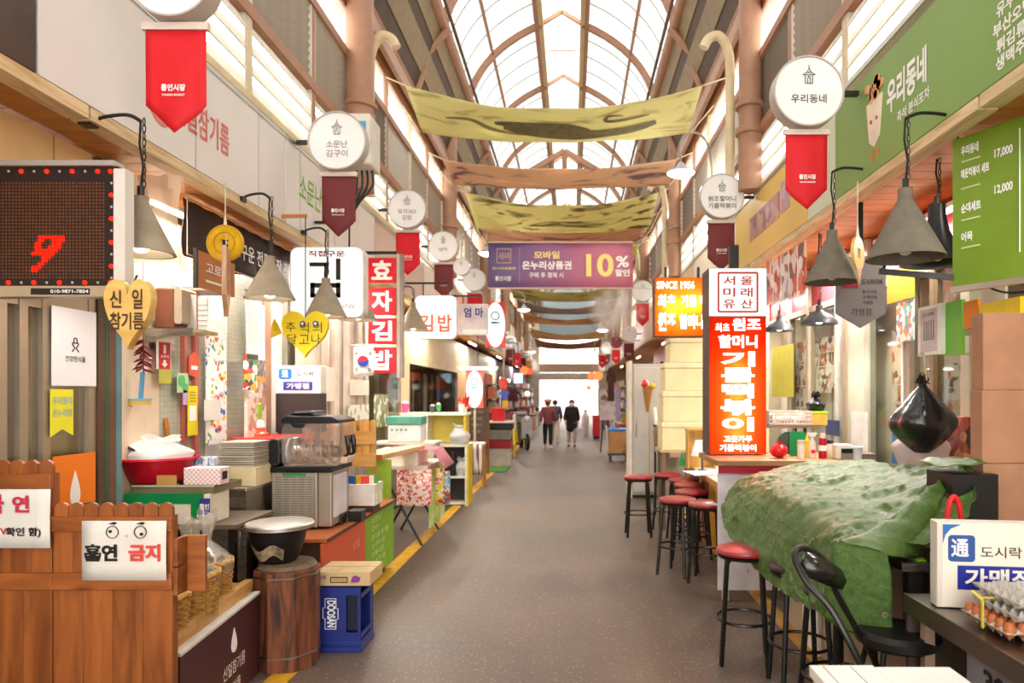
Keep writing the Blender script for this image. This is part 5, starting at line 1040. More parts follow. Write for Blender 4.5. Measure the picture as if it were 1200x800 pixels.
t = thing('small_machine', 'grey metal display case below the brown banner', 'case', (xat(185, 4.6), 4.75, 2.42)); MB().box(-0.2, 0.28, 0, 0.25, 0, 0.14).build('body', mat('#b5aa9c', 0.5), t, bevel=0.01); MB().box(-0.16, 0.24, -0.004, 0, 0.025, 0.115).build('glass_front', mat('#8f98a4', 0.2), t); MB().box(-0.2, -0.17, 0, 0.25, -0.25, 0).build('bracket', STEEL, t)
# ================================================================ lit shop signs on the left
def lightbox(px0, px1, py0, py1, d, label, rad=0.06, em=2.2, depth=0.14, face=None, name='lit_sign', rim=None, cord=True):
    a, b = at(px0, py1, d), at(px1, py0, d); W_, H_ = b.x-a.x, b.z-a.z; t = thing(name, label, 'sign', (a.x+W_/2, d, a.z))
    MB().prism(rrect(-W_/2, W_/2, 0, H_, rad), 0.0, depth).build('case', rim or mat('#e8e2da', 0.4), t, smooth=True); MB().prism(rrect(-W_/2+0.008, W_/2-0.008, 0.008, H_-0.008, max(0.001, rad-0.006)), -0.006, 0.0).build('lit_face', face or emis('#fffaf2', em, 'lit_white_face'), t)
    if cord:
        for x in (-W_*0.3, W_*0.3): MB().cyl((x, 0.012, H_), (x, 0.012, 3.2-a.z), 0.008, n=6).build('hanger', BLKMET, t)
        arm_to_wall(t, W_*0.3, 3.2-a.z)
    return t, W_, H_
BLK2 = mat('#231e16', 0.5, var=0.05)
t, W_, H_ = lightbox(340, 426, 289, 372, 5.95, 'lit white rounded sign with a blocky seaweed letter', 0.07, 0.62)
ox = 0.0
for a in ((-0.23, 0.03, 0.72, 0.775), (-0.03, 0.03, 0.60, 0.775), (0.13, 0.19, 0.53, 0.83), (-0.22, -0.16, 0.28, 0.49), (0.13, 0.19, 0.28, 0.49), (-0.22, 0.19, 0.42, 0.485), (-0.22, 0.19, 0.28, 0.335)): MB().box(a[0]*W_, a[1]*W_, -0.012, -0.006, a[2]*H_, a[3]*H_).build('letter_block', BLK2, t)
T = TX(-0.009); T.line('직접구운', 0.0, H_*0.90, W_*0.5, H_*0.085, 0.03); T.line('소문난김', W_*0.2, H_*0.16, W_*0.34, H_*0.06, 0.0); T.build(mat('#a83c1c', 0.5), t)
p = at(358, 420, 5.3); t = thing('yellow_heart_sign', 'yellow heart shaped sign with two googly eyes', 'sign', p); hw, hh = 0.375, 0.36
m = MB(); m.prism([(x, z+hh*0.52) for x, z in heart(hw, hh)], -0.02, 0.02); m.build('board', mat('#efd51c', 0.45, var=0.05), t, bevel=0.006)
TX(-0.024).line('추', -0.105, 0.245, 0.075, 0.075, 0.0).line('억', 0.0, 0.237, 0.07, 0.08, 0.0).line('의', 0.1, 0.237, 0.07, 0.08, 0.0).line('달', -0.095, 0.15, 0.075, 0.075, 0.0).line('고', 0.0, 0.147, 0.08, 0.07, 0.0).line('나', 0.09, 0.15, 0.07, 0.075, 0.0).build(mat('#4a3a10', 0.5), t)
for x in (-0.012, 0.088): MB().disc(x, 0.268, 0.022, -0.03, -0.02, 18).build('eye', mat('#5a3f8a', 0.4), t); MB().disc(x, 0.268, 0.01, -0.034, -0.03, 12).build('eye_glint', WHITE, t)
MB().prism([(-0.18, 0.2), (-0.27, 0.16), (-0.255, 0.27), (-0.24, 0.31)], -0.012, 0.012).build('tail', mat('#d9b418', 0.45), t); MB().cyl((0.0, 0, 0.32), (0.0, 0, zat(254, 5.3)-p.z), 0.004, n=5).build('cord', BLKMET, t)
MB().beam((0.01, 0, zat(253, 5.3)-p.z), (-0.37, 0, zat(251, 5.3)-p.z-0.02), 0.02, 0.025).build('arm', mat('#c9793a', 0.5), t)
SQ = thing('square_sign_column', 'column of four red square signs with white brush letters', 'sign', (xat(449, 7.2), 7.2, zat(437, 7.2))); sw = 0.29
for i, (ch_, y0, y1) in enumerate((('효', 303, 332), ('자', 338, 369), ('김', 373, 403), ('밥', 407, 437))):
    z0, z1 = zat(y1, 7.2)-SQ.location.z, zat(y0, 7.2)-SQ.location.z; o = MB().box(-sw/2, sw/2, -0.05, 0.05, z0, z1).build('red_panel', mat('#cf1426', 0.35, var=0.04, name='red_acrylic'), SQ, bevel=0.004); T = TX(-0.054); T.line(ch_, 0.0, (z0+z1)/2, sw*0.74, (z1-z0)*0.78, 0.035); T.build(WHITE, SQ)
MB().box(sw/2+0.002, sw/2+0.035, -0.03, 0.03, -0.05, 1.25).build('post', mat('#c9b8ac', 0.4), SQ); MB().box(sw/2+0.036, sw/2+0.07, -0.03, 0.03, -0.05, 1.25).build('post', mat('#8f8078', 0.4), SQ); MB().box(-0.55, sw/2, 0.0, 0.04, 1.255, 1.285).build('arm', BLKMET, SQ)
p = at(426, 442, 6.8); t = thing('korean_flag', 'small white Korean flag hanging beside the red squares', 'flag', p); m = MB(); fw, fh = 0.20, 0.30
m.grid([[(-fw/2+fw*u/8, 0.012*math.sin(u*1.1+v*0.5), fh*v/6+0.02*(u/8)) for u in range(9)] for v in range(7)]); m.build('cloth', mat('#efece8', 0.7), t, smooth=True, solid=0.003)
for a0, mt in ((10, mat('#c8202e', 0.6)), (190, mat('#1f3f9a', 0.6))): MB().prism([(0.0, 0.16)] + [(0.055*math.cos(R(a0+a)), 0.16+0.055*math.sin(R(a0+a))) for a in range(0, 181, 15)], -0.02, -0.016).build('circle_half', mt, t)
for sx in (-1, 1):
    for sz in (-1, 1):
        for k in (-1, 0, 1): MB().cbox(sx*0.067+k*0.0, -0.018, 0.16+sz*0.085+k*0.012, 0.03, 0.003, 0.006, None).build('trigram_bar', BLACK, t)
MB().cyl((-0.12, 0, fh+0.02), (0.14, 0, fh+0.03), 0.005, n=6).build('stick', mat('#c9b8ac', 0.4), t); MB().cyl((0.12, 0, fh+0.02), (0.02, 0.25, fh+0.0), 0.005, n=6).build('stick_arm', mat('#c9b8ac', 0.4), t)
t, W_, H_ = lightbox(323, 376, 428, 461, 6.14, 'white affiliate sign box with a purple band above the slush machine', 0.01, 1.0, face=mat('#f2f1f4', 0.4, var=0.02), cord=False); MB().box(-W_*0.32, W_*0.32, -0.012, -0.006, H_*0.12, H_*0.42).build('purple_band', mat('#4a3f9c', 0.4), t); TX(-0.014).line('가맹점', 0, H_*0.27, W_*0.5, H_*0.2, 0.03).build(WHITE, t)
MB().prism(rrect(-W_*0.42, -W_*0.14, H_*0.52, H_*0.88, 0.02), -0.012, -0.006).build('blue_logo', mat('#2f7fc4', 0.4), t); TX(-0.014).line('通', -W_*0.28, H_*0.7, W_*0.14, H_*0.26, 0.02).build(WHITE, t); TX(-0.009).line('도시락', W_*0.16, H_*0.7, W_*0.4, H_*0.16, 0.01).build(INK, t)
MB().box(-W_*0.5, W_*0.5, 0.0, 0.14, -0.35, 0).build('stand', mat('#3a2f2c', 0.5), t); MB().box(-W_*0.46, W_*0.05, 0.02, 0.12, -zat(461, 6.14), -0.35).build('stand_post', mat('#4a3c34', 0.6), t)
t, W_, H_ = lightbox(486, 535, 346, 397, 9.2, 'glowing white rounded gimbap sign with orange letters', 0.08, 0.8); TX(-0.009).line('김', -W_*0.22, H_*0.36, W_*0.33, H_*0.4, 0.025).line('밥', W_*0.22, H_*0.36, W_*0.33, H_*0.4, 0.025).build(mat('#e0642c', 0.5), t)
t, W_, H_ = lightbox(535, 572, 356, 392, 10.4, 'lilac grey sign with blue Korean letters', 0.01, 1, face=mat('#cfc2c8', 0.5), depth=0.08); TX(-0.009).line('엄 마', 0.02, H_*0.72, W_*0.62, H_*0.32, 0.03).build(mat('#2f2a8c', 0.5), t); MB().box(-W_*0.3, W_*0.45, -0.012, -0.006, H_*0.03, H_*0.17).build('white_strip', mat('#f2e4e2', 0.5), t)
def oval_sign(px0, px1, py0, py1, d, label, em):
    a, b = at(px0, py1, d), at(px1, py0, d); W_, H_ = b.x-a.x, b.z-a.z; t = thing('oval_sign', label, 'sign', (a.x+W_/2, d, a.z)); MB().box(-W_/2, W_/2, 0, 0.06, 0, H_).build('red_board', mat('#d84a3c', 0.5), t)
    MB().prism([(W_*0.48*math.cos(R(k*10)), H_/2+H_*0.49*math.sin(R(k*10))) for k in range(36)], -0.012, 0).build('white_oval', em, t); MB().ring(0, H_*0.7, W_*0.16, W_*0.24, -0.02, -0.012, 20).build('round_mark', mat('#4a6a5a', 0.5), t); MB().prism([(-W_*0.22, H_*0.52), (W_*0.22, H_*0.52), (W_*0.28, H_*0.56), (-W_*0.2, H_*0.58)], -0.02, -0.012).build('green_wave', mat('#3f8a78', 0.5), t); return t, W_, H_
t, W_, H_ = oval_sign(569, 592, 354, 407, 12.6, 'tall white oval sign on a red board below the purple banner', emis('#fffaf4', 1.3)); MB().cyl((0, 0.012, H_), (0, 0.012, 3.2-t.location.z), 0.01, n=6).build('hanger', BLKMET, t); arm_to_wall(t, 0, 3.2-t.location.z)
t, W_, H_ = oval_sign(546, 566, 434, 478, 13.1, 'lower white oval sign with a green emblem by the chalkboard', emis('#fffaf4', 1.2)); MB().cyl((0, 0.04, -t.location.z), (0, 0.04, 0), 0.025, n=8).build('pole', mat('#b9a890', 0.5), t)
# ================================================================ right side
SR = sempty('wall_shopfront_right', 'glazed shop front with pale mullions on the right')
XG = 2.62
def yr(px, X=XG): return X*F/(px-VPX)
MULL = mat('#c3c1ae', 0.45, var=0.06, name='pale_green_frame'); MULB = mat('#a08f7c', 0.45, var=0.08, name='beige_frame')
for px, wd, mt in ((1143, 0.10, MULL), (1100, 0.05, mat('#8a7458', 0.5)), (1072, 0.06, MULB), (1064, 0.03, WHITE), (1021, 0.06, MULL), (996, 0.07, MULB), (985, 0.05, mat('#c9c2b6', 0.4)), (951, 0.06, MULB), (928, 0.05, MULB)): MB().box(XG-0.04, XG+0.04, yr(px), yr(px)+wd, 0, 3.06).build('mullion', mt, SR)
for z in (0.9, 2.62): MB().box(XG-0.03, XG+0.03, 3.9, 9.0, z-0.03, z+0.03).build('transom', MULB, SR)
MB().box(XG+0.0, XG+0.02, 3.9, 9.0, 2.65, 3.06).build('red_header', mat('#a3222e', 0.5, var=0.08), SR)
GL = clear('#eef0ec', 0.07, 0.04, name='shop_glass')
for a, b in ((1143, 1100), (1100, 1072), (1064, 1021), (1021, 996), (985, 951), (951, 928)): MB().box(XG-0.006, XG+0.0, yr(a)+0.06, yr(b), 0.93, 2.59).build('pane', GL, SR)
MB().box(XG-0.02, XG+0.02, yr(1021)+0.06, yr(996), 0.0, 2.59).build('pale_panel', mat('#cfd0bf', 0.5, var=0.04), SR)
MB().box(XG-0.02, XG+0.02, 3.9, 9.0, 0.0, 0.87).build('kick_panel', mat('#b9a48c', 0.6), SR)
for y0, y1 in ((4.35, 5.15), (5.2, 6.35), (6.4, 7.2), (7.25, 9.0)): MB().box(XG+0.14, XG+0.16, y0, y1, 0.9, 2.6).build('added_white_backing', mat('#f0ece2', 0.5, var=0.04), SR)  # white backing added behind the glass to brighten the shop front
def on_right(X, px, py): d = X*F/(px-VPX); return Vector((X, d, H-(py-VPY)*d/F))
def rp(name, label, px0, px1, py0, py1, mt, X=XG-0.03, cat='poster', thick=0.004, poly=None):
    """sheet on the right wall; px0 is the left (far) side"""
    a, b = on_right(X, px0, py1), on_right(X, px1, py1); pm_ = (px0+px1)/2; z0, z1 = on_right(X, pm_, py1).z, on_right(X, pm_, py0).z
    t = thing(name, label, cat, (X, a.y, z0), PR); wd, ht = a.y-b.y, z1-z0
    if poly: MB().prism([(x*wd, z*ht) for x, z in poly], -thick, 0).build('sheet', mt, t)
    else: MB().box(0, wd, -thick, 0, 0, ht).build('sheet', mt, t)
    return t, wd, ht
GOODS = ['#f0ede4', '#d9a080', '#f4f2ec', '#b07050', '#e8e4da', '#6a5a50', '#f2efe6', '#c94a3c', '#e8dcc0', '#f5f3ee']
for i, (a, b, c, e, lab) in enumerate(((954, 983, 395, 460, 'bright product poster beside the yellow glow'), (998, 1016, 385, 480, 'tall product poster behind the glass next to the pale panel'), (1046, 1070, 385, 470, 'product poster right of the pale panel'), (1112, 1138, 425, 480, 'product poster behind the hanging bags'), (1047, 1070, 474, 498, 'small product poster above the blue board'), (1078, 1098, 430, 540, 'tall product poster left of the hanging bags'), (931, 950, 400, 500, 'product poster left of the first mullion'))):
    t, wd, ht = rp('product_poster', lab, a, b, c, e, photo_print(31+i, GOODS, 14), X=XG+0.05)
    for k in range(3): MB().box(0, wd, -0.008, -0.004, ht*(0.25*k+0.22), ht*(0.25*k+0.235)).build('shelf_line', WHITE, t)
rp('yellow_price_poster', 'yellow poster behind the far dome lamp', 905, 930, 405, 465, mat('#c4bc38', 0.5, var=0.06), X=XG-0.04)
rp('blue_board', 'blue board low behind the black bag', 1046, 1072, 500, 545, mat('#2f74b8', 0.5, var=0.06), X=XG-0.05)
rp('white_board', 'white notice low on the glass beside the mullion', 998, 1017, 482, 528, mat('#f0efee', 0.5), X=XG-0.05)
rp('navy_poster', 'navy poster left of the mullions', 968, 984, 492, 510, mat('#28386a', 0.5), X=XG-0.05)
rp('red_goods_rack', 'dark red packet rack right of the black bag', 1118, 1138, 488, 545, photo_print(37, ['#8a2a22', '#3a2420', '#a84a34', '#c98a5a', '#4a2a24'], 16), X=XG-0.06, thick=0.05)
rp('yellow_banner_panel', 'yellow panel with a red flower above the pale panel', 1040, 1072, 315, 352, mat('#eeb81a', 0.5, var=0.05), X=XG-0.06)
rp('rainbow_chart', 'small colourful chart on the glass left of the framed notice', 1051, 1072, 352, 400, photo_print(38, ['#f4f2f0', '#d8e0ea', '#f4f2f0', '#b88aa8', '#f4f2f0', '#6ab0b8', '#e0a04a'], 26), X=XG-0.055)
MB()
t, wd, ht = rp('framed_notice', 'white framed notice with grey writing', 1081, 1108, 358, 416, mat('#f4f4f0', 0.4), X=2.3, thick=0.03, cat='notice')
MB().box(wd*0.14, wd*0.86, -0.033, -0.03, ht*0.07, ht*0.93).build('paper', mat('#cdc6cc', 0.5), t); TX(-0.035).line('도시락', wd*0.5, ht*0.82, wd*0.5, ht*0.08, 0.02).build(INK, t)
for k in range(5): MB().box(wd*(0.3+0.1*k), wd*(0.35+0.1*k), -0.035, -0.033, ht*0.3, ht*0.7).build('writing_column', INK2, t)
MB().box(wd*0.4, wd*0.6, -0.01, XG-2.3-0.045, ht*0.4, ht*0.6).build('wall_mount', MULB, t)
rp('green_signboard', 'bright green panel beside the framed notice', 1110, 1131, 353, 416, mat('#6cc03a', 0.45, var=0.08), X=2.32, cat='sign', thick=0.02)
for k, (a, b) in enumerate(((1133, 1150), (1151, 1200))): rp('yellow_sign_panel', ('orange', 'yellow')[k] + ' panel under the green menu board', a, b, 352, 384, mat(('#e88a18', '#f2d21c')[k], 0.5), X=2.3, cat='sign', thick=0.02)
# green menu board
t = thing('menu_board', 'tilted green menu board with white prices', 'menu board', (2.02, 3.62, 2.27), R(-64)); MW, MH = 0.9, 0.775
MB().box(0, MW, 0, 0.03, 0, MH).build('board', mat('#78972a', 0.45, var=0.08, scale=2.5, name='green_menu_vinyl'), t); MB().box(-0.01, MW, -0.005, 0.035, -0.03, 0).build('bottom_rail', metal('#d8d4cc', 0.35), t)
T = TX(-0.004); rows = ((0.70, '우리동네', 0.15, '17'), (0.58, '매운떡볶이 세트', 0.24, '17,000'), (0.40, '순대세트', 0.17, '12,000'), (0.25, '어묵', 0.10, ''))
for z, b, wd, pr in rows:
    T.line(b, 0.05, z, wd*0.62, 0.05, 0.035, align='L')
    if ',' in pr: T.line(pr, 0.225, z+0.05, 0.09, 0.05, 0.035, align='L')
for i in range(6): T.line(('떡볶이 4,000', '어묵 2,500', '순대 4,000', '튀김 10,000', '우동 5,000', '부산오뎅 12,000')[i], 0.385, 0.68-i*0.095, 0.24, 0.05, 0.035, align='L')
T.build(WHITE, t); MB().box(0.345, 0.349, -0.004, 0, 0.12, 0.72).build('divider', WHITE, t)
for z in (0.66, 0.52, 0.355, 0.21): MB().box(0.05, 0.15, -0.004, 0, z-0.02, z-0.012).build('sub_line', mat('#c8d49a', 0.5), t)
MB().box(0.385, 0.5, -0.004, 0, 0.09, 0.125).build('orange_block', mat('#e8b02a', 0.5), t); MB().box(0.385, 0.44, -0.004, 0, 0.74, 0.765).build('orange_block', mat('#e8b02a', 0.5), t)
MB().cyl((0.02, 0.015, MH), (0.02, 0.015, MH+0.03), 0.006, n=6).build('hook', BLKMET, t); MB().cyl((MW-0.1, 0.015, MH), (MW-0.1, 0.015, MH+0.03), 0.006, n=6).build('hook', BLKMET, t)
t = thing('awning_arm', 'black steel awning arm below the menu board', 'bracket', at(1030, 318, 3.7)); MB().beam((0, 0, 0), (0.48, -0.1, -0.06), 0.025, 0.03).build('bar', BLKMET, t); MB().beam((0.48, -0.1, -0.06), (0.9, -0.2, -0.1), 0.03, 0.035).build('bar', BLKMET, t); MB().beam((0.02, 0, 0.0), (0.05, 0, 0.10), 0.015, 0.015).build('clip', BLKMET, t)
m = MB(); m.tube(spline([(0.47, -0.1, -0.07), (0.6, -0.12, -0.13), (0.75, -0.15, -0.12), (0.88, -0.18, -0.06)], 6), 0.006, 6); m.build('cable', BLKMET, t); MB().cyl((0.9, -0.2, -0.1), (1.0, -0.2, 0.75), 0.012, n=6).build('post', BLKMET, t)
t = thing('particle_board', 'tall brown particle board panel with horizontal seams', 'board', (xat(1151, 3.35), 3.35, 0)); 
for k, (z0, z1) in enumerate(((0.0, 1.05), (1.052, 1.36), (1.362, 1.72), (1.722, 2.10))): MB().box(0.004*(k % 2), 0.5, 0, 0.10, z0, z1).build('panel', mat('#ad7f62', 0.8, var=0.1, scale=6, bump=0.15, bscale=90, name='kraft_particle_board'), t, bevel=0.003)
# wood coin ring, grey pennant sign, hanging flyers
p = at(1005, 297, 4.3); t = thing('pale_coin', 'pale yellow coin ring hanging beside the cone lamp', 'ornament', p, R(50)); m = MB(); r = 0.105; P_o = [(r*math.cos(2*math.pi*k/40), r*math.sin(2*math.pi*k/40)) for k in range(40)]; sq = 0.03; P_i = [square_at(2*math.pi*k/40) for k in range(40)]; holed(m, P_o, P_i, -0.01, 0.01); m.build('disc', mat('#d8c06a', 0.5, var=0.08), t); MB().cyl((0, 0, r), (0, 0, 3.04-p.z), 0.004, n=5).build('cord', mat('#e0d3b4', 0.8), t); MB().cyl((0, 0, r), (0, 0, r+0.07), 0.012, 0.004, n=8).build('tassel_knot', mat('#e8e0cc', 0.8), t)
MB().prism([(-0.05, -0.1), (0.05, -0.1), (0, -0.2)], -0.012, -0.002).build('price_tag', mat('#c9a284', 0.6), t)
a, b = at(980, 384, 4.75), at(1038, 300, 4.75); W_, H_ = b.x-a.x, b.z-a.z; t = thing('grey_pennant_sign', 'grey pointed sign with a crimson patch behind the cone lamp', 'sign', (a.x, 4.75, a.z)); MB().prism([(0, H_*0.2), (W_/2, 0), (W_, H_*0.2), (W_, H_), (0, H_)], 0, 0.02).build('board', mat('#77706f', 0.5, var=0.04, name='warm_grey_board'), t)
MB().box(W_*0.1, W_*0.44, -0.004, 0, H_*0.555, H_*0.72).build('crimson_patch', mat('#a01632', 0.5), t); TX(-0.006).line('고메♥', W_*0.27, H_*0.65, W_*0.26, H_*0.09, 0.02).build(WHITE, t)
T = TX(-0.004); T.line('도시락카페', W_*0.72, H_*0.64, W_*0.42, H_*0.08, 0.02); T.line('통인시장', W_*0.67, H_*0.5, W_*0.3, H_*0.05, 0.01); T.line('고객만족', W_*0.67, H_*0.425, W_*0.3, H_*0.05, 0.01); T.line('가맹점', W_*0.63, H_*0.35, W_*0.2, H_*0.05, 0.01); T.line('가맹점', W_*0.5, H_*0.22, W_*0.4, H_*0.1, 0.0); T.build(mat('#2b2525', 0.5), t)
MB().box(W_*0.45, W_*0.55, 0.005, 0.015, H_, 3.04-a.z).build('hanger', BLKMET, t)
FOOD = ['#f2ece8', '#d84a3c', '#c98a6a', '#f2ece8', '#b84a3a', '#8a6a5c', '#e8d8d0', '#e0705a']
for i, (a, b, c, e) in enumerate(((897, 906, 305, 358), (906.5, 915, 302, 355), (915.5, 924, 297, 352), (924.5, 934, 291, 350), (935, 945, 284, 347))):
    t, wd, ht = rp('food_flyer', ['leftmost laminated food photo flyer', 'second laminated food photo flyer from the red sign', 'middle laminated food photo flyer', 'fourth laminated food photo flyer from the red sign', 'rightmost laminated food photo flyer'][i] + ' under the canopy edge', a, b, c, e, photo_print(41+i, FOOD if i != 2 else ['#f2ece8', '#b8b0b4', '#8a8490', '#f2ece8'], 11, rough=0.2), X=XR+0.0, cat='flyer', thick=0.004)
    MB().box(0, wd, -0.006, -0.004, 0, ht*0.04).build('white_border', WHITE, t); MB().box(0, wd*0.06, -0.006, -0.004, 0, ht).build('white_border', WHITE, t)
    MB().cyl((wd/2, -0.002, ht), (wd/2, -0.002, 3.04-t.location.z), 0.003, n=5).build('string', mat('#d8d0c8', 0.6), t)
# ---- red lit sign: red translucent face lit from behind
def trans_face(h, name):
    m = bpy.data.materials.new(name); m.use_nodes = True; N = m.node_tree.nodes; L = m.node_tree.links; N.clear(); d_ = N.new('ShaderNodeBsdfDiffuse'); tr = N.new('ShaderNodeBsdfTranslucent'); mx = N.new('ShaderNodeMixShader'); mx.inputs[0].default_value = 0.6; o = N.new('ShaderNodeOutputMaterial')
    for s_ in (d_, tr): s_.inputs[0].default_value = col(h)
    L.new(d_.outputs[0], mx.inputs[1]); L.new(tr.outputs[0], mx.inputs[2]); L.new(mx.outputs[0], o.inputs[0]); return m
LITW = emis('#fffdf8', 1.6, 'lit_white_letter')
d = 6.0; a, b = at(831, 532, d), at(898, 314, d); W_, H_ = b.x-a.x, b.z-a.z; zs = at(831, 371, d).z-a.z
t = thing('red_lit_sign', 'tall red and orange lit sign with a white stamp panel on top', 'sign', (a.x+W_/2, d, a.z))
SIDE = mat('#5a4a44', 0.7)
for q in (-W_/2, W_/2-0.012): MB().box(q, q+0.012, 0, 0.3, 0.0, zs).build('side_panel', SIDE, t)
MB().box(-W_/2+0.012, W_/2-0.012, 0.29, 0.3, 0, zs).build('back_panel', DKG, t); MB().box(-W_/2+0.012, W_/2-0.012, 0.0, 0.29, 0, 0.01).build('bottom_panel', WHITE, t)
MB().add([(-W_/2+0.002, -0.002, 0.002), (W_/2-0.002, -0.002, 0.002), (W_/2-0.002, -0.002, zs), (-W_/2+0.002, -0.002, zs)], [(0, 1, 2, 3)]).build('red_face', trans_face('#e02a08', 'red_translucent_vinyl'), t)
for z in (0.16, 0.28, 0.40, 0.52, 0.64, 0.76, 1.02): light(t, (0, 0.085, z), 5.5 if z < 0.8 else 0.25, 0.03, (1, 0.9, 0.75), 'sign_tube_light')
MB().box(-W_/2-0.004, W_/2+0.004, 0.0, 0.3, zs+0.002, H_).build('top_box', SIDE, t); MB().box(-W_/2, W_/2, -0.006, 0.0, zs+0.006, H_-0.004).build('white_face', emis('#fffdf8', 0.62, 'lit_stamp_panel'), t)
T = TX(-0.008)
for ch_, y0, y1, wd in (('기', 411, 430, 0.6), ('름', 430, 448.5, 0.58), ('떡', 448.5, 467, 0.56), ('볶', 467, 487, 0.6), ('이', 488, 506, 0.56)):
    zc_ = (at(0, y0, d).z+at(0, y1, d).z)/2-a.z; T.line(ch_, 0.0, zc_, W_*wd, (y1-y0)*d/F*0.92, 0.04)
T.line('최초', -W_*0.27, at(0, 383.5, d).z-a.z, W_*0.25, 0.075, 0.02); T.line('원조', W_*0.15, at(0, 380, d).z-a.z, W_*0.50, 0.11, 0.035); T.line('할머니', 0, at(0, 400, d).z-a.z, W_*0.68, 0.115, 0.035); T.line('고춧가루', 0, at(0, 514, d).z-a.z, W_*0.5, 0.06, 0.03); T.line('기름떡볶이', 0, at(0, 524.5, d).z-a.z, W_*0.64, 0.062, 0.03)
T.build(LITW, t)
OR = mat('#b0280e', 0.5); c0 = (zs+H_)/2; hs = W_*0.34
for q in (-1, 1): MB().box(-hs*1.0, hs*1.0, -0.01, -0.006, c0+q*hs-0.008, c0+q*hs+0.008).build('stamp_edge', OR, t); MB().box(q*hs-0.008, q*hs+0.008, -0.01, -0.006, c0-hs, c0+hs).build('stamp_edge', OR, t)
T = TX(-0.008)
for i, ch_ in enumerate('서울미래유산'): T.line(ch_, (-0.45 if i % 2 == 0 else 0.45)*hs, c0+hs*0.6-(i//2)*hs*0.6, hs*0.62, hs*0.46, 0.02)
T.build(OR, t); MB().box(-0.04, 0.04, 0.12, 0.18, H_, 3.04-a.z).build('hanger', BLKMET, t)
d = 7.1; a, b = at(767, 394, d), at(832, 325, d); W_, H_ = b.x-a.x, b.z-a.z; t = thing('orange_lit_sign', 'wide orange lit sign left of the red lit sign', 'sign', (a.x, d, a.z))
MB().box(0, W_, 0.2, 0.22, 0, H_).build('back_panel', WHITE, t)
for z0, z1 in ((0, 0.012), (H_-0.012, H_)): MB().box(0, W_, 0, 0.2, z0, z1).build('case_side', SIDE, t)
MB().box(0, 0.012, 0, 0.2, 0.012, H_-0.012).build('case_side', SIDE, t); MB().box(W_-0.012, W_, 0, 0.2, 0.012, H_-0.012).build('case_side', SIDE, t); MB().add([(0.002, -0.002, 0.002), (W_-0.002, -0.002, 0.002), (W_-0.002, -0.002, H_-0.002), (0.002, -0.002, H_-0.002)], [(0, 1, 2, 3)]).build('orange_face', trans_face('#f4701a', 'orange_translucent_vinyl'), t)
for x, z in ((0.2, 0.3), (0.42, 0.34)): light(t, (x, 0.09, z), 3.2, 0.03, (1, 0.9, 0.7), 'sign_tube_light')
T = TX(-0.008); T.line('SINCE 1956', W_*0.38, H_*0.87, W_*0.68, H_*0.13, 0.03); T.line('최초', W_*0.22, H_*0.60, W_*0.32, H_*0.22, 0.04); T.line('기름 떡', W_*0.70, H_*0.60, W_*0.46, H_*0.2, 0.03); T.line('원조', W_*0.22, H_*0.25, W_*0.32, H_*0.32, 0.045); T.line('할머니', W_*0.66, H_*0.25, W_*0.42, H_*0.25, 0.04); T.build(LITW, t)
MB().box(W_*0.2, W_*0.24, 0.08, 0.12, H_, 3.04-a.z).build('hanger', BLKMET, t); MB().box(W_*0.8, W_*0.84, 0.08, 0.12, H_, 3.04-a.z).build('hanger', BLKMET, t)
# ---- rice cake stall counter
t = thing('rice_cake_counter', 'long counter with red and yellow front panels and a wooden edge', 'counter', (1.42, 8.2, 0), PR); L = 1.83
REDP = mat('#8f2330', 0.5, var=0.06); YLP = mat('#dba21a', 0.5, var=0.06, name='yellow_laminate')
x = 0
for wd, mt in ((0.45, REDP), (0.7, YLP), (0.68, REDP)): MB().box(x+0.002, x+wd-0.002, 0.138, 0.15, 0.0, 0.84).build('front_panel', mt, t); x += wd
MB().box(0, L, 0.15, 0.9, 0, 0.84).build('body', mat('#8a6a50', 0.7), t); MB().box(-0.02, L+0.02, -0.05, 0.92, 0.842, 0.872).build('top', mat('#ddd6c4', 0.35, var=0.06), t, bevel=0.004); MB().box(-0.02, L+0.02, -0.062, -0.05, 0.82, 0.876).build('wood_edge', wood('#c99a52', '#a8763a', 'X', 1.5, 0.5), t)
MB().box(1.05, 1.12, 0.09, 0.137, 0, 0.842).build('wood_post', wood('#d8aa5c', '#b98a44', 'Z', 1.5, 0.5), t); MB().box(0.0, 0.08, -0.04, -0.003, 0, 0.842).build('wood_post', wood('#d8aa5c', '#b98a44', 'Z', 1.5, 0.5), t)
TX(0.135).line('떡볶이', 1.5, 0.42, 0.2, 0.09, 0.03).build(WHITE, t)
t = thing('serving_shelf', 'wooden serving ledge below the red lit sign', 'shelf', (xat(832, 5.9), 5.52, 0)); MB().box(-0.02, 1.1, 0, 0.8, 1.12, 1.165).build('ledge', wood('#b98a5a', '#8f6236', 'X', 1.5, 0.5), t, bevel=0.004); MB().box(0, 1.08, 0.02, 0.05, 1.06, 1.119).build('red_valance', mat('#a3122c', 0.4), t)
for x in (0.05, 1.0): MB().box(x, x+0.05, 0.1, 0.15, 0, 1.119).build('leg', mat('#c9b8a4', 0.5), t)
MB().box(0, 1.08, 0.06, 0.08, 0.1, 1.06).build('white_panel', mat('#dcd6da', 0.5), t)
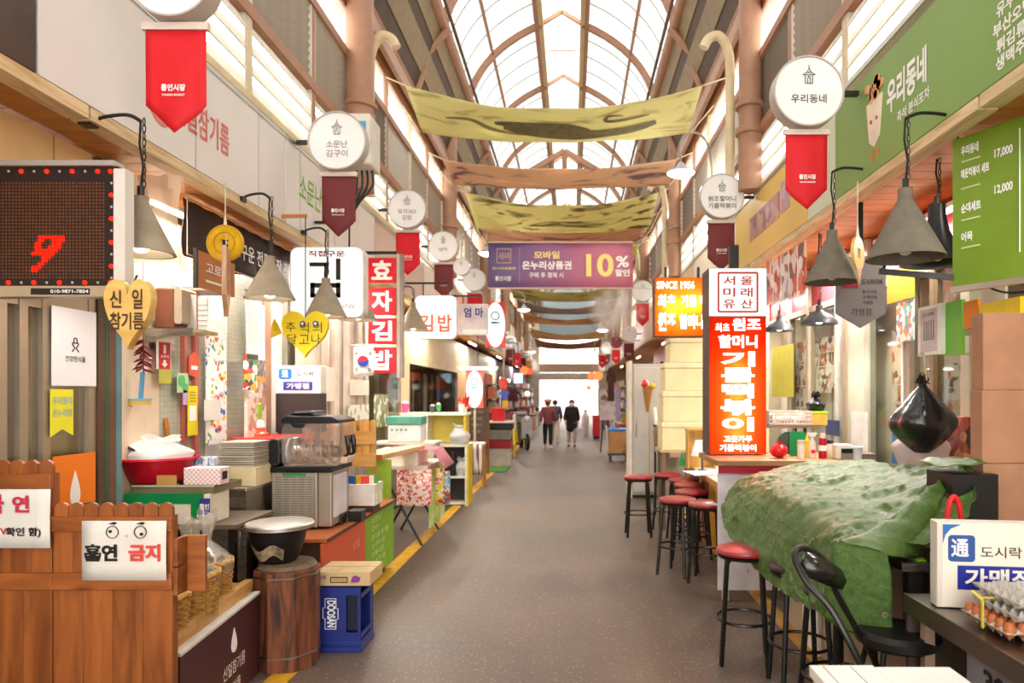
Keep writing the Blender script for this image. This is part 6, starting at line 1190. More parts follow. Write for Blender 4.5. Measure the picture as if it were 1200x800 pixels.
# goods on the ledge
zl = 1.166
def item(name, label, cat, px, d, z): return thing(name, label, cat, (xat(px, d), d, z))
t = item('red_pouch', 'shiny red pouch at the left of the ledge', 'pouch', 913, 5.75, zl); m = MB(); m.ball((0, 0, 0.06), 0.075, 14, 10, sz=0.8); m.v = [(x*(1+0.2*noise.noise(Vector((x, y, z))*30)), y, max(0, z)) for x, y, z in m.v]; m.build('pouch', mat('#c81420', 0.2, var=0.05), t, smooth=True); MB().cyl((0, 0, 0.11), (0.01, 0, 0.14), 0.012, 0.02, n=8).build('knot', mat('#c81420', 0.2), t)
t = item('green_cutting_board', 'green cutting board leaning against a dark disc', 'board', 932, 5.95, zl); MB().prism(rrect(-0.05, 0.09, 0, 0.21, 0.02), 0, 0.012).build('board', mat('#0f8248', 0.4), t); MB().disc(-0.05, 0.11, 0.10, 0.02, 0.035, 28).build('dark_disc', mat('#3f4a3c', 0.4), t)
t = item('spray_bottle', 'clear spray bottle on the ledge', 'bottle', 952, 5.75, zl); MB().lathe([(0.03, 0), (0.032, 0.09), (0.026, 0.13), (0.012, 0.16), (0.012, 0.18)], 16).build('bottle', clear('#f0ece8', 0.15, 0.1, body=0.45), t, smooth=True); MB().prism([(-0.015, 0.18), (0.02, 0.18), (0.035, 0.21), (-0.04, 0.215), (-0.045, 0.2)], -0.012, 0.012).build('trigger_head', mat('#e4e0d8', 0.4), t); MB().box(-0.02, 0.012, -0.033, -0.031, 0.04, 0.07).build('label', RED, t)
t = item('red_canister', 'red canister with a white band', 'canister', 964, 5.7, zl); MB().cyl((0, 0, 0), (0, 0, 0.17), 0.033, n=18).build('can', mat('#b8122c', 0.3), t, smooth=True); MB().cyl((0, 0, 0.065), (0, 0, 0.11), 0.0335, n=18).build('band', WHITE, t, smooth=True); MB().cyl((0, 0, 0.17), (0, 0, 0.21), 0.02, n=12).build('cap', mat('#e8e0dc', 0.3), t)
t = item('white_shaker', 'white salt shaker left of the spray bottle', 'shaker', 938.5, 5.72, zl); MB().lathe([(0.03, 0), (0.03, 0.12), (0.024, 0.145), (0, 0.15)], 16).build('body', mat('#e0d8d0', 0.3), t, smooth=True); MB().cyl((0, 0, 0.12), (0, 0, 0.15), 0.031, n=16).build('cap', mat('#c9bcb2', 0.3), t)
t = item('yellow_bottle', 'small yellow sauce bottle behind the shaker', 'bottle', 945.5, 5.85, zl); MB().lathe([(0.028, 0), (0.028, 0.12), (0.01, 0.16), (0.006, 0.19)], 14).build('bottle', mat('#eec01c', 0.35), t, smooth=True); MB().cyl((0, 0, 0.12), (0, 0, 0.13), 0.0285, n=14).build('collar', mat('#c99a10', 0.4), t)
t = item('tape_roll_jar', 'cream jar with a navy lid beside the red canister', 'jar', 972, 5.75, zl); MB().lathe([(0.03, 0), (0.032, 0.1), (0.028, 0.12)], 16).build('jar', mat('#e4ddc8', 0.3), t, smooth=True); MB().cyl((0, 0, 0.12), (0, 0, 0.15), 0.029, n=16).build('lid', mat('#22284a', 0.4), t)
t = item('toothpick_box', 'white tub holding a black ribbed box', 'tub', 990, 5.6, zl); MB().box(-0.07, 0.06, 0, 0.1, 0, 0.125).build('tub', mat('#ece6d4', 0.4), t, bevel=0.01); MB().box(-0.03, 0.06, -0.02, -0.001, 0.055, 0.09).build('black_box', BLACK, t); MB().box(-0.03, 0.06, -0.018, -0.001, 0.0, 0.054).build('ribbed_base', mat('#8a8078', 0.5), t)
t = item('cotton_tub', 'small white tub near the mullion', 'tub', 1003, 5.62, zl); MB().lathe([(0.045, 0), (0.05, 0.085), (0.052, 0.09), (0.0, 0.095)], 18).build('tub', mat('#e8ecec', 0.4), t, smooth=True); MB().cyl((0, 0, 0.09), (0, 0, 0.105), 0.053, n=18).build('lid', mat('#cfdce0', 0.4), t)
t = item('low_case', 'brown low case at the right end of the ledge', 'case', 1012, 5.6, zl); MB().box(-0.04, 0.10, 0, 0.1, 0, 0.05).build('case', mat('#8f7a6a', 0.5), t, bevel=0.006); MB().box(-0.042, 0.102, -0.002, 0.102, 0.03, 0.034).build('seam', mat('#5f5044', 0.5), t)
# raised basket rack behind
t = thing('basket_rack', 'steel rack holding the perforated basket', 'rack', (xat(900, 6.4), 6.4, 0.873)); MB().box(0, 0.52, 0, 0.4, 0.512, 0.532).build('shelf', metal('#a89888', 0.35), t)
for x in (0.26, 0.34): MB().box(x, x+0.02, 0.02, 0.04, 0, 0.512).build('leg', BLKMET, t)
for x in (0.02, 0.46): MB().box(x, x+0.02, 0.34, 0.36, 0, 0.512).build('leg', BLKMET, t)
t = thing('perforated_basket', 'grey perforated plastic basket heaped with white cups', 'basket', (xat(902, 6.4), 6.42, 1.406)); m = MB(); bw_ = 0.40
MB().box(0.0, bw_, 0.0, 0.3, 0, 0.01).build('base', mat('#b9a494', 0.5), t)
for z in (0.01, 0.05, 0.09, 0.125): MB().box(-0.004, bw_+0.004, -0.006, 0.0, z, z+0.014).build('bar', mat('#c9b4a8', 0.5), t)
for k in range(15): MB().box(k*bw_/14-0.004, k*bw_/14+0.004, -0.005, 0.0, 0.01, 0.13).build('rib', mat('#c9b4a8', 0.5), t)
for q in (0, bw_-0.006): MB().box(q, q+0.006, 0, 0.3, 0.01, 0.139).build('side', mat('#c9b4a8', 0.5), t)
MB().box(0, bw_, 0.294, 0.3, 0.01, 0.139).build('side', mat('#c9b4a8', 0.5), t)
rg = random.Random(8)
cupm = MB().lathe([(0.028, 0), (0.036, 0.055), (0.034, 0.056), (0.026, 0.004)], 12).mesh('paper_cup', mat('#f2f0ec', 0.5), True)
for k in range(9):
    o = bpy.data.objects.new('paper_cup', cupm); COL.objects.link(o); o.location = (xat(902, 6.4)+0.05+0.037*k, 6.52+0.05*(k % 3), 1.47+0.02*(k % 2)); o.rotation_euler = (R(90+30*rg.random()), 0, rg.random()*6); tag(o, 'white paper cup tumbled in the perforated basket', 'cup', 'paper cups in the perforated basket')
t = thing('yellow_tub', 'yellow food tub with a lime lid on the rack', 'tub', (xat(953, 6.4), 6.44, 1.406)); MB().box(0, 0.15, 0, 0.22, 0, 0.11).build('tub', mat('#dca648', 0.4), t, bevel=0.008); MB().box(-0.005, 0.155, -0.005, 0.225, 0.111, 0.135).build('lid', mat('#9ad81e', 0.4), t, bevel=0.004)
bag((xat(962, 6.4), 6.54, 1.542), 0.085, 0.16, 4.4, 'small black bag on the lime lid', mat('#1a1a22', 0.25, var=0.1), None, tie=0.75)
# red seated stools ------------------------------------------------------------
SEATR = mat('#9c2a30', 0.3, var=0.08, spec=0.6, name='red_vinyl')
def make_stool():
    t = thing('bar_stool', 'x', 'stool', (0, 0, 0), 0, 'red seated bar stools')
    MB().lathe([(0.0, 0.675), (0.15, 0.675), (0.172, 0.685), (0.178, 0.70), (0.172, 0.715), (0.14, 0.725), (0.0, 0.728)], 30).build('seat', SEATR, t, smooth=True)
    MB().lathe([(0.165, 0.66), (0.168, 0.675), (0.10, 0.675), (0.10, 0.66)], 26).build('seat_ring', BLKMET, t, smooth=True)
    for k in range(4):
        a = R(45+90*k); c, s_ = math.cos(a), math.sin(a); MB().tube(spline([(0.10*c, 0.10*s_, 0.66), (0.145*c, 0.145*s_, 0.645), (0.155*c, 0.155*s_, 0.58), (0.175*c, 0.175*s_, 0.3), (0.20*c, 0.20*s_, 0.0)], 5), 0.0155, 8).build('leg', BLKMET, t, smooth=True)
    m = MB(); m.tube([(0.172*math.cos(2*math.pi*k/32), 0.172*math.sin(2*math.pi*k/32), 0.27) for k in range(32)], 0.0095, 7, closed=True); m.build('foot_ring', metal('#4a4644', 0.35), t, smooth=True)
    return t
st = make_stool(); SPOTS = [(748, 557, 'lone red stool nearest the middle of the alley'), (782, 554.5, 'farthest red stool along the yellow counter'), (801, 560, 'second farthest red stool along the yellow counter'), (808, 566, 'third red stool from the far end of the counter'), (811, 574, 'fourth red stool from the far end, tucked in'), (794, 583, 'red stool with a pale worn seat in the front row'), (829, 588, 'red stool at the front right of the row'), (872, 641, 'red stool half under the green tarp')]
for i, (px, py, lab) in enumerate(SPOTS):
    dd = F*(H-0.72)/(py-VPY); loc = (xat(px, dd), dd, 0); rz = R(11*i)
    if i == 0: st.location = loc; st.rotation_euler.z = rz; st['label'] = lab
    else: copy_tree(st, None, loc, rz, lab)
# black stools under the tarp
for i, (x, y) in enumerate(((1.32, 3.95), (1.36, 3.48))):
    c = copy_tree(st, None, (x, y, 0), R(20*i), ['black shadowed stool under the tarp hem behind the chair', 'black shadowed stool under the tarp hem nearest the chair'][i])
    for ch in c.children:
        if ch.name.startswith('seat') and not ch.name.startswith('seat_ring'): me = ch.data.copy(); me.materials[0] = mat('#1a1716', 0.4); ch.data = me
# ---- counter under the tarp, tarp
t = thing('covered_counter', 'counter hidden beneath the green tarp with a dark end', 'counter', (1.36, 3.12, 0)); MB().box(0.26, 0.72, 0.06, 2.0, 0.0, 1.0).build('body', mat('#b9a48c', 0.6, var=0.06), t); MB().box(0.235, 0.258, 1.3, 1.6, 0.0, 0.9).build('white_panel', WHITE, t)
MB().box(0.18, 0.62, 0.0, 0.055, 0.55, 0.99).build('end_panel', mat('#2c2624', 0.5), t); MB().box(0.12, 0.6, -0.06, 0.055, 0.905, 0.945).build('steel_lip', STEEL, t); MB().box(0.2, 0.4, -0.04, 0.05, 0.946, 0.955).build('green_mat', mat('#7fb01c', 0.5), t)
MB().box(0.47, 0.69, 0.16, 0.40, 0.9, 1.315).build('dark_hood', mat('#0e0b0a', 0.5), t); MB().box(0.0, 0.7, 0.1, 1.95, 1.0, 1.03).build('worktop', YLP, t)
def tarp_mat():
    m, nt, N, L, b = _new('green_woven_tarp'); tc = N.new('ShaderNodeTexCoord')
    n = N.new('ShaderNodeTexNoise'); n.inputs['Scale'].default_value = 30; n.inputs['Detail'].default_value = 8; n.inputs['Roughness'].default_value = 0.75; n.inputs['Distortion'].default_value = 0.6
    n2 = N.new('ShaderNodeTexNoise'); n2.inputs['Scale'].default_value = 5; n2.inputs['Detail'].default_value = 4; n2.inputs['Distortion'].default_value = 1.5
    for q in (n, n2): L.new(tc.outputs['Object'], q.inputs['Vector'])
    r = N.new('ShaderNodeValToRGB'); r.color_ramp.elements[0].color = col('#2f4c18'); r.color_ramp.elements[1].color = col('#547528'); r.color_ramp.elements[0].position = 0.32; r.color_ramp.elements[1].position = 0.66; L.new(n.outputs[0], r.inputs[0]); L.new(r.outputs[0], b.inputs['Base Color'])
    ad = N.new('ShaderNodeMath'); ad.operation = 'ADD'; L.new(n.outputs[0], ad.inputs[0]); L.new(n2.outputs[0], ad.inputs[1])
    bp = N.new('ShaderNodeBump'); bp.inputs['Strength'].default_value = 0.6; bp.inputs['Distance'].default_value = 0.02; L.new(ad.outputs[0], bp.inputs['Height']); L.new(bp.outputs[0], b.inputs['Normal']); b.inputs['Roughness'].default_value = 0.34; b.inputs['Specular IOR Level'].default_value = 0.5; return m
t = thing('green_tarp', 'crumpled green tarpaulin draped over the counter', 'tarp', (0, 0, 0)); TM = tarp_mat()
# cross sections from the back edge over the top and down the aisle side, from far end to near end
sec = [
 [(2.06, 5.30, 1.14), (1.86, 5.30, 1.17), (1.60, 5.28, 1.12), (1.34, 5.22, 1.06), (1.20, 5.16, 0.96), (1.12, 5.10, 0.83)],
 [(2.10, 4.80, 1.22), (1.88, 4.82, 1.20), (1.60, 4.82, 1.13), (1.33, 4.80, 1.06), (1.17, 4.78, 0.90), (1.10, 4.76, 0.72)],
 [(2.12, 4.20, 1.25), (1.88, 4.25, 1.19), (1.60, 4.28, 1.11), (1.32, 4.28, 1.05), (1.20, 4.27, 0.82), (1.15, 4.28, 0.61)],
 [(2.12, 3.70, 1.34), (1.90, 3.70, 1.20), (1.60, 3.70, 1.09), (1.32, 3.72, 1.04), (1.22, 3.72, 0.78), (1.19, 3.74, 0.59)],
 [(2.10, 3.52, 1.35), (1.93, 3.38, 1.22), (1.62, 3.30, 1.08), (1.31, 3.26, 1.02), (1.21, 3.28, 0.76), (1.19, 3.34, 0.64)],
 [(1.96, 3.46, 1.36), (1.90, 3.20, 1.20), (1.66, 3.09, 1.05), (1.34, 3.06, 1.00), (1.25, 3.08, 0.80), (1.23, 3.12, 0.65)]]
rows = [spline(r_, 26) for r_ in sec]
colsN = len(rows[0]); fine = []
for j in range(colsN): fine.append(spline([rows[i][j] for i in range(len(rows))], 36))
def crumple(p, k=1.0):
    q = Vector(p); f_ = 0.030*(0.5-abs(noise.noise(q*3.6)))*1.2 - 0.012 + 0.022*(0.4-abs(noise.noise(q*8.5+Vector((3, 1, 7))))) + 0.008*noise.noise(q*26) + 0.007*(0.4-abs(noise.noise(q*45))) + 0.004*(0.4-abs(noise.noise(q*90))) + 0.016*(0.4-abs(noise.noise(Vector((q.x*2.0+q.y*3.0, q.y*1.0, q.z*5))))); g = 0.018*noise.noise(q*5+Vector((9, 4, 1))); return (q.x-abs(f_)*0.8+0*g, q.y+g*0.5, q.z+f_*0.9+0.006*math.sin(q.y*38+q.z*22+q.x*10)*k)
m = MB(); m.grid([[crumple(p) for p in c] for c in fine]); m.build('sheet', TM, t, smooth=True, solid=0.004)
# near flap hanging from the front edge
top = spline([at(985, 634, 3.07), at(1030, 618, 3.15), at(1075, 585, 3.30), at(1113, 555, 3.43)], 10); lowr = spline([at(1044, 652, 2.985), at(1062, 657, 3.02), at(1078, 648, 3.12), at(1088, 632, 3.22)], 10)
m = MB(); m.grid([[crumple(Vector(a).lerp(Vector(b), v/10)+Vector((0, -0.03*math.sin(v/10*math.pi), 0.01*math.sin(v/10*math.pi)))) for a, b in zip(top, lowr)] for v in range(11)]); m.build('flap', TM, t, smooth=True, solid=0.004)
lft = spline([at(985, 632, 3.075), at(972, 670, 3.09), at(965, 722, 3.11)], 10); rgt = spline([at(1044, 650, 2.985), at(1046, 700, 2.965), at(1047, 763, 2.955)], 10)
m = MB(); m.grid([[crumple(Vector(a).lerp(Vector(b), v/14)+Vector((0, -0.02*math.sin(v/14*math.pi), 0))) for a, b in zip(lft, rgt)] for v in range(15)]); m.build('corner_flap', TM, t, smooth=True, solid=0.004)
m = MB(); m.grid([[crumple((1.80+0.2*u/6, 3.27+0.26*v/5, 1.345+0.02*u/6)) for u in range(7)] for v in range(6)]); m.build('hood_cover', TM, t, smooth=True, solid=0.004)
for q in (0.24, 0.30): m = MB(); m.tube([crumple(c[i]) for i in range(len(fine[0])) for c in [fine[int((colsN-1)*(1-q))]]], 0.0035, 5); m.build('seam', mat('#2f4420', 0.7), t)
em_ = MB().ring(0, 0, 0.006, 0.013, -0.004, 0.004, 16).mesh('eyelet', metal('#d8d4cc', 0.3))
for p in (at(1037, 720, 2.93), at(1040, 752, 2.925), at(1018, 747, 2.95)): inst('eyelet', em_, t, p)
for p in ((1.135, 4.4, 0.56), ): o = inst('eyelet', em_, t, p, R(90))
# ---- folding bar chair
t = thing('black_chair', 'black tubular bar chair with an oval loop back', 'chair', (1.10, 2.75, 0)); 
def cl(px, py, d): p = at(px, py, d); return (p.x-1.10, p.y-2.75, p.z)
loop = [cl(1012, 785, 2.55), cl(975, 715, 2.62), cl(946, 683, 2.68), cl(932, 655, 2.74), cl(935, 643, 2.78), cl(950, 645, 2.82), cl(968, 660, 2.86), cl(978, 690, 2.9), cl(1000, 730, 2.92), cl(1022, 768, 2.95), cl(1040, 810, 2.98)]
m = MB(); m.tube(spline(loop, 6), 0.0135, 8); m.build('back_loop', BLKMET, t, smooth=True)
pad = [cl(940, 660, 2.72), cl(944, 648, 2.78), cl(962, 652, 2.83), cl(984, 668, 2.87), cl(990, 680, 2.88), cl(985, 690, 2.87), cl(968, 685, 2.82), cl(950, 678, 2.75)]
m = MB(); c_ = sum((Vector(p) for p in pad), Vector())/8; m.add([tuple(c_+Vector((0.03, 0.0, 0.0)))] + pad, [(0, i+1, (i+1) % 8+1) for i in range(8)]); m.build('back_pad', mat('#1d1a1a', 0.22, spec=0.6, name='black_vinyl'), t, smooth=True, solid=0.02)
sc_ = at(1052, 742, 2.95); MB().lathe([(0, -0.045), (0.15, -0.045), (0.172, -0.03), (0.172, 0.0), (0.15, 0.02), (0, 0.025)], 28, (sc_.x-1.10, sc_.y-2.75, sc_.z)).build('seat', mat('#12100f', 0.45, name='black_seat_vinyl'), t, smooth=True)
for dx, dy in ((-0.13, -0.1), (0.13, -0.1), (-0.13, 0.12), (0.13, 0.12)): MB().cyl((sc_.x-1.10+dx*0.7, sc_.y-2.75+dy*0.7, sc_.z-0.045), (sc_.x-1.10+dx*1.5, sc_.y-2.75+dy*1.5, 0), 0.0125, n=8).build('leg', BLKMET, t)
m = MB(); m.tube([(sc_.x-1.10+0.2*math.cos(2*math.pi*k/28), sc_.y-2.75+0.18*math.sin(2*math.pi*k/28), 0.38) for k in range(28)], 0.009, 6, closed=True); m.build('foot_ring', BLKMET, t)
m = MB(); m.cyl(loop[0], (loop[0][0]+0.02, loop[0][1], 0), 0.0125, n=8); m.build('leg', BLKMET, t); m = MB(); m.cyl(loop[-1], (loop[-1][0]+0.02, loop[-1][1], 0), 0.0125, n=8); m.build('leg', BLKMET, t)
# ---- steel counter at the right edge with eggs and the affiliate sign
t = thing('steel_counter', 'steel topped counter at the right edge', 'counter', (1.43, 1.2, 0)); MB().box(0, 0.8, 0, 1.72, 0.82, 0.85).build('top', metal('#8f857a', 0.3, 'worn_steel'), t, bevel=0.003); MB().box(-0.012, 0.0, -0.01, 1.72, 0.775, 0.852).build('apron', metal('#7d7268', 0.35), t); MB().box(0.0, 0.8, 1.70, 1.72, 0.0, 0.82).build('end_panel', mat('#5a4c44', 0.6), t)
for y in (0.05, 1.6): MB().box(0.02, 0.06, y, y+0.04, 0, 0.82).build('leg', mat('#b39a84', 0.4), t)
MB().box(0.03, 0.8, 0.02, 1.69, 0.15, 0.18).build('lower_shelf', STEEL, t)
t = thing('white_drum', 'white box with black print under the steel counter', 'box', (1.5, 1.75, 0.181)); MB().box(0, 0.5, 0, 0.85, 0, 0.56).build('box', mat('#8d8a92', 0.6), t, bevel=0.01); 
q = thing('x', 'x', 'x', (0, 0, 0)) if False else None
o = TX(-0.003); o.line('30', 0.18, 0.48, 0.13, 0.09, 0.03)
for mm_ in o.ms:
    mm_.v = [(y, 0.85-x, z) for x, y, z in mm_.v]; mm_.build('lettering', BLACK, t)
a = at(1098, 690, 2.72); t = thing('affiliate_sign', 'white affiliate sign box with a blue logo on the steel counter', 'sign', (a.x, 2.72, 0.853), R(-7)); SW, SH = 0.5, 0.34
MB().box(0, SW, 0, 0.07, 0, SH).build('box', mat('#d9d2c8', 0.45, var=0.03), t, bevel=0.003); MB().box(0.018, SW, -0.004, 0.0, 0.004, SH-0.006).build('face', mat('#efe6d8', 0.4, var=0.02), t)
MB().prism([(0.02, SH-0.008), (0.09, SH-0.008), (0.05, SH-0.025), (0.03, SH-0.05), (0.02, SH-0.085)], -0.006, -0.004).build('blue_corner', mat('#2a6cb8', 0.4), t)
MB().prism(rrect(0.04, 0.14, SH-0.155, SH-0.05, 0.014), -0.007, -0.004).build('blue_logo', mat('#26509c', 0.4), t); TX(-0.009).line('通', 0.083, SH-0.10, 0.066, 0.072, 0.02).build(WHITE, t); TX(-0.006).line('도시락 cafe', 0.16, SH-0.115, 0.26, 0.045, 0.01, align='L').build(INK, t)
MB().box(0.075, 0.46, -0.007, -0.004, SH-0.265, SH-0.17).build('blue_band', mat('#22309c', 0.4), t); TX(-0.009).line('가맹점', 0.1, SH-0.217, 0.25, 0.075, 0.03, align='L').build(WHITE, t)
PULP = mat('#c4beb6', 0.9, var=0.12, scale=25, bump=0.4, bscale=80, name='grey_paper_pulp'); EGG = mat('#b9683a', 0.4, var=0.08, name='brown_eggshell')
def egg_tray(loc, rotz, label, up=True):
    t = thing('egg_tray', label, 'egg tray', loc, rotz, 'grey pulp egg trays'); nx, ny, p = 6, 5, 0.046; m = MB(); rws = []
    for j in range(ny*4+1):
        row = []
        for i in range(nx*4+1):
            u, v = i/4, j/4; h_ = 0.5-0.5*math.cos(2*math.pi*u)*1.0; g = 0.5-0.5*math.cos(2*math.pi*v); z = 0.042*(1-(h_*g)) if up else 0.042*(h_*g)+0.004
            if i in (0, nx*4) or j in (0, ny*4): z = 0.03
            row.append((u*p, v*p, z))
        rws.append(row)
    m.grid(rws); m.build('tray', PULP, t, smooth=True, solid=0.003); return t
e0 = Vector((1.465, 2.12, 0.852)); rz = R(96)
e0 = Vector((1.74, 2.30, 0.852)); rz = R(90)
egg_tray((1.71, 2.32, 0.854), R(90), 'lower grey pulp egg tray holding brown eggs')
eggm = MB().lathe([(0, -0.026), (0.012, -0.0235), (0.019, -0.012), (0.0205, 0.0), (0.018, 0.014), (0.011, 0.026), (0, 0.030)], 16).mesh('egg', EGG, True)
for i in range(6):
    for j in range(5):
        if j < 3 and 0 < i < 5: continue
        o = bpy.data.objects.new('egg', eggm); COL.objects.link(o); o.location = (1.71-(j+0.5)*0.046, 2.32+(i+0.5)*0.046, 0.89); tag(o, 'brown egg in the lower pulp tray', 'egg', 'brown eggs in the tray')
egg_tray((1.735, 2.295, 0.918), R(90), 'upper grey pulp egg tray lying over the eggs', False)
t = thing('yellow_tie', 'yellow ribbon tied around the egg trays', 'ribbon', (1.476, 2.45, 0.862)); MB().box(-0.004, 0.0, -0.006, 0.006, 0.0, 0.10).build('band', mat('#e8d84a', 0.4), t); MB().box(-0.004, 0.22, -0.006, 0.006, 0.108, 0.111).build('band', mat('#e8d84a', 0.4), t); MB().beam((0, 0, 0.1), (-0.01, 0.05, 0.12), 0.012, 0.003).build('bow_end', mat('#e8d84a', 0.4), t)
egg_tray((1.735, 1.98, 0.854), R(90), 'second egg tray nearer the right edge', True)
egg_tray((1.74, 2.30, 0.962), R(90), 'topmost grey pulp egg tray leaning on the sign', False)
t = thing('white_carton', 'white styrofoam box cut off by the bottom edge', 'box', (0.80, 1.9, 0)); MB().box(0, 0.44, 0, 0.36, 0, 0.765).build('box', mat('#d8d6d2', 0.6), t); MB().box(-0.01, 0.20, -0.01, 0.37, 0.766, 0.80).build('lid_half', mat('#ebe8e2', 0.5, var=0.03), t); MB().box(0.204, 0.45, -0.01, 0.36, 0.766, 0.798).build('lid_half', mat('#e6e4e2', 0.5, var=0.03), t)
for y in (0.06, 0.15): MB().box(0.03, 0.034, 0.0, 0.36, 0.8002, 0.8008).build('print_line', INK2, t, loc=(y-0.06, 0, 0))
t = thing('red_kettle', 'red handled kettle behind the affiliate sign', 'kettle', (xat(1118, 3.0), 3.0, 0.0)); MB().tube(spline([(-0.035, 0, 1.13), (-0.02, 0, 1.22), (0.0, 0, 1.25), (0.02, 0, 1.22), (0.035, 0, 1.13)], 6), 0.012, 8).build('handle', RED, t, smooth=True); MB().lathe([(0.08, 0.99), (0.09, 1.05), (0.06, 1.12), (0, 1.13)], 18).build('body', mat('#7d6a4a', 0.5), t, smooth=True); MB().box(-0.08, 0.08, -0.05, 0.1, 0, 0.99).build('stand', mat('#1a1614', 0.6), t)
# hanging bags
t = thing('wall_hook', 'pale cord and hook carrying the black bag', 'hook', at(1084, 452, 4.4)); m = MB(); m.tube([(0, 0, 0), (0.012, 0, 0.05), (0.0, 0, 0.12), (-0.01, 0, 0.2)], 0.006, 6); m.build('cord', mat('#d8cfa8', 0.6), t); MB().box(-0.03, 0.35, 0.0, 0.02, 0.2, 0.215).build('rod', STEEL, t)
t = bag(tuple(at(1081, 530, 4.4)), 0.185, 0.47, 6.3, 'bulging black plastic bag hanging on the shop front', mat('#17151a', 0.22, var=0.1, spec=0.7, bump=0.5, bscale=9, name='black_bin_liner'), None, neck=0.12, tie=0.92, prof=[(0, .25), (.08, .5), (.2, .78), (.34, .97), (.44, 1.0), (.54, .9), (.7, .58), (.84, .27), (.92, .10), (1, .22)])
t = bag(tuple(at(1080, 552, 4.55)), 0.16, 0.32, 9.9, 'white plastic bag hanging below the black one', clear('#f4f0ee', 0.08, 0.2, body=0.8, bodycol='#d8ccc8'), None, neck=0.2, tie=0.9)
# ================================================================ left: stalls in the middle distance
t = thing('green_end_board', 'green end board of the orange counter', 'board', (xat(431, 6.75), 6.72, 0)); MB().box(0, 0.235, 0, 0.03, 0.05, 1.06).build('panel', mat('#8cb43a', 0.5, var=0.08), t); MB().box(0.0, 0.03, 0.03, 0.08, 0, 1.0).build('post', mat('#6a8a2a', 0.5), t)
t = thing('pine_plank', 'thick pine plank shelf angled over the green board', 'plank', (-2.05, 6.7, 1.061), R(-6)); MB().box(0, 0.2, 0, 1.3, 0, 0.05).build('plank', wood('#d8b083', '#b5814e', 'Y', 1.5, 0.5), t, bevel=0.004); MB().box(0, 0.2, -0.003, 0.0, 0, 0.05).build('end_grain', mat('#a8642f', 0.6), t)
t = thing('pine_rack', 'pine rack with rounded slats behind the slush machine', 'rack', (xat(402, 6.2), 6.2, 0.687)); RW = 0.30
for k in range(5):
    pw = RW/5; P = [(pw*0.04, 0.36), (pw*0.96, 0.36), (pw*0.96, 0.76)] + [(pw*(0.5+0.46*math.cos(R(a))), 0.76+pw*0.4*math.sin(R(a))) for a in (30, 60, 90, 120, 150)] + [(pw*0.04, 0.76)]; MB().prism(P, 0, 0.015).build('slat', wood('#dca85c', '#bd8438', 'Z', 1.5, 0.5), t, loc=(k*pw, 0, 0))
for z in (0.36, 0.56): MB().box(0, RW, -0.015, -0.001, z, z+0.12).build('rail', wood('#dca85c', '#bd8438', 'X', 1.5, 0.5), t, bevel=0.003)
for x in (0.01, RW-0.04): MB().box(x, x+0.03, 0.02, 0.05, 0, 0.6).build('leg', wood('#b9814a', '#8f5a2c', 'Z', 1.5, 0.5), t)
t = thing('red_plank', 'upright red brown plank beside the slush machine', 'plank', (xat(394, 5.75), 5.75, 0.686)); MB().box(0, 0.09, 0, 0.03, 0, 0.38).build('plank', wood('#8f4420', '#6a2f14', 'Z', 1.5, 0.5), t); MB().box(-0.02, 0.11, -0.02, 0.06, 0, 0.02).build('foot', wood('#8f4420', '#6a2f14', 'X', 1.5, 0.5), t)
t = thing('packet_box', 'white box of snack packets on the orange counter', 'box', (xat(406, 5.9), 5.85, 0.686)); MB().box(0, 0.26, 0, 0.25, 0.06, 0.24).build('box', mat('#ece6dc', 0.5), t); MB().box(0.02, 0.24, 0.02, 0.23, 0, 0.06).build('base', mat('#4a2f24', 0.5), t)
for k, h in enumerate(('#2f6ab8', '#e8b82a', '#f0ece4', '#d8342c', '#e8e0d0', '#58a040')): MB().box(0, 0.07, 0, 0.012, 0, 0.11).build('packet', mat(h, 0.35), t, loc=(0.015+0.036*k, 0.05+0.02*(k % 3), 0.2), rotz=R(10*k-20))
for k in range(4): MB().box(0.265, 0.268, 0, 0.05, 0, 0.1).build('price_card', mat(('#f2f0ea', '#e8d27a', '#f2f0ea', '#b8d888')[k], 0.5), t, loc=(0, 0.0+0.06*k, 0.07+0.02*(k % 2)))
for i, (x, y) in enumerate(((-1.93, 5.3), (-1.82, 5.45))):
    t = thing('black_tin', ['small black tin in front of the slush machine', 'second small black tin near the counter edge'][i], 'tin', (x+0.03, y, 0.686)); MB().box(0, 0.11, 0, 0.13, 0, 0.07).build('tin', BLKMET, t, bevel=0.006); MB().box(-0.003, 0.113, -0.003, 0.133, 0.071, 0.085).build('lid', mat('#2a2624', 0.4), t, bevel=0.004)
t = carton((-2.72, 6.3, 0.0), 0.4, 0.3, 1.4, 'tall brown carton behind the slush machine', 0, mat('#c9966a', 0.7))
MB().box(0.05, 0.3, -0.002, 0, 1.13, 1.28).build('red_print', mat('#c9684a', 0.6), t); MB().box(0.02, 0.1, -0.003, 0, 0.78, 1.18).build('paper_sheet', mat('#eadde6', 0.6), t)
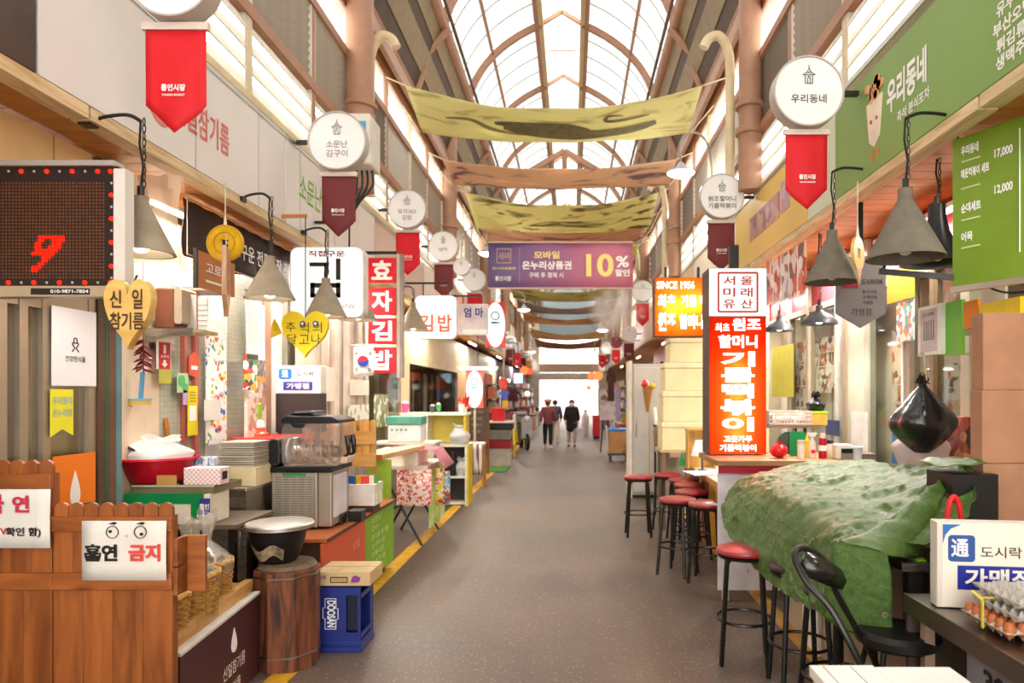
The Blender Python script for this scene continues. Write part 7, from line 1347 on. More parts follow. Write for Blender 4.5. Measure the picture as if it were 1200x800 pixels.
# snack table
t = thing('snack_table', 'folding table with a pale green skirt and crossed legs', 'table', (-2.3, 7.65, 0)); MB().box(0, 0.68, 0, 1.0, 0.86, 0.89).build('top', mat('#d8cfc0', 0.5), t); MB().box(0.675, 0.69, 0.1, 1.0, 0.18, 0.86).build('skirt', cloth('#dfe8b8', 0.2, '#b8d070', 4), t)
for a, b in (((0.15, 0.02, 0), (0.62, 0.02, 0.86)), ((0.62, 0.02, 0), (0.15, 0.02, 0.86)), ((0.15, 0.95, 0), (0.62, 0.95, 0.86)), ((0.62, 0.95, 0), (0.15, 0.95, 0.86))): MB().cyl(a, b, 0.014, n=8).build('leg', BLKMET, t)
SN = ['#d8708a', '#f4d4cc', '#e8a45a', '#f2e8de', '#c84a5c', '#f0c4d0', '#f2ddd8']
t = thing('snack_bag_rack', 'large pink and orange snack bag hanging on the table front', 'snack bag', (xat(465, 7.6), 7.6, 0.47)); m = MB(); m.grid([[(0.385*u/8, -0.04*math.sin(u/8*math.pi)*math.sin(v/8*math.pi)-0.005, 0.39*v/8) for u in range(9)] for v in range(9)]); m.build('front', photo_print(51, SN, 42, rough=0.2), t, smooth=True); MB().box(0, 0.385, -0.002, 0.03, 0, 0.39).build('back', mat('#e8a0a8', 0.4), t); MB().box(0, 0.385, -0.004, 0.0, 0.0, 0.02).build('blue_seal', mat('#6aa8c8', 0.4), t); MB().box(0, 0.385, -0.004, 0.0, 0.37, 0.39).build('clear_seal', mat('#f0e4e0', 0.3), t)
for i, (px, py0, py1, d_, cs, lab) in enumerate(((511, 548, 592, 8.1, ['#f0d020', '#e8e060', '#c83a78', '#f4f0e0'], 'yellow snack bag hanging right of the pink one'), (519, 552, 590, 8.5, ['#8ab8d8', '#e8e4e0', '#c84a4a', '#a8cce0'], 'pale blue snack bag with a red dot'))):
    t = thing('snack_bag', lab, 'snack bag', (xat(px, d_)-0.09, d_, zat(py1, d_))); hh = (py1-py0)*d_/F; m = MB(); m.grid([[(0.18*u/6, -0.03*math.sin(u/6*math.pi)*math.sin(v/6*math.pi), hh*v/6) for u in range(7)] for v in range(7)]); m.build('front', photo_print(52+i, cs, 32, rough=0.2), t, smooth=True, solid=0.01); MB().box(0, 0.18, 0.002, 0.012, hh-0.02, hh).build('seal', mat('#e8e0d8', 0.3), t)
t = carton((-2.25, 7.75, 0.891), 0.5, 0.55, 0.17, 'white carton under the pink cloth on the snack table', 0, mat('#f0ead8', 0.6))
t = thing('pink_cloth', 'pink plastic cloth covering the snack table goods', 'cloth', (-2.15, 7.72, 1.066)); m = MB(); m.grid([[(0.72*u/10+0.0, 0.6*v/6, 0.02*noise.noise(Vector((u, v, 1.3)))-(0.2 if u > 8 else 0.0)*((u-8)/2)) for u in range(11)] for v in range(7)]); m.build('cloth', clear('#f6c8d0', 0.1, 0.1, body=0.85, bodycol='#f2b8c4'), t, smooth=True, solid=0.006)
t = thing('storage_tub', 'white storage tub with a green lid', 'tub', (xat(452, 8.75), 8.75, 1.09)); MB().box(0.02, 0.44, 0.02, 0.3, 0, 0.22).build('tub', mat('#eeeeea', 0.4), t, bevel=0.01); MB().box(0, 0.46, 0, 0.32, 0.221, 0.33).build('lid', mat('#5aa890', 0.4), t, bevel=0.012); MB().box(0.15, 0.3, -0.012, 0, 0.235, 0.31).build('lid_clip', mat('#6cb8a0', 0.4), t)
for k in range(4): MB().box(0.06+0.06*k, 0.09+0.06*k, 0.016, 0.0195, 0.14, 0.17).build('print_dot', mat('#8aa898', 0.5), t)
plain_table('stand', 'low stand carrying the storage tub', xat(452, 8.2)-0.02, xat(452, 8.2)+0.48, 8.66, 9.1, 1.08, mat('#cfc4b0', 0.5), th=0.02) if False else None
plain_table('tub_stand', 'white stand under the storage tub', -2.56, -1.74, 8.7, 9.15, 1.088, mat('#e4dccb', 0.5), mat('#cfc4b0', 0.5), cat='stand')
# yellow hutch and white cabinet
t = thing('yellow_hutch', 'yellow backed open hutch with a white top shelf', 'hutch', (-2.85, 10.4, 0)); MB().box(0, 1.22, 0.38, 0.42, 0.94, 1.38).build('back', mat('#e6cf5a', 0.5, var=0.05), t); MB().box(-0.02, 1.25, 0, 0.44, 1.381, 1.42).build('top_shelf', mat('#ece4d2', 0.5), t)
for x in (0, 0.62, 1.2): MB().box(x, x+0.03, 0.02, 0.38, 0.94, 1.38).build('divider', mat('#e0c030' if x > 1 else '#f0e8d8', 0.5), t)
MB().box(0, 0.75, 0.0, 0.4, 0, 0.935).build('base', mat('#d9cdb4', 0.6), t)
t = thing('white_cabinet', 'white open cabinet with a yellow side at the alley edge', 'cabinet', (-2.06, 10.4, 0)); CW = 0.46
for x in (0, CW-0.03): MB().box(x, x+0.03, 0, 0.4, 0, 0.90).build('side', mat('#e4e0d4', 0.5), t)
MB().box(CW, CW+0.025, -0.002, 0.42, 0, 0.93).build('yellow_side', mat('#e6c81c', 0.5), t); MB().box(-0.01, CW+0.02, -0.01, 0.38, 0.901, 0.935).build('top', mat('#dcd6c8', 0.5), t)
for z in (0.02, 0.42): MB().box(0.03, CW-0.03, 0.01, 0.4, z, z+0.03).build('shelf', mat('#dcd8cc', 0.5), t)
MB().box(0.03, CW-0.03, 0.37, 0.4, 0.05, 0.9).build('back', mat('#4a443c', 0.7), t)
t = thing('black_flask', 'black flask in the white cabinet', 'flask', (-1.83, 10.5, 0.451)); MB().lathe([(0.045, 0), (0.045, 0.24), (0.03, 0.3), (0.03, 0.36), (0, 0.365)], 14).build('flask', mat('#1c1a1c', 0.35), t, smooth=True); MB().cyl((0, 0, 0.33), (0, 0, 0.37), 0.032, n=12).build('cap', mat('#3a3638', 0.4), t)
bag((-1.72, 10.5, 0.936), 0.13, 0.3, 1.7, 'white plastic bag on the white cabinet', clear('#f8faff', 0.05, 0.2, body=0.9, bodycol='#f2f5fa'), None, tie=0.85, neck=0.5)
bag((-1.70, 10.55, 0.451), 0.09, 0.26, 2.9, 'white plastic bag inside the white cabinet', clear('#f8f8f8', 0.05, 0.2, body=0.9, bodycol='#efefef'), None, tie=0.85, neck=0.5)
for i, (px, h, r_, lab, bc, lc) in enumerate(((462, 0.16, 0.09, 'pale mint bowl stack on the hutch', '#d8efe0', '#f2efe8'), (474, 0.14, 0.08, 'pink bowl on the hutch', '#e05a90', '#f8c8d8'), (507, 0.10, 0.05, 'dark glass jar on the hutch', '#4a5058', '#c8b890'), (514, 0.12, 0.045, 'green bottle on the hutch', '#4a9a58', '#e0e0d0'), (541, 0.13, 0.05, 'white canister at the end of the hutch', '#efe8e0', '#d84a3c'))):
    t = thing('hutch_vessel', lab, 'jar', (xat(px, 10.6), 10.6, 1.421)); MB().lathe([(r_*0.6, 0), (r_, h*0.7), (r_*0.95, h), (r_*0.9, h), (r_*0.55, 0.01), (0, 0.01)], 18).build('body', mat(bc, 0.35), t, smooth=True); MB().lathe([(r_*0.9, h*0.98), (r_*0.5, h*1.2), (0, h*1.3)], 14).build('lid', mat(lc, 0.4), t, smooth=True)
t = thing('red_pepper_bunch', 'bunch of red peppers at the end of the hutch', 'bunch', (-1.72, 10.9, 1.421)); rg = random.Random(4)
for k in range(9): a = rg.random()*6.28; MB().tube([(0, 0, 0.05), (0.06*math.cos(a), 0.06*math.sin(a), 0.16), (0.1*math.cos(a), 0.1*math.sin(a), 0.22+0.1*rg.random())], [0.02, 0.022, 0.005], 6).build('pepper', mat('#d8341c', 0.35), t, smooth=True)
MB().cyl((0, 0, 0), (0, 0, 0.08), 0.05, n=12).build('cup', mat('#e8d8c8', 0.4), t)
# left shop fronts behind the stalls
LF = sempty('wall_front_far_left', 'cream shop fronts with doors along the left side')
XD = -2.62
def yd(px): return XD*F/(px-VPX)
cream = mat('#ead2a4', 0.6, var=0.06, name='butter_cream_panel')
for a, b, z0, z1, mt in ((352, 392, 0, 2.9, mat('#d8c6b2', 0.6, var=0.08)), (392, 410, 0, 2.9, mat('#efe6d8', 0.5)), (410, 432, 0, 2.9, mat('#c9b8a0', 0.5)), (432, 470, 2.15, 2.9, cream), (470, 480, 0, 2.9, cream), (480, 536, 2.2, 2.9, cream), (536, 548, 0, 2.9, mat('#dca672', 0.5)), (548, 582, 0, 2.9, mat('#cbbfa4', 0.5)), (582, 606, 0, 2.9, mat('#6a5664', 0.6, var=0.2)), (606, 622, 0, 2.9, mat('#7a5a58', 0.6, var=0.2))): MB().box(XD-0.05, XD, yd(a), yd(b), z0, z1).build('panel', mt, LF)
for a, b in ((432, 470), (480, 536)): MB().box(XD-0.01, XD, yd(a), yd(b), 0, 2.15 if a < 470 else 2.2).build('glass', clear('#e0e0da', 0.10, 0.05), LF)
for px in (440, 451, 462, 485, 493, 500, 507, 514, 521, 528): MB().box(XD-0.3, XD-0.25, yd(px), yd(px)+0.09, 0.2, 2.1).build('curtain_fold', mat(('#cfc8bc', '#8a8078', '#e8e2d8', '#5a5048')[px % 4], 0.6), LF)
for px in (372, 384, 398, 417, 426): MB().box(XD-0.02, XD+0.02, yd(px), yd(px)+0.06, 0, 2.9).build('frame_post', mat(('#a89c90', '#b98d70', '#8f8478')[px % 3], 0.45), LF)
for i, (a, b, c, e, h, lab) in enumerate(((378, 392, 430, 470, '#ece6d8', 'pale notice behind the flag'), (410, 432, 445, 463, '#e8dccc', 'cream notice under the flag'), (408, 432, 474, 492, '#e6e8dc', 'floral white box print under the flag'), (438, 455, 462, 500, '#7a8a50', 'dark olive poster beside the hutch'))):
    wl('shop_notice', lab, a, b, c, e, photo_print(61+i, [h, h, '#f2eee4', h, '#b8a890'], 14) if i > 1 else mat(h, 0.5, var=0.06), X=XD+0.03)
# strip lamp, drain column
def strip_lamp(x, y, z, L_, label, power, along='Y'):
    t = thing('strip_lamp', label, 'lamp', (x, y, z)); 
    if along == 'Y': MB().box(-0.03, 0.03, -L_/2, L_/2, 0.0, 0.03).build('housing', WHITE, t); MB().cyl((0, -L_/2+0.02, -0.015), (0, L_/2-0.02, -0.015), 0.014, n=10).build('tube', emis('#fff6e6', 9, 'fluorescent_tube'), t, smooth=True)
    else: MB().box(-L_/2, L_/2, -0.03, 0.03, 0.0, 0.03).build('housing', WHITE, t); MB().cyl((-L_/2+0.02, 0, -0.015), (L_/2-0.02, 0, -0.015), 0.014, n=10).build('tube', emis('#fff6e6', 9, 'fluorescent_tube'), t, smooth=True)
    MB().cyl((0, 0, 0.03), (0, 0, max(0.04, 3.0-z)), 0.006, n=6).build('hanger', BLKMET, t)
    l = bpy.data.lights.new('tube_light', 'AREA'); l.shape = 'RECTANGLE'; l.size = L_*0.95; l.size_y = 0.05; l.energy = power; l.color = (1, 0.95, 0.86); o = bpy.data.objects.new('tube_light', l); COL.objects.link(o); o.parent = t; o.location = (0, 0, -0.035); o.rotation_euler = (0, 0, R(90) if along == 'Y' else 0)
    return t
strip_lamp(xat(560, 12.7), 12.7, zat(431, 12.7), 0.75, 'bright white strip lamp above the lower oval sign', 10, 'X')
for i, (x, y, pw, lab) in enumerate(((-2.95, 3.4, 22, 'added strip lamp inside the oil shop'), (-2.66, 4.9, 55, 'added strip lamp behind the brown banner'), (-2.5, 6.9, 45, 'added strip lamp behind the lit seaweed sign'), (-2.45, 9.3, 55, 'added strip lamp behind the gimbap signs'), (-2.45, 11.6, 45, 'added strip lamp over the yellow hutch'), (-2.4, 16.5, 55, 'added strip lamp in the deep left stalls'), (-2.4, 22.5, 55, 'farther added strip lamp among the deep left stalls'), (-2.4, 30, 55, 'farthest added strip lamp on the left'),  # strip lamps added under both canopies to brighten the shops
        (2.5, 5.0, 36, 'added strip lamp over the tarp counter'), (2.5, 6.5, 60, 'added strip lamp over the rice cake stall'), (2.5, 8.4, 50, 'added strip lamp behind the red lit sign'), (2.25, 11.2, 45, 'added strip lamp over the grey cabinet'), (2.2, 16, 50, 'added strip lamp in the deep right stalls'), (2.2, 22.5, 55, 'farther added strip lamp among the deep right stalls'), (2.2, 30, 55, 'farthest added strip lamp on the right'), (2.3, 3.0, 15, 'added strip lamp behind the menu board'))): strip_lamp(x, y, 2.93, 1.2, lab, pw*0.5)
# chalkboard, folding seat, grill, red box, scooter
t = thing('chalkboard', 'wooden easel chalkboard with faint writing', 'chalkboard', (xat(546, 14.6), 14.6, 0)); CWd = 0.5
MB().box(0.03, CWd-0.04, 0.0, 0.02, 0.75, 1.42).build('board', mat('#6a5a4c', 0.7, var=0.15), t); T = TX(-0.004)
for i in range(4): T.line(('순대국밥', '김밥', '떡볶이', '우동')[i], 0.23, 1.33-0.14*i, 0.3-0.04*i, 0.07, 0.0)
T.build(mat('#b9aca0', 0.7), t)
for x in (0.0, CWd-0.04): MB().beam((x+0.02, 0, 0), (x+0.02, 0.03, 1.46), 0.04, 0.03).build('leg', mat('#8f4a22', 0.5), t)
MB().beam((CWd/2, 0.3, 0), (CWd/2, 0.05, 1.4), 0.03, 0.03).build('rear_leg', mat('#8f4a22', 0.5), t); MB().box(0, CWd, -0.02, 0.03, 0.72, 0.75).build('ledge', mat('#8f4a22', 0.5), t)
t = thing('draped_stool', 'wooden stool draped with a striped grey cloth', 'stool', (xat(557, 12.6), 12.5, 0)); m = MB(); m.grid([[(-0.17+0.34*u/8, -0.19-0.02*math.sin(u*1.7), 0.25+0.55*v/5) for u in range(9)] for v in range(6)]); m.build('cloth', photo_print(71, ['#8a7a78', '#d8ccc8', '#5a4a4c', '#c8a8a4'], 9, (3, 1, 0.1)), t, smooth=True, solid=0.01); MB().box(-0.2, 0.2, -0.18, 0.18, 0.78, 0.82).build('seat', mat('#d8ccb4', 0.5), t)
for x in (-0.17, 0.17):
    for y in (-0.15, 0.15): MB().box(x-0.02, x+0.02, y-0.02, y+0.02, 0, 0.78).build('leg', mat('#c98a3a' if x > 0 else '#e8e0d4', 0.5), t)
t = thing('toast_grill', 'steel toast grill stand with a red band', 'grill', (xat(570, 16.2), 16.2, 0)); MB().box(0, 0.58, 0, 0.5, 0.42, 0.62).build('red_band', mat('#a8182c', 0.4), t); MB().box(0.02, 0.56, 0.02, 0.48, 0, 0.41).build('base', mat('#cfc8bc', 0.5), t); MB().box(0, 0.58, 0, 0.5, 0.63, 0.86).build('glass_case', mat('#8a8c84', 0.2), t); MB().box(-0.02, 0.62, -0.02, 0.52, 0.87, 1.02).build('black_hood', mat('#201c1c', 0.35), t, bevel=0.02); MB().box(-0.03, 0.6, -0.03, 0.5, 1.021, 1.06).build('top', mat('#e8e4dc', 0.4), t)
t = thing('red_carton', 'bright red carton on the toast grill', 'box', (xat(577, 16.4), 16.3, 1.061)); MB().box(0, 0.29, 0, 0.3, 0, 0.31).build('box', mat('#e0141c', 0.45), t, bevel=0.006); MB().box(0.0, 0.29, 0.14, 0.16, 0.31, 0.312).build('tape', mat('#c87a5a', 0.3), t)
t = thing('green_mat', 'patch of green artificial turf by the toast grill', 'mat', (-2.0, 14.9, 0.002)); MB().box(0, 0.55, 0, 1.1, 0, 0.015).build('turf', mat('#4a8a3c', 0.9, var=0.2, scale=40), t); MB().box(-0.01, 0.56, -0.01, 1.11, 0, 0.006).build('backing', mat('#2f5a28', 0.9), t)
t = thing('yellow_board', 'yellow and white standing board beside the scooter', 'board', (xat(601, 18.3), 18.3, 0)); MB().box(0, 0.05, 0, 0.5, 0.35, 0.75).build('yellow_half', mat('#f0d81c', 0.5), t); MB().box(0, 0.05, 0, 0.5, 0.76, 1.15).build('white_half', mat('#ece6da', 0.5), t); MB().box(0.01, 0.04, 0.02, 0.06, 0, 0.35).build('leg', mat('#d8a830', 0.5), t); MB().box(0.01, 0.04, 0.44, 0.48, 0, 0.35).build('leg', mat('#d8a830', 0.5), t)
def scooter(loc, rz):
    t = thing('motor_scooter', 'black and silver motor scooter parked on the left', 'scooter', loc, rz); BK = mat('#1c1a1c', 0.35)
    for y in (-0.6, 0.55):
        m = MB(); m.tube([(0, y+0.21*math.cos(2*math.pi*k/20), 0.24+0.21*math.sin(2*math.pi*k/20)) for k in range(20)], 0.05, 8, closed=True); w_ = m.build('wheel', mat('#151415', 0.6), t, smooth=True); MB().cyl((-0.03, y, 0.24), (0.03, y, 0.24), 0.1, n=12).build('hub', STEEL, w_)
    m = MB(); m.prism([(-0.35, 0.3), (0.35, 0.3), (0.55, 0.6), (0.6, 0.72), (-0.05, 0.72), (-0.15, 0.4)], -0.14, 0.14, Matrix.Rotation(R(90), 4, 'Z')); m.build('body', BK, t, bevel=0.03); MB().box(-0.13, 0.13, 0.05, 0.65, 0.73, 0.82).build('seat', mat('#2a2626', 0.5), t, bevel=0.04)
    m = MB(); m.prism([(-0.55, 0.35), (-0.40, 0.35), (-0.42, 0.95), (-0.52, 1.0)], -0.17, 0.17, Matrix.Rotation(R(90), 4, 'Z')); m.build('front_shield', mat('#b9b4b0', 0.3), t, bevel=0.02); MB().cyl((-0.32, -0.42, 1.05), (0.32, -0.42, 1.05), 0.018, n=8).build('handlebar', BK, t)
    for x in (-0.3, 0.3): m = MB(); m.tube([(x, -0.42, 1.05), (x*1.1, -0.42, 1.2)], 0.006, 5); m.ball((x*1.15, -0.42, 1.24), 0.06, 10, 6, sy=0.3); m.build('mirror', BK, t)
    MB().ball((0, -0.52, 0.95), 0.1, 12, 8, sy=0.5).build('headlight', mat('#e8e6e0', 0.15), t, smooth=True); MB().cyl((0, -0.6, 0.24), (0, -0.45, 0.9), 0.03, n=8).build('fork', STEEL, t); MB().box(-0.2, 0.2, 0.45, 0.85, 0.83, 1.12).build('top_box', mat('#8f8a88', 0.4), t, bevel=0.03); return t
scooter((xat(614, 21.5), 21.5, 0), R(14))
# deep stalls on both sides: counters, shelves, goods, lanterns
rg = random.Random(12)
PAL = ['#8a3a44', '#5a5a8c', '#c8a23c', '#7a8a6a', '#b85a3c', '#d8c8b4', '#4a4450', '#a87a9a', '#d84a3c', '#e8dccc']
def deep_stall(side, y, wd, label, seed):
    rg = random.Random(seed); X0 = -1.75 if side < 0 else 1.5; t = thing('market_stall', label, 'stall', (X0, y, 0)); s = side
    MB().box(0, s*0.7, 0, wd, 0.06, 0.75).build('counter', mat(PAL[seed % 10], 0.6, var=0.1), t); MB().box(-s*0.03, s*0.72, -0.02, wd+0.02, 0.751, 0.79).build('worktop', mat('#c9b498', 0.5), t); MB().box(s*0.05, s*0.65, 0.05, wd-0.05, 0, 0.06).build('plinth', BLACK, t)
    MB().box(s*0.66, s*0.7, 0, wd, 0.8, 2.3).build('back_board', mat(PAL[(seed+3) % 10], 0.6, var=0.15), t)
    for z in (1.2, 1.6, 2.0): MB().box(s*0.4, s*0.66, 0, wd, z-0.02, z).build('shelf', mat('#a58a6a', 0.5), t)
    for z in (0.795, 1.205, 1.605):
        q = 0.05
        while q < wd-0.25: b_ = 0.12+0.14*rg.random(); h_ = 0.12+0.2*rg.random(); MB().box(s*(0.1 if z < 1 else 0.42), s*(0.5 if z < 1 else 0.62), q, q+b_, z, z+h_).build('goods', mat(PAL[rg.randrange(10)], 0.45, var=0.12), t, bevel=0.01); q += b_+0.03
    return t
for i, (s_, y, wd) in enumerate(((-1, 19.2, 1.6), (-1, 23.2, 2.2), (-1, 26, 2.4), (-1, 29.5, 2.6), (-1, 33, 2.6), (-1, 36.3, 2.6), (1, 15.6, 1.6), (1, 21.5, 2.2), (1, 24.5, 2.4), (1, 28, 2.6), (1, 31.5, 2.6), (1, 35, 2.6))):
    deep_stall(s_, y, wd, ['cluttered stall just before the scooter', 'stall right behind the scooter', 'left stall beside the walkers', 'left stall beyond the walkers', 'second last left stall before the gate', 'last left stall before the gate', 'dark stall beside the easel poster', 'right stall beside the walkers', 'right stall past the walker in black', 'third last right stall before the gate', 'second last right stall before the gate', 'last right stall before the gate'][i], i+1)
def lantern(px, py, d, r_, h, label, lit=True, name='paper_lantern'):
    p = at(px, py, d); t = thing(name, label, 'lantern', p); MB().lathe([(r_*0.4, -r_*0.9), (r_*0.85, -r_*0.5), (r_, 0), (r_*0.85, r_*0.5), (r_*0.4, r_*0.9)], 18).build('shade', emis(h, 1.3) if lit else mat(h, 0.5), t, smooth=True); MB().cyl((0, 0, r_*0.88), (0, 0, r_*1.05), r_*0.35, n=10).build('cap', BLKMET, t); MB().cyl((0, 0, r_), (0, 0, max(r_+0.05, 3.2-p.z)), 0.006, n=5).build('cord', BLKMET, t); arm_to_wall(t, 0, 3.2-p.z)
for i, a in enumerate(((693.5, 441, 26, 0.16, '#e8683a', 'left of the two orange lanterns on the right'), (701, 440, 26, 0.18, '#e8703a', 'right of the two orange lanterns on the right'), (698, 453, 27, 0.12, '#fff0d8', 'white lantern under the orange pair'), (690, 454, 29, 0.1, '#d8683a', 'small orange lantern nearest the gate on the right'), (614.5, 434, 26, 0.17, '#e86a3a', 'left of the two orange lanterns on the left'), (621, 435, 27, 0.14, '#c84a34', 'right of the two orange lanterns on the left'), (618, 461, 25, 0.1, '#fff4e0', 'white lantern near the walkers'), (596, 446, 19, 0.06, '#ffffff', 'small white globe lamp in the dim left stalls'), (602, 463, 19.5, 0.08, '#fff0d0', 'cream globe lamp low in the dim left stalls'))): lantern(*a)
p = at(607, 443, 20); t = thing('blue_screen', 'glowing blue white screen among the left stalls', 'screen', p); MB().box(-0.14, 0.14, 0, 0.05, -0.15, 0.15).build('case', BLACK, t); MB().box(-0.13, 0.13, -0.004, 0, -0.14, 0.14).build('display', emis('#b8e6ff', 1.8), t); MB().box(-0.01, 0.01, 0.0, 0.02, 0.15, 3.2-p.z).build('hanger', BLKMET, t); arm_to_wall(t, 0, 3.2-p.z)
for i, (px, py0, py1, wpx, d, h, lab) in enumerate(((590, 443, 456, 9, 18, '#c84a3c', 'red shirt hanging among the left stalls'), (591, 457, 468, 9, 18, '#4a5aa8', 'blue shirt hanging below the red one'), (601, 455, 470, 12, 18.5, '#5a2a34', 'dark maroon coat hanging in the left stalls'), (716, 430, 470, 8, 19, '#4a3024', 'dark cloth hanging in the right stalls'))):
    a = at(px, py1, d); hh = (py1-py0)*d/F; ww = wpx*d/F/2; t = thing('hanging_garment', lab, 'garment', a); MB().prism([(-ww, 0), (ww, 0), (ww*0.9, hh*0.6), (ww*1.3, hh*0.5), (ww*1.4, hh*0.7), (ww*0.6, hh), (-ww*0.6, hh), (-ww*1.4, hh*0.7), (-ww*1.3, hh*0.5), (-ww*0.9, hh*0.6)], -0.04, 0.04).build('garment', mat(h, 0.8, var=0.12), t, bevel=0.015); MB().cyl((0, 0, hh), (0, 0, 3.2-a.z), 0.006, n=5).build('hanger', STEEL, t); arm_to_wall(t, 0, 3.2-a.z)
# ================================================================ right: middle distance
CRM = mat('#eddfae', 0.6, var=0.05, name='cream_foam')
for i, (x0, x1, z0, z1, lab) in enumerate(((776, 830, 1.0, 1.35, 'lowest cream foam box of the stack behind the red sign'), (777, 828, 1.352, 1.74, 'second cream foam box of the stack'), (779, 830, 1.742, 2.1, 'third cream foam box of the stack'), (785, 826, 2.102, 2.42, 'top cream foam box of the stack'))):
    t = thing('foam_box', lab, 'box', (xat(x0, 8.6), 8.6, z0)); W_ = xat(x1, 8.6)-xat(x0, 8.6); MB().box(0, W_, 0, 0.45, 0, z1-z0-0.07).build('box', CRM, t, bevel=0.01); MB().box(-0.008, W_+0.008, -0.008, 0.458, z1-z0-0.069, z1-z0).build('lid', mat('#f2e6bc', 0.6), t, bevel=0.01)
plain_table('foam_box_table', 'plain table carrying the cream foam boxes', xat(774, 8.6), xat(832, 8.6)+0.02, 8.56, 9.1, 0.999, mat('#c9b48c', 0.6), mat('#8a7458', 0.6))
t = thing('wooden_hutch', 'small pine hutch on the rice cake counter', 'hutch', (xat(806, 7.6), 7.6, 0.877)); MB().box(0, 0.32, 0.12, 0.15, 0, 0.42).build('back', wood('#dcb05c', '#bb8a3c', 'Z', 1.5, 0.5), t)
for x in (0, 0.3): MB().box(x, x+0.02, 0, 0.12, 0, 0.42).build('side', wood('#dcb05c', '#bb8a3c', 'Z', 1.5, 0.5), t)
MB().box(-0.01, 0.33, -0.01, 0.16, 0.421, 0.44).build('top', wood('#dcb05c', '#bb8a3c', 'X', 1.5, 0.5), t)
t = thing('table_lamp', 'small table lamp with a white shade on the counter', 'lamp', (xat(823, 7.3), 7.3, 0.877)); MB().lathe([(0.12, 0.17), (0.075, 0.33), (0.07, 0.33), (0.115, 0.17)], 20, cap=False).build('shade', cloth('#f4f2f4', 0.4), t, smooth=True); MB().cyl((0, 0, 0), (0, 0, 0.2), 0.012, n=8).build('stem', DKG, t); MB().cyl((0, 0, 0), (0, 0, 0.02), 0.05, n=14).build('base', DKG, t); MB().ball((0, 0, 0.22), 0.025, 10, 6).build('bulb', BULB, t); light(t, (0, 0, 0.23), 4, 0.03)
t = thing('paper_tray', 'pale paper sheets spread on the rice cake counter', 'papers', (xat(812, 7.0), 6.9, 0.877)); MB().box(0, 0.3, 0, 0.4, 0, 0.008).build('sheet', mat('#e8ecf4', 0.5), t, rotz=R(8)); MB().box(0.05, 0.3, 0.05, 0.35, 0.009, 0.016).build('sheet', mat('#c8d4e4', 0.5), t)
t = thing('green_cone_cup', 'green paper cone on the counter edge', 'cup', (xat(799, 7.9), 7.9, 0.877)); MB().lathe([(0.05, 0), (0.05, 0.01), (0.0, 0.17)], 16).build('cone', mat('#3aa05c', 0.4), t, smooth=True); MB().cyl((0.1, 0, 0), (0.1, 0, 0.06), 0.04, n=14).build('green_cup', mat('#58b878', 0.4), t)
t = thing('grey_fridge', 'tall grey cabinet fridge on the right', 'fridge', (xat(741, 11.2), 11.2, 0)); W_ = 0.53; MB().box(0, W_, 0, 0.6, 0.05, 2.2).build('body', mat('#b9b5ac', 0.4, var=0.04), t, bevel=0.015); MB().box(0.02, W_-0.02, -0.03, -0.001, 0.1, 2.15).build('door', mat('#c2beb6', 0.35, var=0.04), t, bevel=0.01); MB().cyl((0.06, -0.05, 1.0), (0.06, -0.05, 1.3), 0.01, n=8).build('handle', STEEL, t); MB().box(0.02, W_-0.02, 0.02, 0.58, 0, 0.05).build('plinth', BLACK, t); MB().box(-0.06, -0.002, 0, 0.5, 0, 2.25).build('pale_side', mat('#e8dccc', 0.5), t)
t = thing('leaning_panel', 'tall white panel leaning beside the stools', 'panel', (1.30, 10.5, 0), R(2)); MB().beam((0.12, 0, 0.0), (0.0, 0.15, 1.5), 0.06, 0.03).build('edge', WHITE, t); MB().box(0.13, 0.17, 0.0, 0.6, 0.02, 1.45).build('panel', mat('#eceaf0', 0.5), t)
for i, (px, h, z1, lab) in enumerate(((741.5, '#d8e8c8', 1.15, 'green and white standee beside the cardboard box'), (748, '#4a78a8', 1.12, 'blue rolled banner beside the standee'), (752.5, '#8a8078', 1.1, 'grey board leaning left of the white panel'))):
    t = thing('standee', lab, 'board', (xat(px, 13.2-0.3*i), 13.2-0.3*i, 0)); MB().box(-0.06, 0.06, 0, 0.04, 0.02, z1).build('panel', mat(h, 0.5, var=0.1), t); MB().box(-0.06, 0.06, -0.01, 0.1, 0, 0.02).build('foot', BLACK, t)
    if i == 0: MB().box(-0.05, 0.02, -0.004, 0, z1-0.12, z1-0.04).build('green_print', mat('#5a9a2c', 0.5), t); MB().box(-0.02, 0.03, -0.004, 0, 0.3, 0.8).build('green_print', mat('#3a6a24', 0.5), t)
for i, (px, py, lab) in enumerate(((774, 513, 'left brown oven mitt with a pink hem'), (791, 520, 'right brown oven mitt with a pink hem'))):
    d = 9.6; a = at(px, py+16, d); t = thing('oven_mitt', lab, 'mitt', a); MB().prism([(-0.09, 0.07), (0.09, 0.07), (0.1, 0.3), (0.05, 0.38), (-0.05, 0.38), (-0.1, 0.3)], -0.03, 0.03).build('mitt', mat('#8f7a6c', 0.8, var=0.15), t, bevel=0.02); MB().box(-0.08, 0.08, -0.032, 0.032, 0, 0.075).build('hem', mat('#d8b4a0', 0.8), t, bevel=0.01); MB().cyl((0, 0, 0.38), (0, 0, 0.46), 0.006, n=5).build('loop', BLKMET, t)
t = thing('mitt_rail', 'thin rail carrying the oven mitts', 'rail', (xat(765, 9.62), 9.62, 0)); MB().cyl((0, 0, zat(498, 9.6)), (0.5, 0, zat(503, 9.6)), 0.01, n=6).build('bar', BLKMET, t); MB().box(0.02, 0.05, 0.0, 0.03, 0, zat(498, 9.6)).build('post', BLKMET, t); MB().box(0.12, 0.46, 0.05, 0.09, 0.05, 0.95).build('corrugated_panel', mat('#a89c90', 0.6, var=0.1), t)
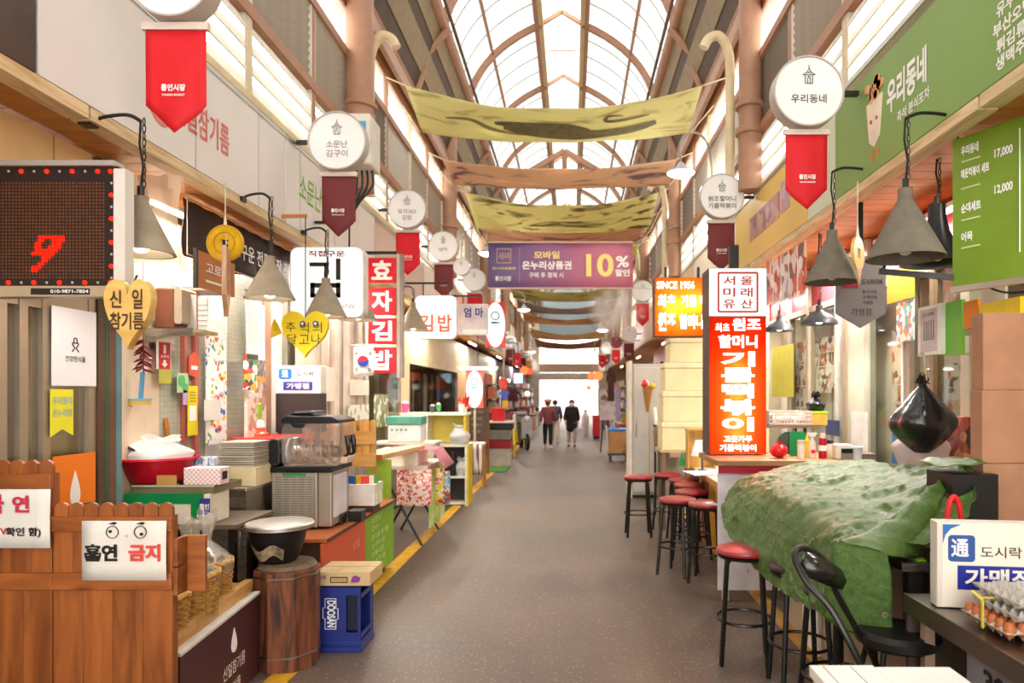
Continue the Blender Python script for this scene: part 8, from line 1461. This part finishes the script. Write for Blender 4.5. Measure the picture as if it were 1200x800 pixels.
t = thing('cone_holder', 'wooden cone holder with a red and white ball on top', 'ornament', (xat(758, 11.0), 10.9, 0)); MB().lathe([(0.02, 1.42), (0.05, 1.6), (0.08, 1.82), (0.07, 1.82), (0.0, 1.5)], 16).build('cone', mat('#a8743c', 0.5), t, smooth=True); MB().ball((-0.04, 0, 1.87), 0.065, 12, 8).build('striped_ball', photo_print(72, ['#d8342c', '#f2ece4', '#d8342c', '#f2ece4'], 22), t, smooth=True); MB().ball((0.08, 0, 1.83), 0.05, 12, 8).build('yellow_ball', mat('#e8c02a', 0.4), t, smooth=True); MB().cyl((0.03, 0, 0), (0.03, 0, 1.45), 0.012, n=8).build('stick', mat('#c8a878', 0.5), t)
t = thing('lined_carton', 'brown cardboard box with a blue liner on a trolley', 'box', (xat(714, 17.2), 17.2, 0.22)); MB().box(0, 0.52, 0, 0.45, 0, 0.55).build('box', mat('#b07f4c', 0.7, var=0.08), t); MB().box(-0.01, 0.53, -0.01, 0.46, 0.551, 0.62).build('blue_liner', mat('#3a86d0', 0.3), t, bevel=0.02); MB().prism([(0.05, 0.62), (0.12, 0.62), (0.1, 0.82)], 0.1, 0.2).build('liner_corner', mat('#5aa0dc', 0.3), t)
t = thing('trolley', 'low wheeled trolley under the lined box', 'trolley', (xat(712, 17.2), 17.15, 0)); MB().box(0, 0.58, 0, 0.55, 0.17, 0.219).build('deck', DKG, t)
for x in (0.08, 0.5):
    for y in (0.06, 0.48): MB().cyl((x-0.02, y, 0.08), (x+0.02, y, 0.08), 0.08, n=14).build('wheel', BLACK, t)
m = MB(); m.tube([(0.0, 0.02, 0.2), (-0.02, 0.02, 0.9), (-0.02, 0.5, 0.9), (0.0, 0.5, 0.2)], 0.014, 6); m.build('handle', mat('#d8d0c4', 0.4), t)
t = thing('easel_poster', 'food poster on a folding easel deep on the right', 'poster', (xat(703, 20), 20, 0)); MB().box(0, 0.46, 0, 0.03, 0.95, 1.85).build('poster', photo_print(73, ['#d8ccc4', '#b8a8a8', '#8a5a44', '#c8b8b8', '#d8ccc4'], 6), t); MB().beam((0.02, 0.02, 0), (0.1, 0.05, 1.0), 0.03, 0.03).build('leg', BLACK, t); MB().beam((0.44, 0.02, 0), (0.36, 0.05, 1.0), 0.03, 0.03).build('leg', BLACK, t); MB().beam((0.23, 0.5, 0), (0.23, 0.04, 1.6), 0.03, 0.03).build('rear_leg', BLACK, t); MB().box(0.47, 0.6, 0.0, 0.05, 0.9, 1.9).build('lilac_towel', mat('#b8a4c8', 0.7), t)
t = thing('red_post_box', 'red bin at the alley edge deep on the right', 'bin', (xat(699, 26), 26, 0)); MB().box(-0.14, 0.14, 0, 0.3, 0.1, 0.85).build('bin', mat('#c81428', 0.4), t, bevel=0.02); MB().box(-0.15, 0.15, -0.01, 0.31, 0.851, 0.9).build('lid', mat('#a81020', 0.4), t); MB().box(-0.12, 0.12, 0.02, 0.28, 0, 0.1).build('foot', BLACK, t)
t = thing('white_bin', 'white sack bin beyond the walker in black', 'bin', (xat(686, 29), 29, 0)); MB().lathe([(0.13, 0), (0.16, 0.6), (0.12, 0.85), (0.05, 0.95)], 16).build('sack', mat('#ece4e4', 0.6), t, smooth=True); MB().cyl((0, 0, 0.9), (0, 0, 1.05), 0.05, 0.08, n=10).build('knot', mat('#d8ccd0', 0.6), t)
RF = sempty('wall_front_far_right', 'shop fronts along the right side in the middle distance')
for y0, y1, z0, z1, mt in ((9.0, 11.0, 0, 3.06, mat('#e8d8ac', 0.6, var=0.06)), (11.9, 14.5, 2.3, 3.06, mat('#d8b8ac', 0.6)), (11.9, 15.4, 0, 2.3, mat('#4a3a30', 0.6, var=0.2)), (14.5, 20.8, 2.4, 3.06, mat('#d8a8a0', 0.6)), (17.3, 20.8, 0, 2.4, mat('#3c2f2a', 0.6, var=0.2))): MB().box(2.5, 2.6, y0, y1, z0, z1).build('panel', mt, RF)
for y in (12.0, 13.0, 14.0, 15.2, 17.4, 18.6, 19.8): MB().box(2.42, 2.5, y, y+0.09, 0, 2.6).build('post', mat('#6a5040', 0.5), RF)
# air conditioner, wall cables
t = thing('air_conditioner', 'white wall air conditioner box with a blue label', 'air conditioner', (-2.13, 6.4, zat(200, 6.6))); MB().box(-0.13, 0, 0.1, 0.14, 0.2, 0.24).build('bracket', BLKMET, t); MB().box(0, 0.24, 0, 0.35, 0, 0.48).build('case', mat('#e6e2d8', 0.45), t, bevel=0.02); MB().box(0.27, 0.272, 0.0, 0.0, 0.0, 0.0).build('seam', INK2, t) if False else None
MB().box(0.07, 0.2, -0.004, 0, 0.12, 0.40).build('blue_label', mat('#5aa4d8', 0.4), t); MB().disc(0.135, 0.31, 0.045, -0.008, -0.004, 20).build('round_mark', WHITE, t); MB().box(0.08, 0.19, -0.006, -0.004, 0.13, 0.18).build('white_strip', WHITE, t)
for k in range(4): m = MB(); m.tube(spline([(0.05+0.05*k, 0.2, 0.0), (0.05+0.05*k, 0.2, -0.15), (0.02+0.02*k, 0.2, -0.3), (0.0, 0.2, -0.35-0.03*k)], 6), 0.012, 6); m.build('cable', BLKMET, t)
# ================================================================ people
def skin_mesh(name, verts, edges, rads, root, mt, parent, sub=2):
    me = bpy.data.meshes.new(name); me.from_pydata([tuple(v) for v in verts], edges, []); me.materials.append(mt)
    o = bpy.data.objects.new(name, me); COL.objects.link(o); o.parent = parent
    md = o.modifiers.new('skin', 'SKIN'); md.use_smooth_shade = True
    lay = me.skin_vertices[0].data
    for i, r_ in enumerate(rads): lay[i].radius = (r_ if isinstance(r_, tuple) else (r_, r_)); lay[i].use_root = (i == root)
    s = o.modifiers.new('subdivision', 'SUBSURF'); s.levels = 1; s.render_levels = sub
    return o
SKIN_ = mat('#d9a98a', 0.5, var=0.04, name='skin')
def person(label, loc, rotz, ht, coat, trousers, hair, hem, shoes='#e8e4e0', stride=0.10, hat=None, mask=False, coatr=1.0, skirt=False):
    t = thing('person', label, 'person', loc, rotz); k = ht/1.65
    V = lambda x, y, z: Vector((x, y, z))*k
    s = stride
    J = {'pel': V(0, 0, .90), 'sp': V(0, .0, 1.08), 'ch': V(0, -.01, 1.26), 'nk': V(0, -.01, 1.42), 'hd': V(0, -.02, 1.50), 'top': V(0, -.02, 1.62)}
    names = ['pel', 'sp', 'ch', 'nk', 'hd', 'top']; vs = [J[n] for n in names]; rd = [(.13, .10), (.12, .09), (.14, .09), .05, (.082, .095), (.06, .07)]; ed = [(0, 1), (1, 2), (2, 3), (3, 4), (4, 5)]
    def chain(start, pts):
        p = start
        for q, r_ in pts: vs.append(q); rd.append(r_*k); ed.append((p, len(vs)-1)); p = len(vs)-1
        return p
    rd = [tuple(a*k for a in r_) if isinstance(r_, tuple) else r_*k for r_ in rd]
    for sx in (-1, 1):
        f = s*sx
        chain(0, [(V(sx*.09, 0, .84), .085), (V(sx*.095, -f*.6, .47), .06), (V(sx*.095, -f*.8+.02, .10), .04), (V(sx*.10, -f*.8-.10, .03), .03)])
        e = chain(2, [(V(sx*.17, 0, 1.36), .06), (V(sx*.21, .02+f*.3, 1.10), .045), (V(sx*.22, -.02+f*.8, .88), .035), (V(sx*.222, -.04+f*.9, .82), (.03))])
        for fi, (dx, l_) in enumerate(((-.02, .065), (-.007, .075), (.007, .07), (.02, .058))): chain(e, [(V(sx*.222+dx*.3, -.05+f*.9+dx, .82-l_*.5), .009), (V(sx*.222-sx*.012, -.055+f*.9+dx, .82-l_), .008)])
        chain(e, [(V(sx*.205, -.075+f*.9, .80), .010), (V(sx*.195, -.085+f*.9, .775), .008)])
    skin_mesh('body', vs, ed, rd, 0, SKIN_, t)
    # face: nose, eyes, mouth, ears
    MB().tube([V(0, -.105, 1.545), V(0, -.128, 1.51), V(0, -.11, 1.50)], [.008*k, .014*k, .008*k], 6).build('nose', SKIN_, t, smooth=True)
    for sx in (-1, 1): MB().ball(V(sx*.032, -.103, 1.548), .010*k, 8, 6).build('eye', mat('#2a1c18', 0.3), t); MB().ball(V(sx*.088, -.02, 1.53), .024*k, 8, 6, sx=.4).build('ear', SKIN_, t)
    MB().tube([V(-.022, -.104, 1.472), V(0, -.108, 1.47), V(.022, -.104, 1.472)], .005*k, 5).build('mouth', mat('#a8524a', 0.5), t)
    if mask: MB().ball(V(0, -.075, 1.49), .06*k, 12, 8, sy=.75, sz=.8).build('face_mask', mat('#f0eef0', 0.6), t, smooth=True)
    # clothes
    cv, cr, ce = [V(0, 0, hem), V(0, 0, .95), V(0, 0, 1.12), V(0, -.01, 1.28), V(0, -.01, 1.41)], [((.19 if skirt else .165)*coatr, .14*coatr), (.175*coatr, .135*coatr), (.165*coatr, .13*coatr), (.175*coatr, .125*coatr), (.08, .075)], [(0, 1), (1, 2), (2, 3), (3, 4)]
    cr = [tuple(a*k for a in r_) for r_ in cr]
    for sx in (-1, 1):
        f = s*sx; b0 = len(cv); cv += [V(sx*.18, 0, 1.35), V(sx*.225, .02+f*.3, 1.10), V(sx*.235, -.01+f*.7, .90)]; cr += [.085*k, .072*k, .058*k]; ce += [(3, b0), (b0, b0+1), (b0+1, b0+2)]
    skin_mesh('coat', cv, ce, cr, 0, mat(coat, 0.8, var=0.12, scale=14), t)
    tv, tr_, te = [V(0, 0, .92)], [(.14*k, .11*k)], []
    for sx in (-1, 1):
        f = s*sx; b0 = len(tv); tv += [V(sx*.09, 0, .80), V(sx*.097, -f*.6, .47), V(sx*.097, -f*.8+.02, .11)]; tr_ += [.105*k, .078*k, .06*k]; te += [(0, b0), (b0, b0+1), (b0+1, b0+2)]
    skin_mesh('trousers', tv, te, tr_, 0, mat(trousers, 0.8, var=0.1), t)
    for sx in (-1, 1):
        f = s*sx; c = V(sx*.10, -f*.8-.045, .0); m = MB(); m.ball((c.x, c.y, .045*k), .075*k, 12, 8, sx=.62, sy=1.7, sz=.6); m.v = [(x, y, max(0.002, z)) for x, y, z in m.v]; m.build('shoe', mat(shoes, 0.5), t, smooth=True)
    hm = MB(); hm.ball(V(0, .008, 1.56), .108*k, 16, 10, sx=.95, sy=1.02, sz=.95); hm.v = [(x, y+(.05*k if (y < -.03*k and z < 1.57*k) else 0), z) for x, y, z in hm.v]; hm.build('hair', mat(hair, 0.6, var=0.15), t, smooth=True)
    if hat: MB().lathe([(0, .09), (.09, .08), (.135, .04), (.13, .01), (.10, -.01), (0, -.01)], 20, tuple(V(0, .0, 1.60))).build('beret', mat(hat, 0.8, var=0.1), t, smooth=True)
    return t, k
d = 21.6; person('person in a maroon jacket and tan beret walking away', (xat(642, d), d, 0), R(180), 1.52, '#8c4a48', '#1d1b1d', '#7a4a34', .72, '#e8e0dc', .12, hat='#c9a06a')
d = 24.2; person('person in a navy jacket walking beside the maroon jacket', (xat(650.5, d), d, 0), R(180), 1.50, '#4a4860', '#c8b8a8', '#2a2226', .74, '#d8c8b8', .10)
d = 22.2; t, k = person('person in a long black coat and mask walking towards us', (xat(670, d), d, 0), 0, 1.52, '#1e1c1e', '#b9a8a0', '#1c1416', .50, '#2a2626', .13, mask=True, coatr=1.18, skirt=True)
MB().ball((0, -.02*k, 1.585*k), .125*k, 14, 8, sy=.9, sz=.8).build('hood', mat('#232022', 0.8), t, smooth=True) if False else None
m = MB(); m.tube([(.105*k*math.cos(R(a)), -.02*k+.105*k*math.sin(R(a))*.9, 1.43*k) for a in range(0, 360, 24)], .035*k, 8, closed=True); m.build('scarf', mat('#b99a90', 0.8, var=0.15), t, smooth=True)
t = thing('shopping_bag', 'pale shopping bag carried by the person in black', 'bag', (xat(670, d)+.27, d-.08, .30)); MB().prism([(-.10, 0), (.10, 0), (.12, .32), (-.12, .32)], -.06, .06).build('bag', mat('#d8d4d6', 0.5), t, bevel=.01); m = MB(); m.tube(spline([(-.06, 0, .32), (-.05, 0, .46), (.05, 0, .46), (.06, 0, .32)], 5), .008, 6); m.build('handle', mat('#a89c9c', 0.5), t)
# ================================================================ steam by the rice cake stall
def steam_mat():
    m = bpy.data.materials.new('drifting_steam'); m.use_nodes = True; N = m.node_tree.nodes; L = m.node_tree.links; N.clear(); o = N.new('ShaderNodeOutputMaterial'); v = N.new('ShaderNodeVolumeScatter'); v.inputs['Color'].default_value = (0.98, 0.96, 0.95, 1)
    tc = N.new('ShaderNodeTexCoord'); n = N.new('ShaderNodeTexNoise'); n.inputs['Scale'].default_value = 2.2; n.inputs['Detail'].default_value = 4; n.inputs['Distortion'].default_value = 0.8; L.new(tc.outputs['Object'], n.inputs['Vector'])
    ln = N.new('ShaderNodeVectorMath'); ln.operation = 'LENGTH'; L.new(tc.outputs['Object'], ln.inputs[0])
    mr = N.new('ShaderNodeMapRange'); mr.inputs[1].default_value = 0.25; mr.inputs[2].default_value = 0.62; mr.inputs[3].default_value = 1; mr.inputs[4].default_value = 0; L.new(ln.outputs['Value'], mr.inputs[0])
    r = N.new('ShaderNodeMapRange'); r.inputs[1].default_value = 0.42; r.inputs[2].default_value = 0.68; L.new(n.outputs[0], r.inputs[0])
    mu = N.new('ShaderNodeMath'); mu.operation = 'MULTIPLY'; L.new(mr.outputs[0], mu.inputs[0]); L.new(r.outputs[0], mu.inputs[1]); m3 = N.new('ShaderNodeMath'); m3.operation = 'MULTIPLY'; m3.inputs[1].default_value = 4.0; L.new(mu.outputs[0], m3.inputs[0]); L.new(m3.outputs[0], v.inputs['Density']); L.new(v.outputs[0], o.inputs['Volume']); return m
p = at(723, 358, 13.2); o = MB().ball((0, 0, 0), 0.65, 16, 12).build('steam', steam_mat(), None, loc=p); tag(o, 'grey steam cloud drifting beside the purple banner', 'steam'); o['kind'] = 'stuff'
bpy.data.objects.remove(_fo)
